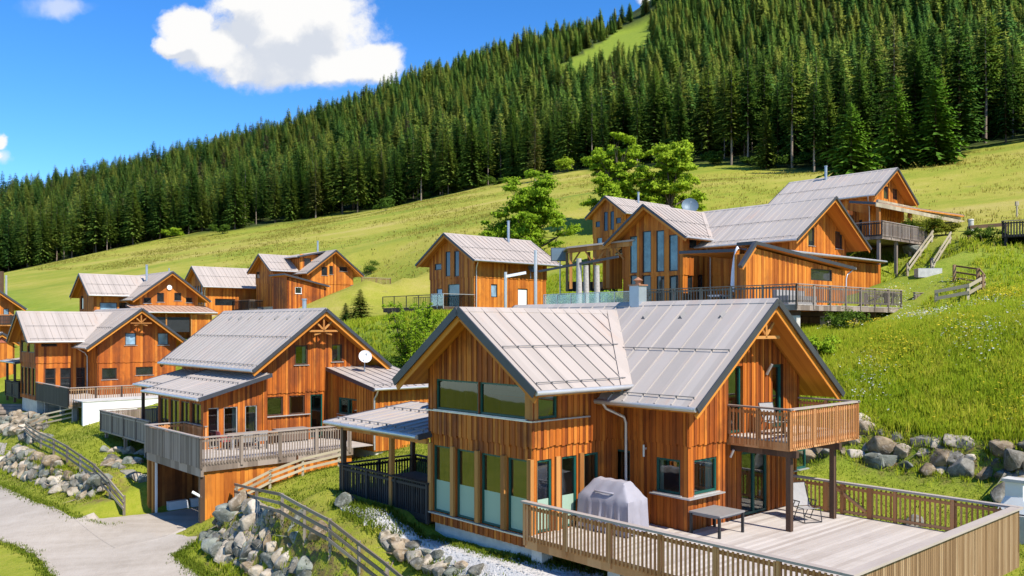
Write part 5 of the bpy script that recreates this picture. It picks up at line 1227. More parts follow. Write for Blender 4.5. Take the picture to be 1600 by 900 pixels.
# the rest of the wood is one mass
def forest():
    idx = [i for i in range(len(gx)) if i not in near_set]
    V = np.column_stack([gx[idx], gy[idx], gz[idx] - .4])
    me = bpy.data.meshes.new('forest'); me.vertices.add(len(V)); me.vertices.foreach_set('co', V.astype(np.float32).ravel()); me.update()
    n = len(V)
    def attr(nm, typ, data, key='value'): a = me.attributes.new(nm, typ, 'POINT'); a.data.foreach_set(key, data)
    hs = NR.uniform(.5, 1.08, n) * np.where(NR.random(n) < .16, 1.25, 1.0); wd = hs * NR.uniform(.8, 1.2, n)
    attr('size', 'FLOAT_VECTOR', np.column_stack([wd, wd, hs]).astype(np.float32).ravel(), 'vector')
    attr('turn', 'FLOAT_VECTOR', np.column_stack([NR.uniform(-.03, .03, n), NR.uniform(-.03, .03, n), NR.uniform(0, 6.28, n)]).astype(np.float32).ravel(), 'vector')
    attr('pick', 'INT', NR.choice(6, n, p=(.29, .27, .21, .13, .075, .025)).astype(np.int32))
    o = bpy.data.objects.new('forest', me); COL.objects.link(o); tag(o, 'dense spruce forest covering the mountainside up to the ridge', 'forest', kind='stuff')
    ng = bpy.data.node_groups.new('forest', 'GeometryNodeTree'); ng.interface.new_socket('Geometry', in_out='INPUT', socket_type='NodeSocketGeometry'); ng.interface.new_socket('Geometry', in_out='OUTPUT', socket_type='NodeSocketGeometry')
    gi, go = ng.nodes.new('NodeGroupInput'), ng.nodes.new('NodeGroupOutput'); ip = ng.nodes.new('GeometryNodeInstanceOnPoints'); jn = ng.nodes.new('GeometryNodeJoinGeometry')
    protos = []
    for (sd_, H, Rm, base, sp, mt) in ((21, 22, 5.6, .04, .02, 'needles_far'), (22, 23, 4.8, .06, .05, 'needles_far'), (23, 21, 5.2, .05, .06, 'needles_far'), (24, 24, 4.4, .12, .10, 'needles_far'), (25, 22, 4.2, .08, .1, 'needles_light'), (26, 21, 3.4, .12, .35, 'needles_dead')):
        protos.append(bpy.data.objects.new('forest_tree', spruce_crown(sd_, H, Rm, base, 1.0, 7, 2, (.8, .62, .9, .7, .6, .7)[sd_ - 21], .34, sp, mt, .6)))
    for p in reversed(protos):
        oi = ng.nodes.new('GeometryNodeObjectInfo'); oi.inputs['Object'].default_value = p; oi.inputs['As Instance'].default_value = True
        ng.links.new(oi.outputs['Geometry'], jn.inputs[0])
    def na(nm, dt): a = ng.nodes.new('GeometryNodeInputNamedAttribute'); a.data_type = dt; a.inputs['Name'].default_value = nm; return a.outputs[0]
    ng.links.new(gi.outputs[0], ip.inputs['Points']); ng.links.new(jn.outputs[0], ip.inputs['Instance']); ip.inputs['Pick Instance'].default_value = True
    ng.links.new(na('pick', 'INT'), ip.inputs['Instance Index']); ng.links.new(na('size', 'FLOAT_VECTOR'), ip.inputs['Scale'])
    er = ng.nodes.new('FunctionNodeEulerToRotation'); ng.links.new(na('turn', 'FLOAT_VECTOR'), er.inputs[0]); ng.links.new(er.outputs[0], ip.inputs['Rotation'])
    ng.links.new(ip.outputs[0], go.inputs[0])
    md = o.modifiers.new('forest', 'NODES'); md.node_group = ng
forest()

def leaf_cloud(r, centres, radii, n_per, leaf, flat=.75):
    """leaf-sized triangles spread through blobs, thinner inside"""
    V = []; NV = []
    for c, rd, n in zip(centres, radii, n_per):
        d = r.normal(size=(n, 3)); d /= np.linalg.norm(d, axis=1)[:, None]; d[:, 2] = np.where(d[:, 2] < -.35, -d[:, 2] * .5, d[:, 2])
        lob = 1 + .38 * np.sin(d[:, 0] * 5 + c[0] * 3) * np.sin(d[:, 1] * 5 + c[1] * 3) + .25 * np.sin(d[:, 2] * 7 + c[2] * 2); rr = rd * lob * r.uniform(.3, 1.12, n) ** .6; p = np.asarray(c) + d * rr[:, None] * np.array([1, 1, flat])
        nrm = d * .8 + r.normal(size=(n, 3)) * .55 + np.array([0, 0, .45]); nrm /= np.linalg.norm(nrm, axis=1)[:, None]
        t = np.cross(nrm, r.normal(size=(n, 3))); t /= np.linalg.norm(t, axis=1)[:, None] + 1e-9; b = np.cross(nrm, t); s = leaf * r.uniform(.6, 1.35, n)[:, None]
        vn = d * .8 + np.array([0, 0, .45]) + r.normal(size=(n, 3)) * .55; vn /= np.linalg.norm(vn, axis=1)[:, None]; NV.append(np.repeat(vn, 3, axis=0))
        V.append(np.stack([p - t * s * .6 - b * s * .35, p + t * s * .6 - b * s * .35, p + b * s * .8], axis=1).reshape(-1, 3))
    global LAST_N
    V = np.concatenate(V); LAST_N = np.concatenate(NV); return V, np.arange(len(V)).reshape(-1, 3)
def maple(loc, H, Wd, seed, label, lean=0.0, leafy='leaves', gap=.2, leaf=.24):
    r = np.random.default_rng(seed); t = thing('maple_tree', label, 'tree', loc)
    tr = MB(); fork = H * .15; tr.tube([(0, 0, -.8), (.05, 0, fork * .5), (lean * .3, .1, fork)], [H * .032, H * .024, H * .02], 8)
    C, Rd, Np = [], [], []
    nl = 12
    for k in range(nl):
        a = 6.283 * k / nl * 1.0 + r.uniform(-.35, .35); hh = r.uniform(.26, .95) if k < nl - 2 else r.uniform(.85, 1.0); rad_ = Wd / 2 * r.uniform(.55, .95) * (1.12 - .75 * max(0, hh - .55) / .45)
        e = np.array([math.cos(a) * rad_ + lean * hh, math.sin(a) * rad_, H * hh - .6]); s = np.array([lean * .3, .1, fork * r.uniform(.75, 1.0)])
        m = s * .5 + e * .5 + np.array([0, 0, H * .03]) + r.normal(size=3) * .3
        tr.tube([s, s * .6 + m * .4, m, m * .4 + e * .6, e], [H * .015, H * .012, H * .009, H * .006, .02], 6)
        for j in range(13):
            c = m + (e - m) * r.uniform(-.1, 1.15) + r.normal(size=3) * np.array([1, 1, .75]) * Wd * .095
            if r.random() < gap: continue
            rd = Wd * r.uniform(.05, .125); C.append(c); Rd.append(rd); Np.append(int(400 * (rd / (Wd * .09)) ** 2))
            tr.tube([m + (e - m) * r.uniform(.2, .7), c], [.05, .015], 5)
    tr.build('trunk', 'bark', t, True)
    V, T = leaf_cloud(r, C, Rd, Np, leaf); o = bpy.data.objects.new('crown', tri_mesh('crown', V, T, leafy, LAST_N)); COL.objects.link(o); o.parent = t
    return t
def mp_at(px, py, Y): return Vector((*pt(px, py, Y)[:2], tz(*pt(px, py, Y)[:2])))
maple(mp_at(824, 390, 112), 11.3, 10.6, 3, 'spreading bright green maple with gaps in its crown behind the middle chalet', .5, gap=.22)
maple(mp_at(960, 318, 122), 12.4, 8.4, 5, 'slender light green maple with an open crown behind the pale chalet', -.4, gap=.3)
maple(mp_at(1046, 315, 122), 10.8, 9.2, 8, 'rounded bright green maple beside the slender one behind the large chalet', .2, gap=.05)

def bush(px, py, w, h, label, mat='leaves_dark', seed=1, leaf=.09, name='bush', n=9, cat='bush', p=None):
    p = p if p is not None else ground(px, py); r = np.random.default_rng(seed); t = thing(name, label, cat, p)
    C = [(r.uniform(-.5, .5) * w, r.uniform(-.5, .5) * w, h * r.uniform(.25, .8)) for _ in range(n)]; Rd = [min(w, h) * r.uniform(.22, .42) for _ in C]
    V, T = leaf_cloud(r, C, Rd, [int(160 + 60 * w)] * n, leaf); o = bpy.data.objects.new('foliage', tri_mesh('foliage', V, T, mat, LAST_N)); COL.objects.link(o); o.parent = t
    m = MB()
    for c in C[:5]: m.tube([(c[0] * .2, c[1] * .2, -.3), (c[0] * .7, c[1] * .7, c[2] * .6), c], [.04, .025, .01], 5)
    m.build('stem', 'bark', t); return t
def spire_bush(px, py, w, h, label, mat, seed, n=26):
    """upright shoots like a young willow"""
    p = ground(px, py); r = np.random.default_rng(seed); t = thing('bush', label, 'bush', p); C, Rd = [], []; m = MB()
    for k in range(n):
        a = r.uniform(0, 6.28); q = r.uniform(.1, .55) * w; hh = h * r.uniform(.55, 1.0)
        b = np.array([math.cos(a) * q, math.sin(a) * q, hh]); m.tube([(0, 0, -.2), b * .5, b], [.03, .02, .008], 4)
        for z in np.linspace(.25, 1, 6): C.append(b * z); Rd.append(.16 * w / 2 * (1.25 - z * .6))
    V, T = leaf_cloud(r, C, Rd, [60] * len(C), .08, 1.2); o = bpy.data.objects.new('foliage', tri_mesh('foliage', V, T, mat, LAST_N)); COL.objects.link(o); o.parent = t; m.build('stem', 'bark', t); return t
place_tree(SPR[4], ground(563, 500), 3.0, 'small young spruce on the grass bank right of the distant mound', None, 2.6, 'spruce_tree')
place_tree(SPR[0], ground(540, 502), 1.9, 'tiny dark spruce left of the other young spruce on the grass bank', None, 2.2, 'spruce_tree')
spire_bush(640, 585, 3.2, 4.6, 'loose light green willow bush between the first two chalets', 'leaves', 4, 34)
spire_bush(668, 520, 2.0, 2.0, 'light green shoots below the glass-railed deck', 'leaves', 5, 18)
bush(620, 600, 2.4, 2.0, 'low dark shrub at the foot of the willow bush', 'leaves_dark', 7)
bush(1424, 374, 1.5, 1.5, 'dark green shrub at the end of the highest railed terrace', 'leaves_dark', 8, n=14)
bush(1446, 374, 2.0, 1.7, 'bright yellow-green shrub beside the stair rails at the highest chalet', 'leaves_yellow', 9, n=20)
bush(1478, 368, 1.5, 1.0, 'smaller yellow-green shrub right of the bright one', 'leaves_yellow', 10, n=16)
bush(1285, 560, 1.4, 1.0, 'leafy shrub on the bank below the deck of the large chalet', 'leaves', 11)
bush(1325, 520, 1.6, 1.2, 'green shrub on the bank under the end of the large deck', 'leaves_dark', 12)
spire_bush(1298, 515, 1.6, 1.5, 'pale green sapling on the bank by the deck pillar', 'leaves', 13, 14)
bush(200, 692, .9, .8, 'grey-white flowering shrub on the lawn below the long side terrace', 'white_bloom', 14, .05)
bush(570, 432, 3.2, 2.6, 'green bush on the crest of the grassy mound by the distant chalet', 'leaves_dark', 15)
bush(292, 492, 2.4, 2.2, 'dark bush between the second chalet roof and the distant porch', 'leaves_dark', 16)
bush(320, 489, 2.6, 1.6, 'light green bush beside the dark one on the distant bank', 'leaves', 17)
bush(1540, 378, 2.0, 1.2, 'dark low bush by the railed shed at the right edge', 'leaves_dark', 18)
for k, (px, py) in enumerate(((440, 332), (470, 330), (505, 326), (530, 322), (566, 318), (600, 330), (660, 312), (690, 300), (735, 296), (1115, 258), (1180, 258), (1240, 262), (380, 352), (345, 366), (880, 270), (770, 290), (270, 372), (620, 318))):
    sd_ = 40 + k
    bush(px, py, R.uniform(4, 7), R.uniform(2.4, 4.5), 'light green shrub along the foot of the wood at the top of the meadow', R.choice(('leaves_dark', 'leaves_dark', 'leaves')), sd_, .28, n=8)['group'] = 'shrubs along the foot of the wood'
# hedge behind the glass railing
def hedge():
    f = H8; r = np.random.default_rng(2); a, b = pt(868, 452, 72), pt(948, 452, 66); t = thing('hedge', 'clipped green hedge behind the pale posts and the glass railing', 'hedge', (a[0], a[1], 0))
    C = []; Rd = []
    for k in range(34): q = k / 33; x, y = a[0] + (b[0] - a[0]) * q, a[1] + (b[1] - a[1]) * q; C.append((x - a[0], y - a[1], 8.15 + r.uniform(-.1, .35))); Rd.append(.75)
    V, T = leaf_cloud(r, C, Rd, [260] * len(C), .1); o = bpy.data.objects.new('foliage', tri_mesh('foliage', V, T, 'leaves', LAST_N)); COL.objects.link(o); o.parent = t
    m = MB()
    for c in C[::6]: m.tube([(c[0], c[1], 6.6), (c[0], c[1], 8.2)], .04, 5)
    m.build('stem', 'bark', t)
hedge()

# grass blades and meadow flowers
def tufts(name, label, n, region, hmin, hmax, blades, cols, wd=.012, cond=None, spread=.10, at=None):
    r = np.random.default_rng(77 + n); a = r.uniform(region[0], region[1], n); b = r.uniform(region[2], region[3], n); x, y = ab(a, b)
    if at is not None: x, y = at
    if cond is not None: k = cond(x, y, a, b, r); x, y = x[k], y[k]
    z = terrain(x, y); n = len(x); B = blades
    X = np.repeat(np.column_stack([x, y, z]), B, axis=0); N_ = len(X); X[:, :2] += r.normal(scale=spread, size=(N_, 2))
    h = np.repeat(r.uniform(hmin, hmax, n), B) * r.uniform(.6, 1.2, N_); az = r.uniform(0, 6.28, N_); ln = r.uniform(.1, .6, N_) * h
    w = wd * r.uniform(.7, 1.6, N_); sx, sy = -np.sin(az) * w, np.cos(az) * w
    P0 = X + np.column_stack([sx, sy, np.full(N_, -.03)]); P1 = X - np.column_stack([sx, sy, np.full(N_, .03)])
    M0 = X + np.column_stack([np.cos(az) * ln * .35 + sx * .8, np.sin(az) * ln * .35 + sy * .8, h * .6]); M1 = X + np.column_stack([np.cos(az) * ln * .35 - sx * .8, np.sin(az) * ln * .35 - sy * .8, h * .6])
    TP = X + np.column_stack([np.cos(az) * ln, np.sin(az) * ln, h * .95])
    V = np.stack([P0, P1, M1, M0, TP], axis=1).reshape(-1, 3); i = np.arange(N_) * 5
    T = np.concatenate([np.column_stack([i, i + 1, i + 2]), np.column_stack([i, i + 2, i + 3]), np.column_stack([i + 3, i + 2, i + 4])])
    nn = r.normal(scale=.3, size=V.shape) + np.array([0, 0, 1.0])
    o = bpy.data.objects.new(name, tri_mesh(name, V, T, cols, nn / np.linalg.norm(nn, axis=1)[:, None])); COL.objects.link(o); tag(o, label, 'grass', kind='stuff')
def grassmat(name, cols):
    m, N, b = newmat(name, .8, .15); g = N.new('ShaderNodeNewGeometry'); tc = N.new('ShaderNodeTexCoord')
    t = N.math('ADD', N.math('MULTIPLY', N.noise(tc.outputs['Object'], .45, 4, .65), .75), N.math('MULTIPLY', g.outputs['Random Per Island'], .35)); n = len(cols)
    c = N.ramp(t, [(.25 + .55 * i / (n - 1), cols[i]) for i in range(n)]); N.l.new(c, b.inputs['Base Color'])
    tl = N.new('ShaderNodeBsdfTranslucent'); N.l.new(c, tl.inputs[0]); mx = N.new('ShaderNodeMixShader'); mx.inputs[0].default_value = .5
    N.l.new(b.outputs[0], mx.inputs[1]); N.l.new(tl.outputs[0], mx.inputs[2]); N.l.new(mx.outputs[0], N.n['Material Output'].inputs[0])
grassmat('tall_grass', [(.19, .31, .014), (.29, .40, .02), (.40, .46, .03), (.53, .50, .065)])
grassmat('short_grass', [(.11, .18, .012), (.17, .24, .018), (.25, .285, .035)])
grassmat('pasture', [(.17, .19, .022), (.25, .24, .034), (.33, .29, .058), (.41, .34, .11)])
tufts('meadow_grass', 'tall wild grass on the steep meadow at right', 42000, (-27, 2, 35.3, 48), .22, .5, 6, 'tall_grass', .013, lambda x, y, a, b, r: (r.random(len(a)) < np.clip(1.2 - (b - 36) / 30, .4, 1)) & (800 + F * x / y < 1660) & (800 + F * x / y > 1200))
tufts('bank_grass', 'wild grass on the upper slope and the banks between the chalets', 26000, (-70, -8, 29.5, 72), .18, .42, 6, 'tall_grass', .022, lambda x, y, a, b, r: ((b > 47) | (a < -28)) & ~((a > -50) & (a < -23) & (b > 41) & (b < 66)) & (800 + F * x / y > 480) & (800 + F * x / y < 1660) & ~((a > -64) & (a < -54) & (b > 44) & (b < 58)))
tufts('pasture_grass', 'sparse taller grass over the upper pasture', 42000, (-330, 0, 66, 175), .18, .45, 4, 'pasture', .035, lambda x, y, a, b, r: (forest_depth(x, y) < -1) & (800 + F * x / y > -20) & (800 + F * x / y < 1620) & (np.sin(a * .09 + b * .13) + np.sin(b * .21 - a * .05) + r.normal(size=len(a)) * .8 > .2) & ~((a > -78) & (a < -60) & (b < 90)) & ~((a > -46) & (a < -28) & (b < 83)), .3)
def lawn_ok(x, y, a, b, r):
    px = 800 + F * x / y; py = HY + F * (CAM_Z - terrain(x, y)) / y
    drive = (a > -47) & (a < -38.3) & (b < 20.5)
    return (px > -20) & (px < 1620) & (py < 930) & ~((a > -28.6) & (a < -8.4) & (b > 15.2) & (b < 28)) & ~drive & ~on_road(x, y)

# ------------------------------------------------------------------ road, gravel, stones, fences
def resample(pts, n):
    p = np.array([(q[0], q[1]) for q in pts]); d = np.concatenate([[0], np.cumsum(np.hypot(*np.diff(p, axis=0).T))]); t = np.linspace(0, d[-1], n); return np.column_stack([np.interp(t, d, p[:, 0]), np.interp(t, d, p[:, 1])])
def gxy(lst): return [tuple(ground(*q)[:2]) for q in lst]
def interp_rows(L, Rr, k=7, jit=.05):
    Lx = resample(L, 1 + (len(L) - 1) * k) if False else np.concatenate([np.linspace(L[i], L[i + 1], k, endpoint=False) for i in range(len(L) - 1)] + [[L[-1]]]); Rx = np.concatenate([np.linspace(Rr[i], Rr[i + 1], k, endpoint=False) for i in range(len(Rr) - 1)] + [[Rr[-1]]])
    return Lx + NR.normal(scale=jit, size=Lx.shape), Rx + NR.normal(scale=jit, size=Rx.shape)
ROAD_L = gxy([(-160, 706), (0, 757), (60, 785), (120, 810), (180, 822), (232, 827), (318, 838), (304, 850), (276, 868), (330, 905), (420, 985)])
ROAD_R = gxy([(-160, 800), (0, 850), (20, 854), (40, 863), (50, 869), (58, 877), (64, 885), (70, 894), (78, 906), (100, 940), (140, 1000)])
def inside(x, y, poly):
    x = np.asarray(x); c = np.zeros(x.shape, bool); n = len(poly)
    for i in range(n):
        (x0, y0), (x1, y1) = poly[i], poly[(i + 1) % n]; k = (y0 > y) != (y1 > y)
        c ^= k & (x < (x1 - x0) * (y - y0) / (y1 - y0 + 1e-12) + x0)
    return c
ROAD_POLY = ROAD_L + ROAD_R[::-1]
def on_road(x, y): return inside(x, y, ROAD_POLY)
def gravelmat(name, cols, scale=1.0, tuft=None, rut=False):
    m, N, b = newmat(name, .92, .2); tc = N.new('ShaderNodeTexCoord'); o = tc.outputs['Object']
    big = N.noise(o, .35 * scale, 5, .65); mid = N.noise(o, 2.2 * scale, 5, .7); vor = N.new('ShaderNodeTexVoronoi'); vor.inputs['Scale'].default_value = 16 * scale; N.l.new(o, vor.inputs['Vector'])
    sp = N.new('ShaderNodeSeparateColor'); N.l.new(vor.outputs['Color'], sp.inputs[0])
    t = N.math('ADD', N.math('MULTIPLY', big, .55), N.math('ADD', N.math('MULTIPLY', mid, .3), N.math('MULTIPLY', sp.outputs[0], .05 if rut else .18)))
    if rut:
        mp = N.new('ShaderNodeMapping'); mp.inputs['Rotation'].default_value = (0, 0, rad(52)); mp.inputs['Scale'].default_value = (.12, 1.1, 1); N.l.new(o, mp.inputs[0]); t = N.math('ADD', N.math('MULTIPLY', t, .65), N.math('MULTIPLY', N.noise(mp.outputs[0], .9, 4, .6), .36))
    c = N.ramp(t, [(.3, cols[0]), (.5, cols[1]), (.72, cols[2])])
    if tuft: c = N.mix(N.math('MULTIPLY', N.mrange(N.math('ADD', N.math('MULTIPLY', big, .6), N.math('MULTIPLY', mid, .4)), .57, .66), .8), c, (*tuft, 1))
    N.l.new(c, b.inputs['Base Color']); bump(N, b, N.math('ADD', N.math('MULTIPLY', vor.outputs['Distance'], .6), N.math('MULTIPLY', mid, .6)), .5, .04)
gravelmat('road_gravel', [(.28, .235, .185), (.40, .345, .285), (.49, .44, .375)], rut=True)
gravelmat('pale_gravel', [(.30, .29, .28), (.46, .44, .42), (.60, .57, .54)], 1.6)
L_, R_ = interp_rows(ROAD_L, ROAD_R); road_band('road', 'road_gravel', L_, R_, 26, .035)
dv = [H2.w(a, b)[:2] for (a, b) in ((-2.7, 3.2), (-2.7, -1.4), (-3.2, -3.4), (-3.6, -5.2))]; dv2 = [H2.w(a, b)[:2] for (a, b) in ((3.5, 3.2), (3.5, -1.4), (3.7, -3.2), (2.8, -5.0))]
L_, R_ = interp_rows(dv, dv2, 6, .04); road_band('driveway', 'road_gravel', L_, R_, 14, .045)
GB_L = gxy([(522, 784), (560, 793), (620, 814), (690, 846), (760, 868), (850, 882), (960, 900), (1100, 930)]); GB_R = gxy([(536, 800), (585, 824), (622, 852), (676, 888), (724, 908), (800, 935), (900, 965), (1040, 990)])
L_, R_ = interp_rows(GB_L, GB_R, 7, .07); road_band('gravel_bed', 'pale_gravel', L_, R_, 14, .04)
L_, R_ = interp_rows(gxy([(-90, 676), (-30, 684), (14, 690)]), gxy([(-90, 705), (-30, 710), (6, 714)]), 6, .05); road_band('path', 'road_gravel', L_, R_, 8, .04)

# boulders: sheared convex lumps, twelve shapes
def rockmat():
    m, N, b = newmat('rock', .85, .25); oi = N.new('ShaderNodeObjectInfo'); tc = N.new('ShaderNodeTexCoord'); o = tc.outputs['Object']
    mp = N.vmath('ADD', o, None); n = N.n[-1]
    cv = N.new('ShaderNodeCombineXYZ'); N.put(cv.inputs[0], N.math('MULTIPLY', oi.outputs['Random'], 37)); v = N.vmath('ADD', o, cv.outputs[0])
    n1 = N.noise(v, 1.6, 5, .65); n2 = N.noise(v, 7, 5, .7)
    base = N.ramp(oi.outputs['Random'], [(0, (.22, .205, .17)), (.18, (.36, .285, .20)), (.36, (.17, .18, .15)), (.5, (.42, .355, .27)), (.66, (.29, .22, .14)), (.82, (.22, .235, .195)), (.92, (.49, .425, .34))], 'CONSTANT')
    dark = N.mix(1.0, base, (.45, .43, .40, 1), 'MULTIPLY'); lite = N.mix(.5, base, (.50, .48, .45, 1))
    c = N.mix(N.mrange(n1, .38, .6), dark, base); c = N.mix(N.math('MULTIPLY', N.mrange(n2, .5, .7), .6), c, lite)
    c = N.mix(N.math('MULTIPLY', N.mrange(N.noise(v, 2.6, 4, .6), .6, .68), .6), c, (.26, .20, .10, 1))
    N.l.new(c, b.inputs['Base Color']); bump(N, b, N.math('ADD', n1, N.math('MULTIPLY', n2, .4)), .6, .08)
rockmat()
import bmesh
def rock_mesh(seed):
    r = random.Random(seed); bm = bmesh.new()
    for _ in range(15):
        d = Vector((r.gauss(0, 1), r.gauss(0, 1), r.gauss(0, 1))).normalized(); q = Vector((d.x * .58, d.y * .5, d.z * .46)) * r.uniform(.86, 1.1)
        bm.verts.new(q)
    bmesh.ops.convex_hull(bm, input=bm.verts[:])
    for v in [v for v in bm.verts if not v.link_faces]: bm.verts.remove(v)
    bmesh.ops.bevel(bm, geom=bm.edges[:], offset=.055, segments=2, affect='EDGES', profile=.6)
    me = bpy.data.meshes.new('boulder'); bm.to_mesh(me); bm.free(); me.materials.append(MATS['rock']); return me
ROCKS = [rock_mesh(200 + i) for i in range(14)]
def rock_wall(label, top, bot, rows, step, size, seed, sink=.25, lim=100, name='boulder_wall'):
    """boulders stacked against a bank, from the foot line up to the crest line"""
    r = random.Random(seed); T_ = [ground(*q) for q in top]; B_ = [ground(*q) for q in bot]; c0 = (sum(T_, Vector()) + sum(B_, Vector())) / (len(T_) + len(B_)); t = thing(name, label, 'rock wall', c0)
    def along(P, f):
        k = f * (len(P) - 1); i = min(int(k), len(P) - 2); return P[i].lerp(P[i + 1], k - i)
    L = sum((B_[i + 1] - B_[i]).length for i in range(len(B_) - 1)); n = max(2, int(L / step)); cnt = 0
    for j in range(rows):
        for k in range(n):
            f = (k + .5 + (.5 if j % 2 else 0) + r.uniform(-.22, .22)) / n
            if not 0 <= f <= 1 or cnt >= lim: continue
            h = j / max(1, rows - 1); p = along(B_, f).lerp(along(T_, f), h); x, y = p.x, p.y; z = tz(x, y)
            o = bpy.data.objects.new('boulder', r.choice(ROCKS)); COL.objects.link(o); o.parent = t; s = size * r.uniform(.72, 1.35) * (1 - .15 * h)
            o.location = Vector((x, y, z + s * .12 - sink * .2)) - c0; o.rotation_euler = (r.uniform(-.4, .4), r.uniform(-.4, .4), r.uniform(0, 6.28)); o.scale = (s * r.uniform(.95, 1.4), s * r.uniform(.9, 1.2), s * r.uniform(.75, 1.1)); cnt += 1
    return t
def rock_bank(label, pts, up, H, rows, step, size, seed, batter=.8, lim=100):
    """boulders stacked row on row against a steep bank"""
    r = random.Random(seed); P_ = np.array(pts); seg = np.hypot(*np.diff(P_, axis=0).T); cum = np.concatenate([[0], np.cumsum(seg)]); L = cum[-1]
    c0 = Vector((P_[:, 0].mean(), P_[:, 1].mean(), tz(P_[:, 0].mean(), P_[:, 1].mean()))); t = thing('boulder_wall', label, 'rock wall', c0); cnt = 0; n = int(L / step)
    for j in range(rows):
        for k in range(n):
            s_ = (k + .5 + (.5 if j % 2 else 0) + r.uniform(-.2, .2)) * step
            if s_ > L or cnt >= lim: continue
            x, y = np.interp(s_, cum, P_[:, 0]), np.interp(s_, cum, P_[:, 1]); i = min(int(np.searchsorted(cum, s_)) - 1, len(pts) - 2); i = max(i, 0)
            nx, ny = -(P_[i + 1][1] - P_[i][1]) / seg[i], (P_[i + 1][0] - P_[i][0]) / seg[i]
            if (up[0] - x) * nx + (up[1] - y) * ny < 0: nx, ny = -nx, -ny
            e = min(1, s_ / 1.5 + .25, (L - s_) / 1.5 + .25); f = j / max(1, rows - 1)
            if f > e + .1: continue
            bx, by = x + nx * batter * f * .95, y + ny * batter * f * .95; z = tz(x, y) + H * f * .92 + size * .12
            o = bpy.data.objects.new('boulder', r.choice(ROCKS)); COL.objects.link(o); o.parent = t; s = size * (r.uniform(.55, 1.0) if r.random() < .35 else r.uniform(.95, 1.45))
            o.location = Vector((bx + nx * size * .12, by + ny * size * .12, z + r.uniform(-.08, .08))) - c0; o.rotation_euler = (r.uniform(-.5, .5), r.uniform(-.5, .5), r.uniform(0, 6.28)); o.scale = (s * r.uniform(1.0, 1.4), s * r.uniform(.9, 1.2), s * r.uniform(.85, 1.15)); cnt += 1
    return t
rock_bank('grey-green boulder wall below the lawn fence, bottom of the picture left of centre', WALL_A[:4] + [tuple(np.array(WALL_A[3]) * .6 + np.array(WALL_A[4]) * .4)], (-8, 40), 1.9, 6, .74, .80, 1, 1.25)
rock_bank('sunlit boulder wall under the left garden fence beside the road', WALL_B, (-24, 60), 1.15, 4, .72, .72, 2, .7)
rock_bank('boulder wall behind the big deck at the foot of the flower meadow', [WALL_C[0], WALL_C[1], WALL_C[2], WALL_C[3], WALL_C[4]], ab(-12, 40), 1.05, 3, .68, .78, 4)
rock_wall('small boulder wall at the far left below the third chalet', [(6, 648), (40, 650), (76, 656)], [(2, 672), (38, 678), (70, 688)], 4, .75, .85, 3)
rock_wall('shaded boulder wall on the lawn beside the garage', [(160, 706), (190, 706), (228, 710)], [(166, 724), (196, 738), (228, 752)], 3, .7, .75, 5)
rock_wall('short boulder edging between lawn and gravel strip in front of the big chalet', [(594, 836), (640, 850), (690, 872), (760, 898)], [(598, 846), (640, 872), (680, 898), (740, 925)], 3, .55, .55, 6)

# fences
def fence(name, label, pts, h, mat, rails=(.35, .65, .95), rw=.05, rh=.11, pw=.1, group=None, world=False, railmat=None):
    G = [Vector(p) for p in pts] if world else [ground(*p) for p in pts]; t = thing(name, label, 'fence', G[0], 0, group)
    for p in G:
        q = p - G[0]; m = MB(); m.box(q.x - pw / 2, q.x + pw / 2, q.y - pw / 2, q.y + pw / 2, q.z - .4, q.z + h); m.build('post', mat, t)
    for f in rails:
        m = MB()
        for a, b in zip(G[:-1], G[1:]):
            d = (b - a).normalized(); sd_ = Vector((d.y, -d.x, 0)).normalized() * (pw / 2 + rw / 2); m.beam(a - G[0] + Vector((0, 0, h * f)) + sd_ - d * .08, b - G[0] + Vector((0, 0, h * f)) + sd_ + d * .08, rw, rh)
        m.build('rail', railmat or mat, t)
    return t
fence('wooden_fence', 'weathered rail fence curving down the left garden above the road', [(41, 682), (52, 692), (64, 701), (84, 711), (105, 723), (125.6, 739), (148, 756), (172, 780), (194, 806)], 1.0, 'fence', (.38, .68, .97))
fence('wooden_fence', 'weathered rail fence along the foreground lawn above the boulder wall', [(369.6, 791.7), (401, 803), (441, 816), (476, 839), (516, 864), (561, 897), (605, 932), (650, 975)], 1.05, 'fence', (.36, .66, .97))
fence('wooden_fence', 'pale rail fence between the second chalet terrace and the foreground lawn', [(*ab(a, b), tz(*ab(a, b))) for (a, b) in ((-38.0, 17.0), (-37.8, 18.6), (-37.6, 20.2), (-37.3, 22.0))], .85, 'fence_pale', (.38, .68, .97), world=True)
fence('wooden_fence', 'pale rail fence behind the left garden below the third chalet', [(41, 681), (73, 668), (122, 656)], 1.0, 'fence_pale', (.3, .62, .95))
fence('wooden_fence', 'pale two-rail fence beside the flower meadow on the right slope', [(1463, 478), (1512, 469), (1536, 455)], .95, 'fence_pale', (.45, .9), rh=.2, pw=.16)
fence('wooden_fence', 'dark three-rail fence behind the pale one on the right slope', [(1536, 457), (1528, 446), (1491, 440)], 1.1, 'rail_tan', (.2, .55, .92), pw=.16)
fence('wooden_fence', 'dark beam fence on the slope at the right edge of the picture', [(1514, 374), (1545, 371), (1570, 369)], 1.0, 'beam_dark', (.92,), rh=.28, pw=.22)
fence('stair_rail', 'left wooden stair rail climbing the grass bank to the highest chalet', [(1418, 432), (1438, 404), (1456, 378)], .9, 'fence_pale', (.5, .95), rh=.17, pw=.13)
fence('stair_rail', 'right wooden stair rail climbing from the water trough', [(1456, 428), (1469, 405), (1484, 381)], .9, 'fence_pale', (.5, .95), rh=.17, pw=.13)

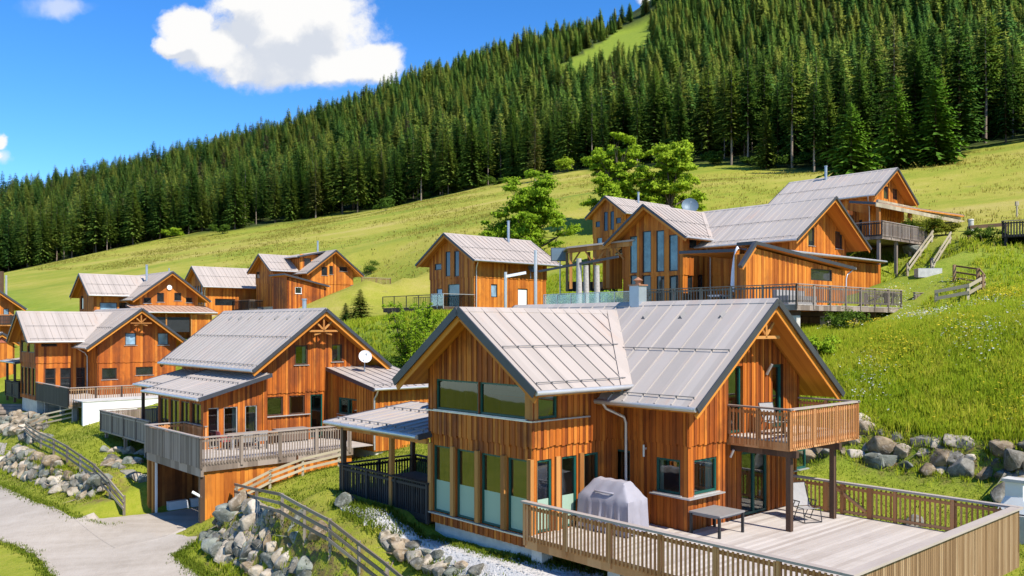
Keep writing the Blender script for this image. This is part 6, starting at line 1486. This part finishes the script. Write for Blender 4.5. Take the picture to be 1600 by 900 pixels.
tufts('lawn_grass', 'short grass of the lawns', 52000, (-75, -6, 8, 35), .03, .07, 6, 'short_grass', .012, lawn_ok, .16)
tufts('edge_grass', 'longer grass along the fences, stones and road edge', 9000, (-75, -6, 8, 36.5), .12, .30, 7, 'tall_grass', .012, lambda x, y, a, b, r: lawn_ok(x, y, a, b, r) & ((np.sin(a * 1.7) + np.sin(b * 2.3) + r.normal(size=len(a)) > 2.7)), .12)
def edge_tufts(name, label, lines, n, mat, h0, h1, sp=.16):
    r = np.random.default_rng(len(lines) + n); xs, ys = [], []
    for l in lines:
        p = resample(l, 400); k = r.integers(0, 399, n // len(lines)); f = r.random(len(k))[:, None]; q = p[k] * (1 - f) + p[k + 1] * f + r.normal(scale=sp, size=(len(k), 2)); xs.append(q[:, 0]); ys.append(q[:, 1])
    xs, ys = np.concatenate(xs), np.concatenate(ys)
    tufts(name, label, len(xs), (0, 1, 0, 1), h0, h1, 6, mat, .011, None, .08, (xs, ys))
edge_tufts('verge_grass', 'uneven grass creeping over the edges of road and gravel', [ROAD_L[:5], ROAD_L[7:], ROAD_R, GB_L, GB_R], 7000, 'short_grass', .05, .16)
edge_tufts('wall_grass', 'grass and weeds growing between the boulders', [[(x + nx, y + ny) for (x, y) in W_] for W_, nx, ny in ((WALL_A, .0, -.05), (WALL_B, .3, .4), (WALL_B, .0, .0), (WALL_C, .25, .5), (WALL_C, .5, .9), (WALL_C, 0, -.1))], 4000, 'tall_grass', .10, .28, .2)
def flowers(name, label, mat, n, seed, thr):
    r = np.random.default_rng(seed); a = r.uniform(-27, 1, n * 8); b = r.uniform(35.6, 60, n * 8); x, y = ab(a, b)
    w = np.sin(a * .55 + seed) * np.sin(b * .48 + seed * 2) + .5 * np.sin(a * 1.3 + b * .9 + seed) + r.normal(scale=.45, size=len(a)); k = (w > thr) & (800 + F * x / y > 1270) & (800 + F * x / y < 1640); x, y = x[k][:n], y[k][:n]; z = terrain(x, y); N_ = len(x)
    h = r.uniform(.25, .55, N_); s = r.uniform(.02, .055, N_); V = []; T = []
    az = r.uniform(0, 6.28, N_); C = np.column_stack([x, y, z + h]); tilt = r.normal(scale=.35, size=(N_, 2))
    ring = [C + np.column_stack([np.cos(az + k * 1.2566) * s, np.sin(az + k * 1.2566) * s, (np.cos(az + k * 1.2566) * tilt[:, 0] + np.sin(az + k * 1.2566) * tilt[:, 1]) * s]) for k in range(5)]
    V = np.stack([C + np.array([0, 0, .012])] + ring, axis=1).reshape(-1, 3); i = np.arange(N_) * 6; T = np.concatenate([np.column_stack([i, i + 1 + k, i + 1 + (k + 1) % 5]) for k in range(5)])
    o = bpy.data.objects.new(name, tri_mesh(name, V, T, mat)); COL.objects.link(o); tag(o, label, 'flowers', kind='stuff')
flowers('white_flowers', 'white umbel flowers scattered over the right-hand meadow', 'white_bloom', 2800, 3, .8)
flowers('yellow_flowers', 'yellow buttercups scattered over the right-hand meadow', 'yellow_bloom', 4600, 8, .7)
def pebbles():
    r = np.random.default_rng(9); V = []; T = []; pl = GB_L + GB_R[::-1]; xs = r.uniform(-8, 14, 30000); ys = r.uniform(18, 36, 30000); k = inside(xs, ys, pl); xs, ys = xs[k][:6500], ys[k][:6500]; zs = terrain(xs, ys) + .045
    s = r.uniform(.015, .05, len(xs)); n = len(xs); C = np.column_stack([xs, ys, zs]); base = np.array([(1, 0, 0), (0, 1, 0), (-1, 0, 0), (0, -1, 0), (0, 0, .8)]); P_ = C[:, None] + base[None] * s[:, None, None] * r.uniform(.6, 1.3, (n, 5, 1)); V = P_.reshape(-1, 3); i = np.arange(n) * 5
    T = np.concatenate([np.column_stack([i + a, i + (a + 1) % 4, i + 4]) for a in range(4)]); o = bpy.data.objects.new('pebbles', tri_mesh('pebbles', V, T, 'pebble')); COL.objects.link(o); tag(o, 'loose grey pebbles on the gravel strip', 'pebbles', kind='stuff')
leafmat('pebble', [(.26, .26, .26), (.42, .41, .40), (.62, .60, .57)], .9, 0)
pebbles()

# ------------------------------------------------------------------ things on and around the decks
def spot(fr, A, B, z=0): return fr.w(A, B, z)
def grill_cover():
    """a sheet pulled over a box with a ridge lid, its skirt hanging in folds"""
    nu, nq, L, D, zs, zt_ = 40, 18, 1.92, .95, 1.03, 1.54; mb = MB(); r = np.random.default_rng(4)
    def top(u, q):
        h = min(1, (1 - abs(u)) / .40, (1 - abs(q)) / .62); h = max(0, h)
        return zs + (zt_ - zs) * h + .018 * math.sin(u * 9 + q * 4) * (1 - h) + .012 * math.sin(u * 15 - q * 6)
    g = [[(-1 + 2 * i / nu, -1 + 2 * j / nq) for j in range(nq + 1)] for i in range(nu + 1)]
    P_ = [[(u * L / 2, q * D / 2, top(u, q)) for (u, q) in row] for row in g]
    for i in range(nu):
        for j in range(nq): mb.face([P_[i][j], P_[i + 1][j], P_[i + 1][j + 1], P_[i][j + 1]])
    rim = [(i, 0) for i in range(nu)] + [(nu, j) for j in range(nq)] + [(i, nq) for i in range(nu, 0, -1)] + [(0, j) for j in range(nq, 0, -1)]
    n = len(rim); rings = [[P_[i][j] for (i, j) in rim]]
    for k in range(1, 7):
        f = k / 6; ring = []
        for m_, (i, j) in enumerate(rim):
            x, y, z = P_[i][j]; a = m_ / n * 6.2832; w = (.05 * math.sin(a * 15) + .035 * math.sin(a * 26 + 1) + .02 * math.sin(a * 47)) * f ** 1.2; d = Vector((x / L, y / D, 0)).normalized()
            ring.append((x * (1 + .02 * f) + d.x * w, y * (1 + .04 * f) + d.y * w, zs * (1 - f) * (z / zs) + .04 * f + .04 * f * math.sin(a * 9)))
        rings.append(ring)
    for A_, B_ in zip(rings[:-1], rings[1:]):
        for m_ in range(n): mb.face([A_[m_], A_[(m_ + 1) % n], B_[(m_ + 1) % n], B_[m_]])
    o = mb.build('grill_cover', 'cover', None, True); bm = bmesh.new(); bm.from_mesh(o.data); bmesh.ops.remove_doubles(bm, verts=bm.verts[:], dist=.0005); bmesh.ops.recalc_face_normals(bm, faces=bm.faces[:]); bm.to_mesh(o.data); bm.free()
    o.data.polygons.foreach_set('use_smooth', [True] * len(o.data.polygons)); o.data.set_sharp_from_angle(angle=rad(38)); o.location = spot(H1, -8.8, 2.5, .0); o.rotation_euler = (0, 0, TH + .05)
    m = MB(); m.tube([(-.35, -D * .40, 1.21), (-.28, -D * .47, 1.22), (.28, -D * .47, 1.22), (.35, -D * .40, 1.21)], .035, 6)
    tag(o, 'barbecue grill under a grey fabric cover on the big deck', 'grill'); m.build('handle_bulge', 'cover', o, True)
grill_cover()
def table(label, fr, A, B, z, L, W, H, top, leg, rz=0, name='table', slats=False, group=None):
    t = thing(name, label, 'table', spot(fr, A, B, z), TH + rz, group); m = MB()
    if slats:
        n = int(W / .13)
        for k in range(n): y = -W / 2 + W * (k + .5) / n; m.box(-L / 2, L / 2, y - W / n * .44, y + W / n * .44, H - .04, H)
    else: m.box(-L / 2, L / 2, -W / 2, W / 2, H - .05, H)
    m.box(-L / 2 + .06, L / 2 - .06, -W / 2 + .06, W / 2 - .06, H - .11, H - .051); m.build('tabletop', top, t)
    for sx in (-1, 1):
        for sy in (-1, 1): m = MB(); x, y = sx * (L / 2 - .05), sy * (W / 2 - .05); m.box(x - .035, x + .035, y - .035, y + .035, 0, H - .05); m.build('leg', leg, t)
    return t
table('low square grey metal table in front of the corner window', H1, -6.5, 4.62, .0, 1.1, 1.3, .66, 'table_grey', 'black_paint')
table('dark dining table under the covered porch', H1, -17.6, 1.9, -.22, 2.6, 1.0, .76, 'rail_black', 'rail_black', slats=True)
def bench(label, fr, A, B, z, L, mat, rz=0):
    t = thing('bench', label, 'bench', spot(fr, A, B, z), TH + rz); m = MB()
    for y in (-.15, 0, .15): m.box(-L / 2, L / 2, y - .065, y + .065, .42, .46)
    m.build('seat', mat, t); m = MB()
    for zz in (.62, .78): m.box(-L / 2, L / 2, .2, .24, zz, zz + .11)
    m.build('backrest', mat, t)
    for x in (-L / 2 + .15, L / 2 - .15): m = MB(); m.box(x - .03, x + .03, -.2, .2, 0, .42); m.box(x - .03, x + .03, .16, .2, .42, .9); m.build('leg', mat, t)
bench('dark slatted bench behind the porch table', H1, -17.6, 2.85, -.22, 2.2, 'rail_black')
def deck_chair(label, loc, rz, frame='black_paint', fabric='mesh_fabric', name='recliner', back=1.05, tilt=.28, group=None):
    t = thing(name, label, 'chair', loc, rz, group); w = .29
    m = MB(); n = 8
    for i in range(n):
        a, b = i / n, (i + 1) / n; f = lambda q: (0.02 + .52 * q, .42 + .03 * q - .05 * math.sin(q * 3.1)); (x0, z0), (x1, z1) = f(a), f(b)
        m.prism([(x0, -w, z0), (x1, -w, z1), (x1, w, z1), (x0, w, z0)], (0, 0, -.015))
    m.build('seat', fabric, t); m = MB(); p, q = (0, .44), (-tilt, back)
    for i in range(n):
        a, b = i / n, (i + 1) / n; g = lambda s: (p[0] + (q[0] - p[0]) * s - .03 * math.sin(s * 3.1), p[1] + (q[1] - p[1]) * s); (x0, z0), (x1, z1) = g(a), g(b); m.prism([(x0, -w, z0), (x1, -w, z1), (x1, w, z1), (x0, w, z0)], (.015, 0, 0))
    m.build('backrest', fabric, t)
    for sg in (-1, 1):
        m = MB(); y = sg * (w + .02); m.tube([(-tilt, y, back), (0, y, .44), (.54, y, .45), (.62, y, .02)], .016, 6); m.tube([(-.28, y, .02), (.1, y, .62)], .014, 6); m.tube([(-.12, y, .62), (.34, y, .64)], .02, 6); m.tube([(.34, y, .64), (.02, y, .02)], .014, 6); m.tube([(-.28, y, .02), (.62, y, .02)], .013, 6); m.build('side_frame', frame, t)
    m = MB(); m.tube([(-tilt, -w - .02, back), (-tilt, w + .02, back)], .016, 6); m.tube([(.62, -w - .02, .02), (.62, w + .02, .02)], .014, 6); m.build('crossbar', frame, t)
    return t
deck_chair('folding recliner with pale fabric under the balcony of the foreground chalet', spot(H1, -5.75, 8.2, 0), rad(-74), tilt=.3, back=1.12)
deck_chair('pale fabric chair on the wooden balcony', spot(H1, -6.45, 7.5, 2.74), rad(-62), tilt=.22, back=.98, name='garden_chair')
table('small slatted wooden table on the balcony', H1, -5.9, 8.05, 2.74, .6, .6, .45, 'rail_tan', 'rail_tan', slats=True)
# second chalet's terrace
table('pale dining table on the terrace of the second chalet', H2, .1, 2.0, .0, .95, 1.8, .75, 'rail_cap', 'white_paint')
def chair(label, fr, A, B, z, rz, mat='mesh_fabric', leg='black_paint', group=None):
    t = thing('garden_chair', label, 'chair', spot(fr, A, B, z), TH + rz, group); m = MB(); m.box(-.24, .24, -.25, .25, .42, .46); m.build('seat', mat, t)
    m = MB(); m.prism([(-.24, .22, .46), (.24, .22, .46), (.24, .32, .95), (-.24, .32, .95)], (0, .03, 0)); m.build('backrest', mat, t)
    for sx in (-1, 1):
        for sy in (-1, 1): m = MB(); m.box(sx * .22 - .02, sx * .22 + .02, sy * .22 - .02, sy * .22 + .02, 0, .42); m.build('leg', leg, t)
        m = MB(); m.box(sx * .26 - .02, sx * .26 + .02, -.22, .26, .62, .65); m.box(sx * .26 - .02, sx * .26 + .02, -.22, -.18, .42, .62); m.build('armrest', mat, t)
    return t
chair('light garden chair at the near left of the pale dining table', H2, .95, 1.6, 0, -math.pi / 2)
chair('light garden chair at the near right of the pale dining table', H2, .95, 2.4, 0, -math.pi / 2)
chair('red garden chair at the left end of the pale dining table', H2, .15, .85, 0, math.pi, 'curtain_red')
chair('dark garden chair by the glass door of the second chalet', H2, .0, 7.1, 0, math.pi / 2 + .4, 'wicker')
def sofa():
    t = thing('storage_bench', 'brown wicker storage bench under the window of the second chalet', 'bench', spot(H2, -.6, 4.9, 0), TH); m = MB(); m.box(-.35, .35, -.85, .85, .08, .62); m.build('body', 'wicker', t)
    m = MB(); m.box(-.4, .4, -.9, .9, .62, .70); m.build('lid', 'table_grey', t)
    for y in (-.75, .75): m = MB(); m.box(-.33, .33, y - .05, y + .05, 0, .08); m.build('foot', 'black_paint', t)
sofa()
table('small dark side table left of the wicker storage bench', H2, -.25, 3.75, 0, .45, .45, .6, 'rail_tan', 'rail_tan', slats=True)
def satellite_dish(label, loc, rz, d=.9, mat='dish', pole=.6):
    t = thing('satellite_dish', label, 'satellite dish', loc, rz); m = MB(); n = 20; rings = [(d / 2 * k / 5, .16 * d * (k / 5) ** 2) for k in range(6)]
    R0 = Matrix.Rotation(rad(68), 4, 'Y'); c = Vector((0.1, 0, pole + d * .35))
    pr = [[c + R0 @ Vector((rr * math.cos(6.2832 * j / n), rr * math.sin(6.2832 * j / n), z)) for j in range(n)] for (rr, z) in rings]
    for k in range(5):
        for j in range(n): m.face([pr[k][j], pr[k][(j + 1) % n], pr[k + 1][(j + 1) % n], pr[k + 1][j]])
    m.build('reflector', mat, t, True); m = MB(); m.tube([(0, 0, -.3), (0, 0, pole + d * .3)], .03, 8); m.tube([(-.25, 0, 0), (0, 0, pole * .7)], .02, 6); m.build('mast', 'zinc', t)
    m = MB(); e = c + R0 @ Vector((0, 0, d * .55)); m.tube([c + R0 @ Vector((-d * .48, 0, .14 * d)) if False else c + R0 @ Vector((d * .48, 0, .15 * d)), e], .014, 6); m.lathe(e, [(.0, -.05), (.04, -.05), (.04, .06), (0, .06)], 8); m.build('receiver_arm', 'zinc', t)
p = H2.onA(562, 566, 1.0)
satellite_dish('white satellite dish on the annex roof of the second chalet', H2.w(.4, 8.9, 3.62), rad(-70), .74)
satellite_dish('large grey-blue satellite dish on the ridge of the large chalet', H8.w(-12.2, 4.6, 7.55), rad(-95), 1.35, 'dish_blue', .5)
satellite_dish('small grey satellite dish on the side of the glass-railed chalet', H7.w(sd + .25, 7.4, 3.0), rad(-60), .8, 'dish_blue', .3)
def parasol():
    p = H8.w(S8 + 7.5, -7.4, 0); q = pt(1152, 480, p.y); t = thing('parasol', 'closed white parasol standing on the deck of the large chalet', 'parasol', (q[0], p.y, 7.4)); m = MB()
    m.lathe((0, 0, 0), [(.08, .9), (.36, 1.0), (.42, 1.4), (.37, 2.2), (.27, 3.0), (.14, 3.6), (.03, 3.8)], 12); m.build('canopy', 'sail', t, True); m = MB(); m.tube([(0, 0, 0), (0, 0, 3.7)], .04, 8); m.box(-.3, .3, -.3, .3, 0, .1); m.build('pole', 'zinc', t)
parasol()
for (px, top, bot, Y, lab) in ((904.5, 405, 476, 62, 'tallest of the three pale wooden posts, leftmost behind the glass railing'), (915.5, 416, 476, 62.6, 'middle one of the three pale wooden posts behind the glass railing'), (932.5, 416, 474, 63, 'rightmost of the three pale wooden posts behind the glass railing')):
    q, e = pt(px, bot, Y), pt(px, top, Y); m = MB(); h = e[2] - q[2] + 1.0; m.tube([(0, 0, 0), (.02, 0, h * .5), (0, 0, h)], [.23, .22, .19], 10); m.tube([(0, 0, h), (0, 0, h + .05)], .2, 10); o = m.build('wooden_post', 'birch_post', None, True); o.location = (q[0], q[1], q[2] - 1.0); tag(o, lab, 'post', 'pale wooden posts')
def pergola():
    Y = 70; z = lambda py: CAM_Z + (HY - py) / F * Y; x = lambda px: (px - 800) / F * Y; t = thing('pergola', 'open timber pavilion with braced posts and flat grey roof beside the large chalet', 'pavilion', (x(930), Y, 0)); X = lambda px: x(px) - x(930)
    m = MB(); m.prism([(X(884), -1, z(390)), (X(982), -3.5, z(383)), (X(982), 3, z(381)), (X(884), 5, z(386))], (0, 0, .14)); m.build('roof', 'roof_warm', t); m = MB(); m.prism([(X(886), -.8, z(397)), (X(980), -3.3, z(390)), (X(980), -3.1, z(390)), (X(886), -.6, z(397))], (0, 0, .42)); m.build('beam', 'beam', t)
    for (px, dy) in ((891, -.7), (926, -1.6), (945, -2.2), (891, 4), (926, 3.4), (957, 2.6)): m = MB(); m.box(X(px) - .12, X(px) + .12, dy - .12, dy + .12, z(452), z(388)); m.build('post', 'rail_tan' if dy > 0 else 'beam', t)
    for (a, b, dy) in ((895, 906, -.8), (922, 911, -1.5), (930, 941, -1.8), (968, 955, -2.8)): m = MB(); m.beam((X(a), dy, z(410)), (X(b), dy, z(393)), .13, .13); m.build('brace', 'beam', t)
    m = MB(); m.box(X(890), X(975), 4.2, 4.4, z(452), z(436)); m.build('low_wall', 'rail_black', t)
    m = MB(); m.box(X(945), X(976), 1.5, 1.7, z(450), z(398)); m.build('back_wall', 'siding_golden', t)
pergola()
def mast(px, top, bot, Y, r, lab, mat='birch_post', arm=None, name='mast', cat='mast'):
    q, e = Vector(pt(px, bot, Y)), Vector(pt(px, top, Y)); t = thing(name, lab, cat, q - Vector((0, 0, 1.2))); m = MB(); m.tube([(0, 0, 0), (0, 0, e.z - q.z + 1.2)], r, 8); m.build('pole', mat, t)
    if arm: m = MB(); m.beam(Vector(pt(*arm[0])) - Vector(t.location), Vector(pt(*arm[1])) - Vector(t.location), arm[2], arm[2]); m.build('arm', arm[3], t)
mast(837, 391, 478, 64, .12, 'tall pale mast right of the glass-railed chalet with a long dark boom', 'metal_light', ((842, 424, 64), (966, 401, 60), .16, 'fascia'))
mast(790, 425, 482, 64, .11, 'shorter white mast in front of the glass-railed chalet with a pale arm', 'metal_light', ((790, 432, 64), (822, 426, 64), .2, 'sail'))
mast(2, 424, 468, 110, .3, 'dark mast at the left edge of the picture beyond the roofs', 'beam_dark'); mast(10, 430, 466, 112, .12, 'thin pale mast beside the dark one at the left edge', 'metal_light')
def panel():
    Y = 74; t = thing('panel_on_post', 'dark square panel on a thin post behind the pavilion', 'panel', pt(876, 445, Y)); q = pt(876, 445, Y); m = MB(); m.box(-.78, .62, -.1, .1, 2.1, 3.15); m.build('panel', 'dish_blue', t); m = MB(); m.tube([(-.05, .0, -1.5), (-.05, .0, 2.1)], .06, 8); m.build('post', 'metal_light', t); m = MB(); 
    m.box(-.84, -.78, -.11, .11, 2.04, 3.2); m.box(.62, .68, -.11, .11, 2.04, 3.2); m.box(-.78, .62, -.11, .11, 3.15, 3.2); m.box(-.78, .62, -.11, .11, 2.04, 2.1); m.build('frame', 'fascia', t)
panel()
def trough():
    p = ground(1450, 430); t = thing('water_trough', 'long pale stone water trough on the grass below the stair rails', 'trough', p, rad(-4)); m = MB(); L, W, H = 1.6, .75, .42
    m.box(-L / 2, L / 2, -W / 2, -W / 2 + .12, -.2, H); m.box(-L / 2, L / 2, W / 2 - .12, W / 2, -.2, H); m.box(-L / 2, -L / 2 + .14, -W / 2 + .12, W / 2 - .12, -.2, H); m.box(L / 2 - .14, L / 2, -W / 2 + .12, W / 2 - .12, -.2, H); m.box(-L / 2 + .14, L / 2 - .14, -W / 2 + .12, W / 2 - .12, -.2, .1); m.build('basin', 'concrete', t)
    m = MB(); m.box(-L / 2 + .14, L / 2 - .14, -W / 2 + .12, W / 2 - .12, .4, .45); m.build('water', 'pane_dark', t)
    m = MB(); m.tube([(.5, .55, -.2), (.5, .55, 1.2)], [.17, .13], 8); m.tube([(.5, .55, .95), (.5, .1, .85)], .04, 6); m.build('spout_post', 'fascia', t)
trough()
def masonry_grill():
    Y = 27.6; q = pt(1588, 800, Y); t = thing('masonry_grill', 'white masonry garden grill beyond the corner of the big deck', 'grill', (q[0], q[1], tz(q[0], q[1]) - .1), TH); m = MB()
    m.prism([(-.5, -.5, 0), (.5, -.5, 0), (.5, .5, 0), (-.5, .5, 0)], (0, 0, .95)); m.build('base', 'concrete', t); m = MB()
    b = [(-.45, -.42), (.45, -.42), (.45, .42), (-.45, .42)]; tp = [(-.26, -.22), (.26, -.22), (.26, .22), (-.26, .22)]
    for i in range(4): j = (i + 1) % 4; m.face([(*b[i], 1.0), (*b[j], 1.0), (*tp[j], 1.5), (*tp[i], 1.5)])
    m.box(-.26, .26, -.22, .22, 1.5, 1.95); m.build('hood', 'white_paint', t); m = MB(); m.box(-.34, .34, -.3, .3, 1.95, 2.05); m.build('cap', 'concrete', t)
masonry_grill()
def small_things():
    # white terrace wall between the third and second chalets
    t = thing('terrace_wall', 'white rendered terrace wall between the second and third chalets', 'wall', H3.w(1.4, .6, 0), TH); m = MB(); m.box(-.15, .1, 0, 6.2, -1.9, .18); m.build('wall', 'white_paint', t); m = MB(); m.box(-2.4, .14, -.03, 6.2, .18, .24); m.build('coping', 'concrete', t)
    # shed with a railing at the right edge
    q = ground(1604, 380); t = thing('railed_platform', 'dark railed platform with a low roof at the right edge of the picture', 'platform', q, TH + .3); railing(t, [(-1.5, 3), (-1.5, -1.5), (5, -1.5)], .6, .95, 'rail_black', 'rail_grey', .18, .1, .03, -.2, 2); slab(t, 'floor', 'rail_black', -1.5, 5, -1.5, 3, .35, .55)
    for x in (-1.3, 1.8, 4.8): m = MB(); m.box(x - .1, x + .1, -1.4, -1.2, -1.5, .65); m.build('post', 'rail_black', t)
    mono_roof(t, [(.5, 3.8, 3.4), (5.4, 3.8, 3.4), (5.4, -.5, 2.7), (.5, -.5, 2.7)], 'roof', guards=(), gutter_edge=None); 
    for x, y in ((.8, -.2), (5, -.2), (.8, 3.6), (5, 3.6)): m = MB(); m.box(x - .08, x + .08, y - .08, y + .08, .85, 2.65); m.build('roof_post', 'rail_black', t)
    q = ground(1517, 362); m = MB(); m.tube([(0, 0, -.4), (0, 0, .95)], .22, 10); m.tube([(0, 0, .95), (0, 0, 1.05)], [.26, .2], 10); o = m.build('marker_post', 'concrete', None, True); o.location = q; tag(o, 'short pale stone post by the dark beam fence', 'post')
    q = ground(1589, 340); m = MB(); m.tube([(0, 0, -.4), (0, 0, 1.5)], [.1, .08], 8); m.box(-.14, .14, -.1, .1, 1.1, 1.5); o = m.build('marker_post', 'fence_pale', None, False); o.location = q; tag(o, 'thin wooden marker post on the upper meadow at right', 'post')
    # little red-roofed hut at the left edge
    q = pt(2, 560, 82); t = thing('garden_hut', 'small hut with a white and red gable at the left edge of the picture', 'hut', (q[0], q[1], q[2] - .5), TH); walls(t, 'A', 0, 1.1, -1.5, 2.0, 3.0, 1.5, -2.4, 0, {}, ('siding_golden', 'siding_golden'), tier=None, bw=.24); roof(t, 'A', 0, 1.5, 2.0, 3.0, .4, -2.8, -2.8, mat='roof_warm', guards=(), gut=False)
    m = MB(); m.prism([(.02, -1.0, 2.0), (.02, 1.0, 2.0), (.02, 0, 2.62)], (.05, 0, 0)); m.build('gable_panel', 'red_tile', t)
    # stacked round logs left of the third chalet's porch
    for k in range(6):
        q = Vector(pt(4 + (k % 3) * 2, 618 - (k // 3) * 8, 72 + (k % 3) * .6)); m = MB(); m.tube([(-2.4, 0, 0), (2.2, .3, 0)], .22, 9); o = m.build('log', 'bark_pale', None); o.location = (q.x, q.y, tz(q.x, q.y) + .22 + .42 * (k // 3)); tag(o, 'pale debarked log lying at the left edge beyond the dark porch', 'log', 'logs at the left edge')
    q = ground(1432, 392); o = bpy.data.objects.new('boulder', ROCKS[3]); COL.objects.link(o); o.location = q; o.scale = (2.6, 1.6, 1.3); tag(o, 'single pale boulder on the bank under the highest terrace', 'boulder')
    for (px, py, s, lab) in ((1572, 780, 1.1, 'squared pale block at the right end of the boulder wall'), (540, 788, .7, 'white stone at the corner of the covered porch'), (1430, 822, .7, 'low stone half hidden in the grass behind the deck'), (1588, 838, .6, 'stone in the grass outside the right corner of the deck')):
        q = ground(px, py); o = bpy.data.objects.new('boulder', ROCKS[5]); COL.objects.link(o); o.location = q + Vector((0, 0, .1)); o.scale = (s * 1.2, s, s); o.rotation_euler = (0, .2, .7); tag(o, lab, 'boulder')
    # covered furniture and pots on the large chalet's deck
    for (A, B, lab) in ((3.4, -6.2, 'long pale covered garden furniture on the large grey deck'),):
        t = thing('garden_sofa', lab, 'sofa', H8.w(A, B, .05), TH); m = MB(); m.box(-.5, .5, -1.6, 1.6, 0, .55); m.build('seat', 'table_grey', t); m = MB(); m.box(-.5, -.25, -1.6, 1.6, .55, .9); m.build('backrest', 'mesh_fabric', t)
    table('white garden table on the large grey deck', H8, -1.0, -7.2, .0, 1.0, 1.8, .75, 'white_paint', 'black_paint')
    for k, (B, lab) in enumerate(((.9, 'left hanging flower box on the deck end of the large chalet'), (1.9, 'right hanging flower box on the deck end of the large chalet'))):
        bush(0, 0, .5, .5, lab, 'leaves_dark', 60 + k, .05, name='potted_plant', n=5, cat='plant', p=H8.w(5.6, B - .1, .55))
    q = H1.w(-.2, 10.3, -.6)
    bush(0, 0, .9, .6, 'pale grass clump outside the right corner of the big deck', 'leaves', 70, .06, n=6, p=Vector((q.x + 1.6, q.y - 1.6, tz(q.x + 1.6, q.y - 1.6))))
small_things()
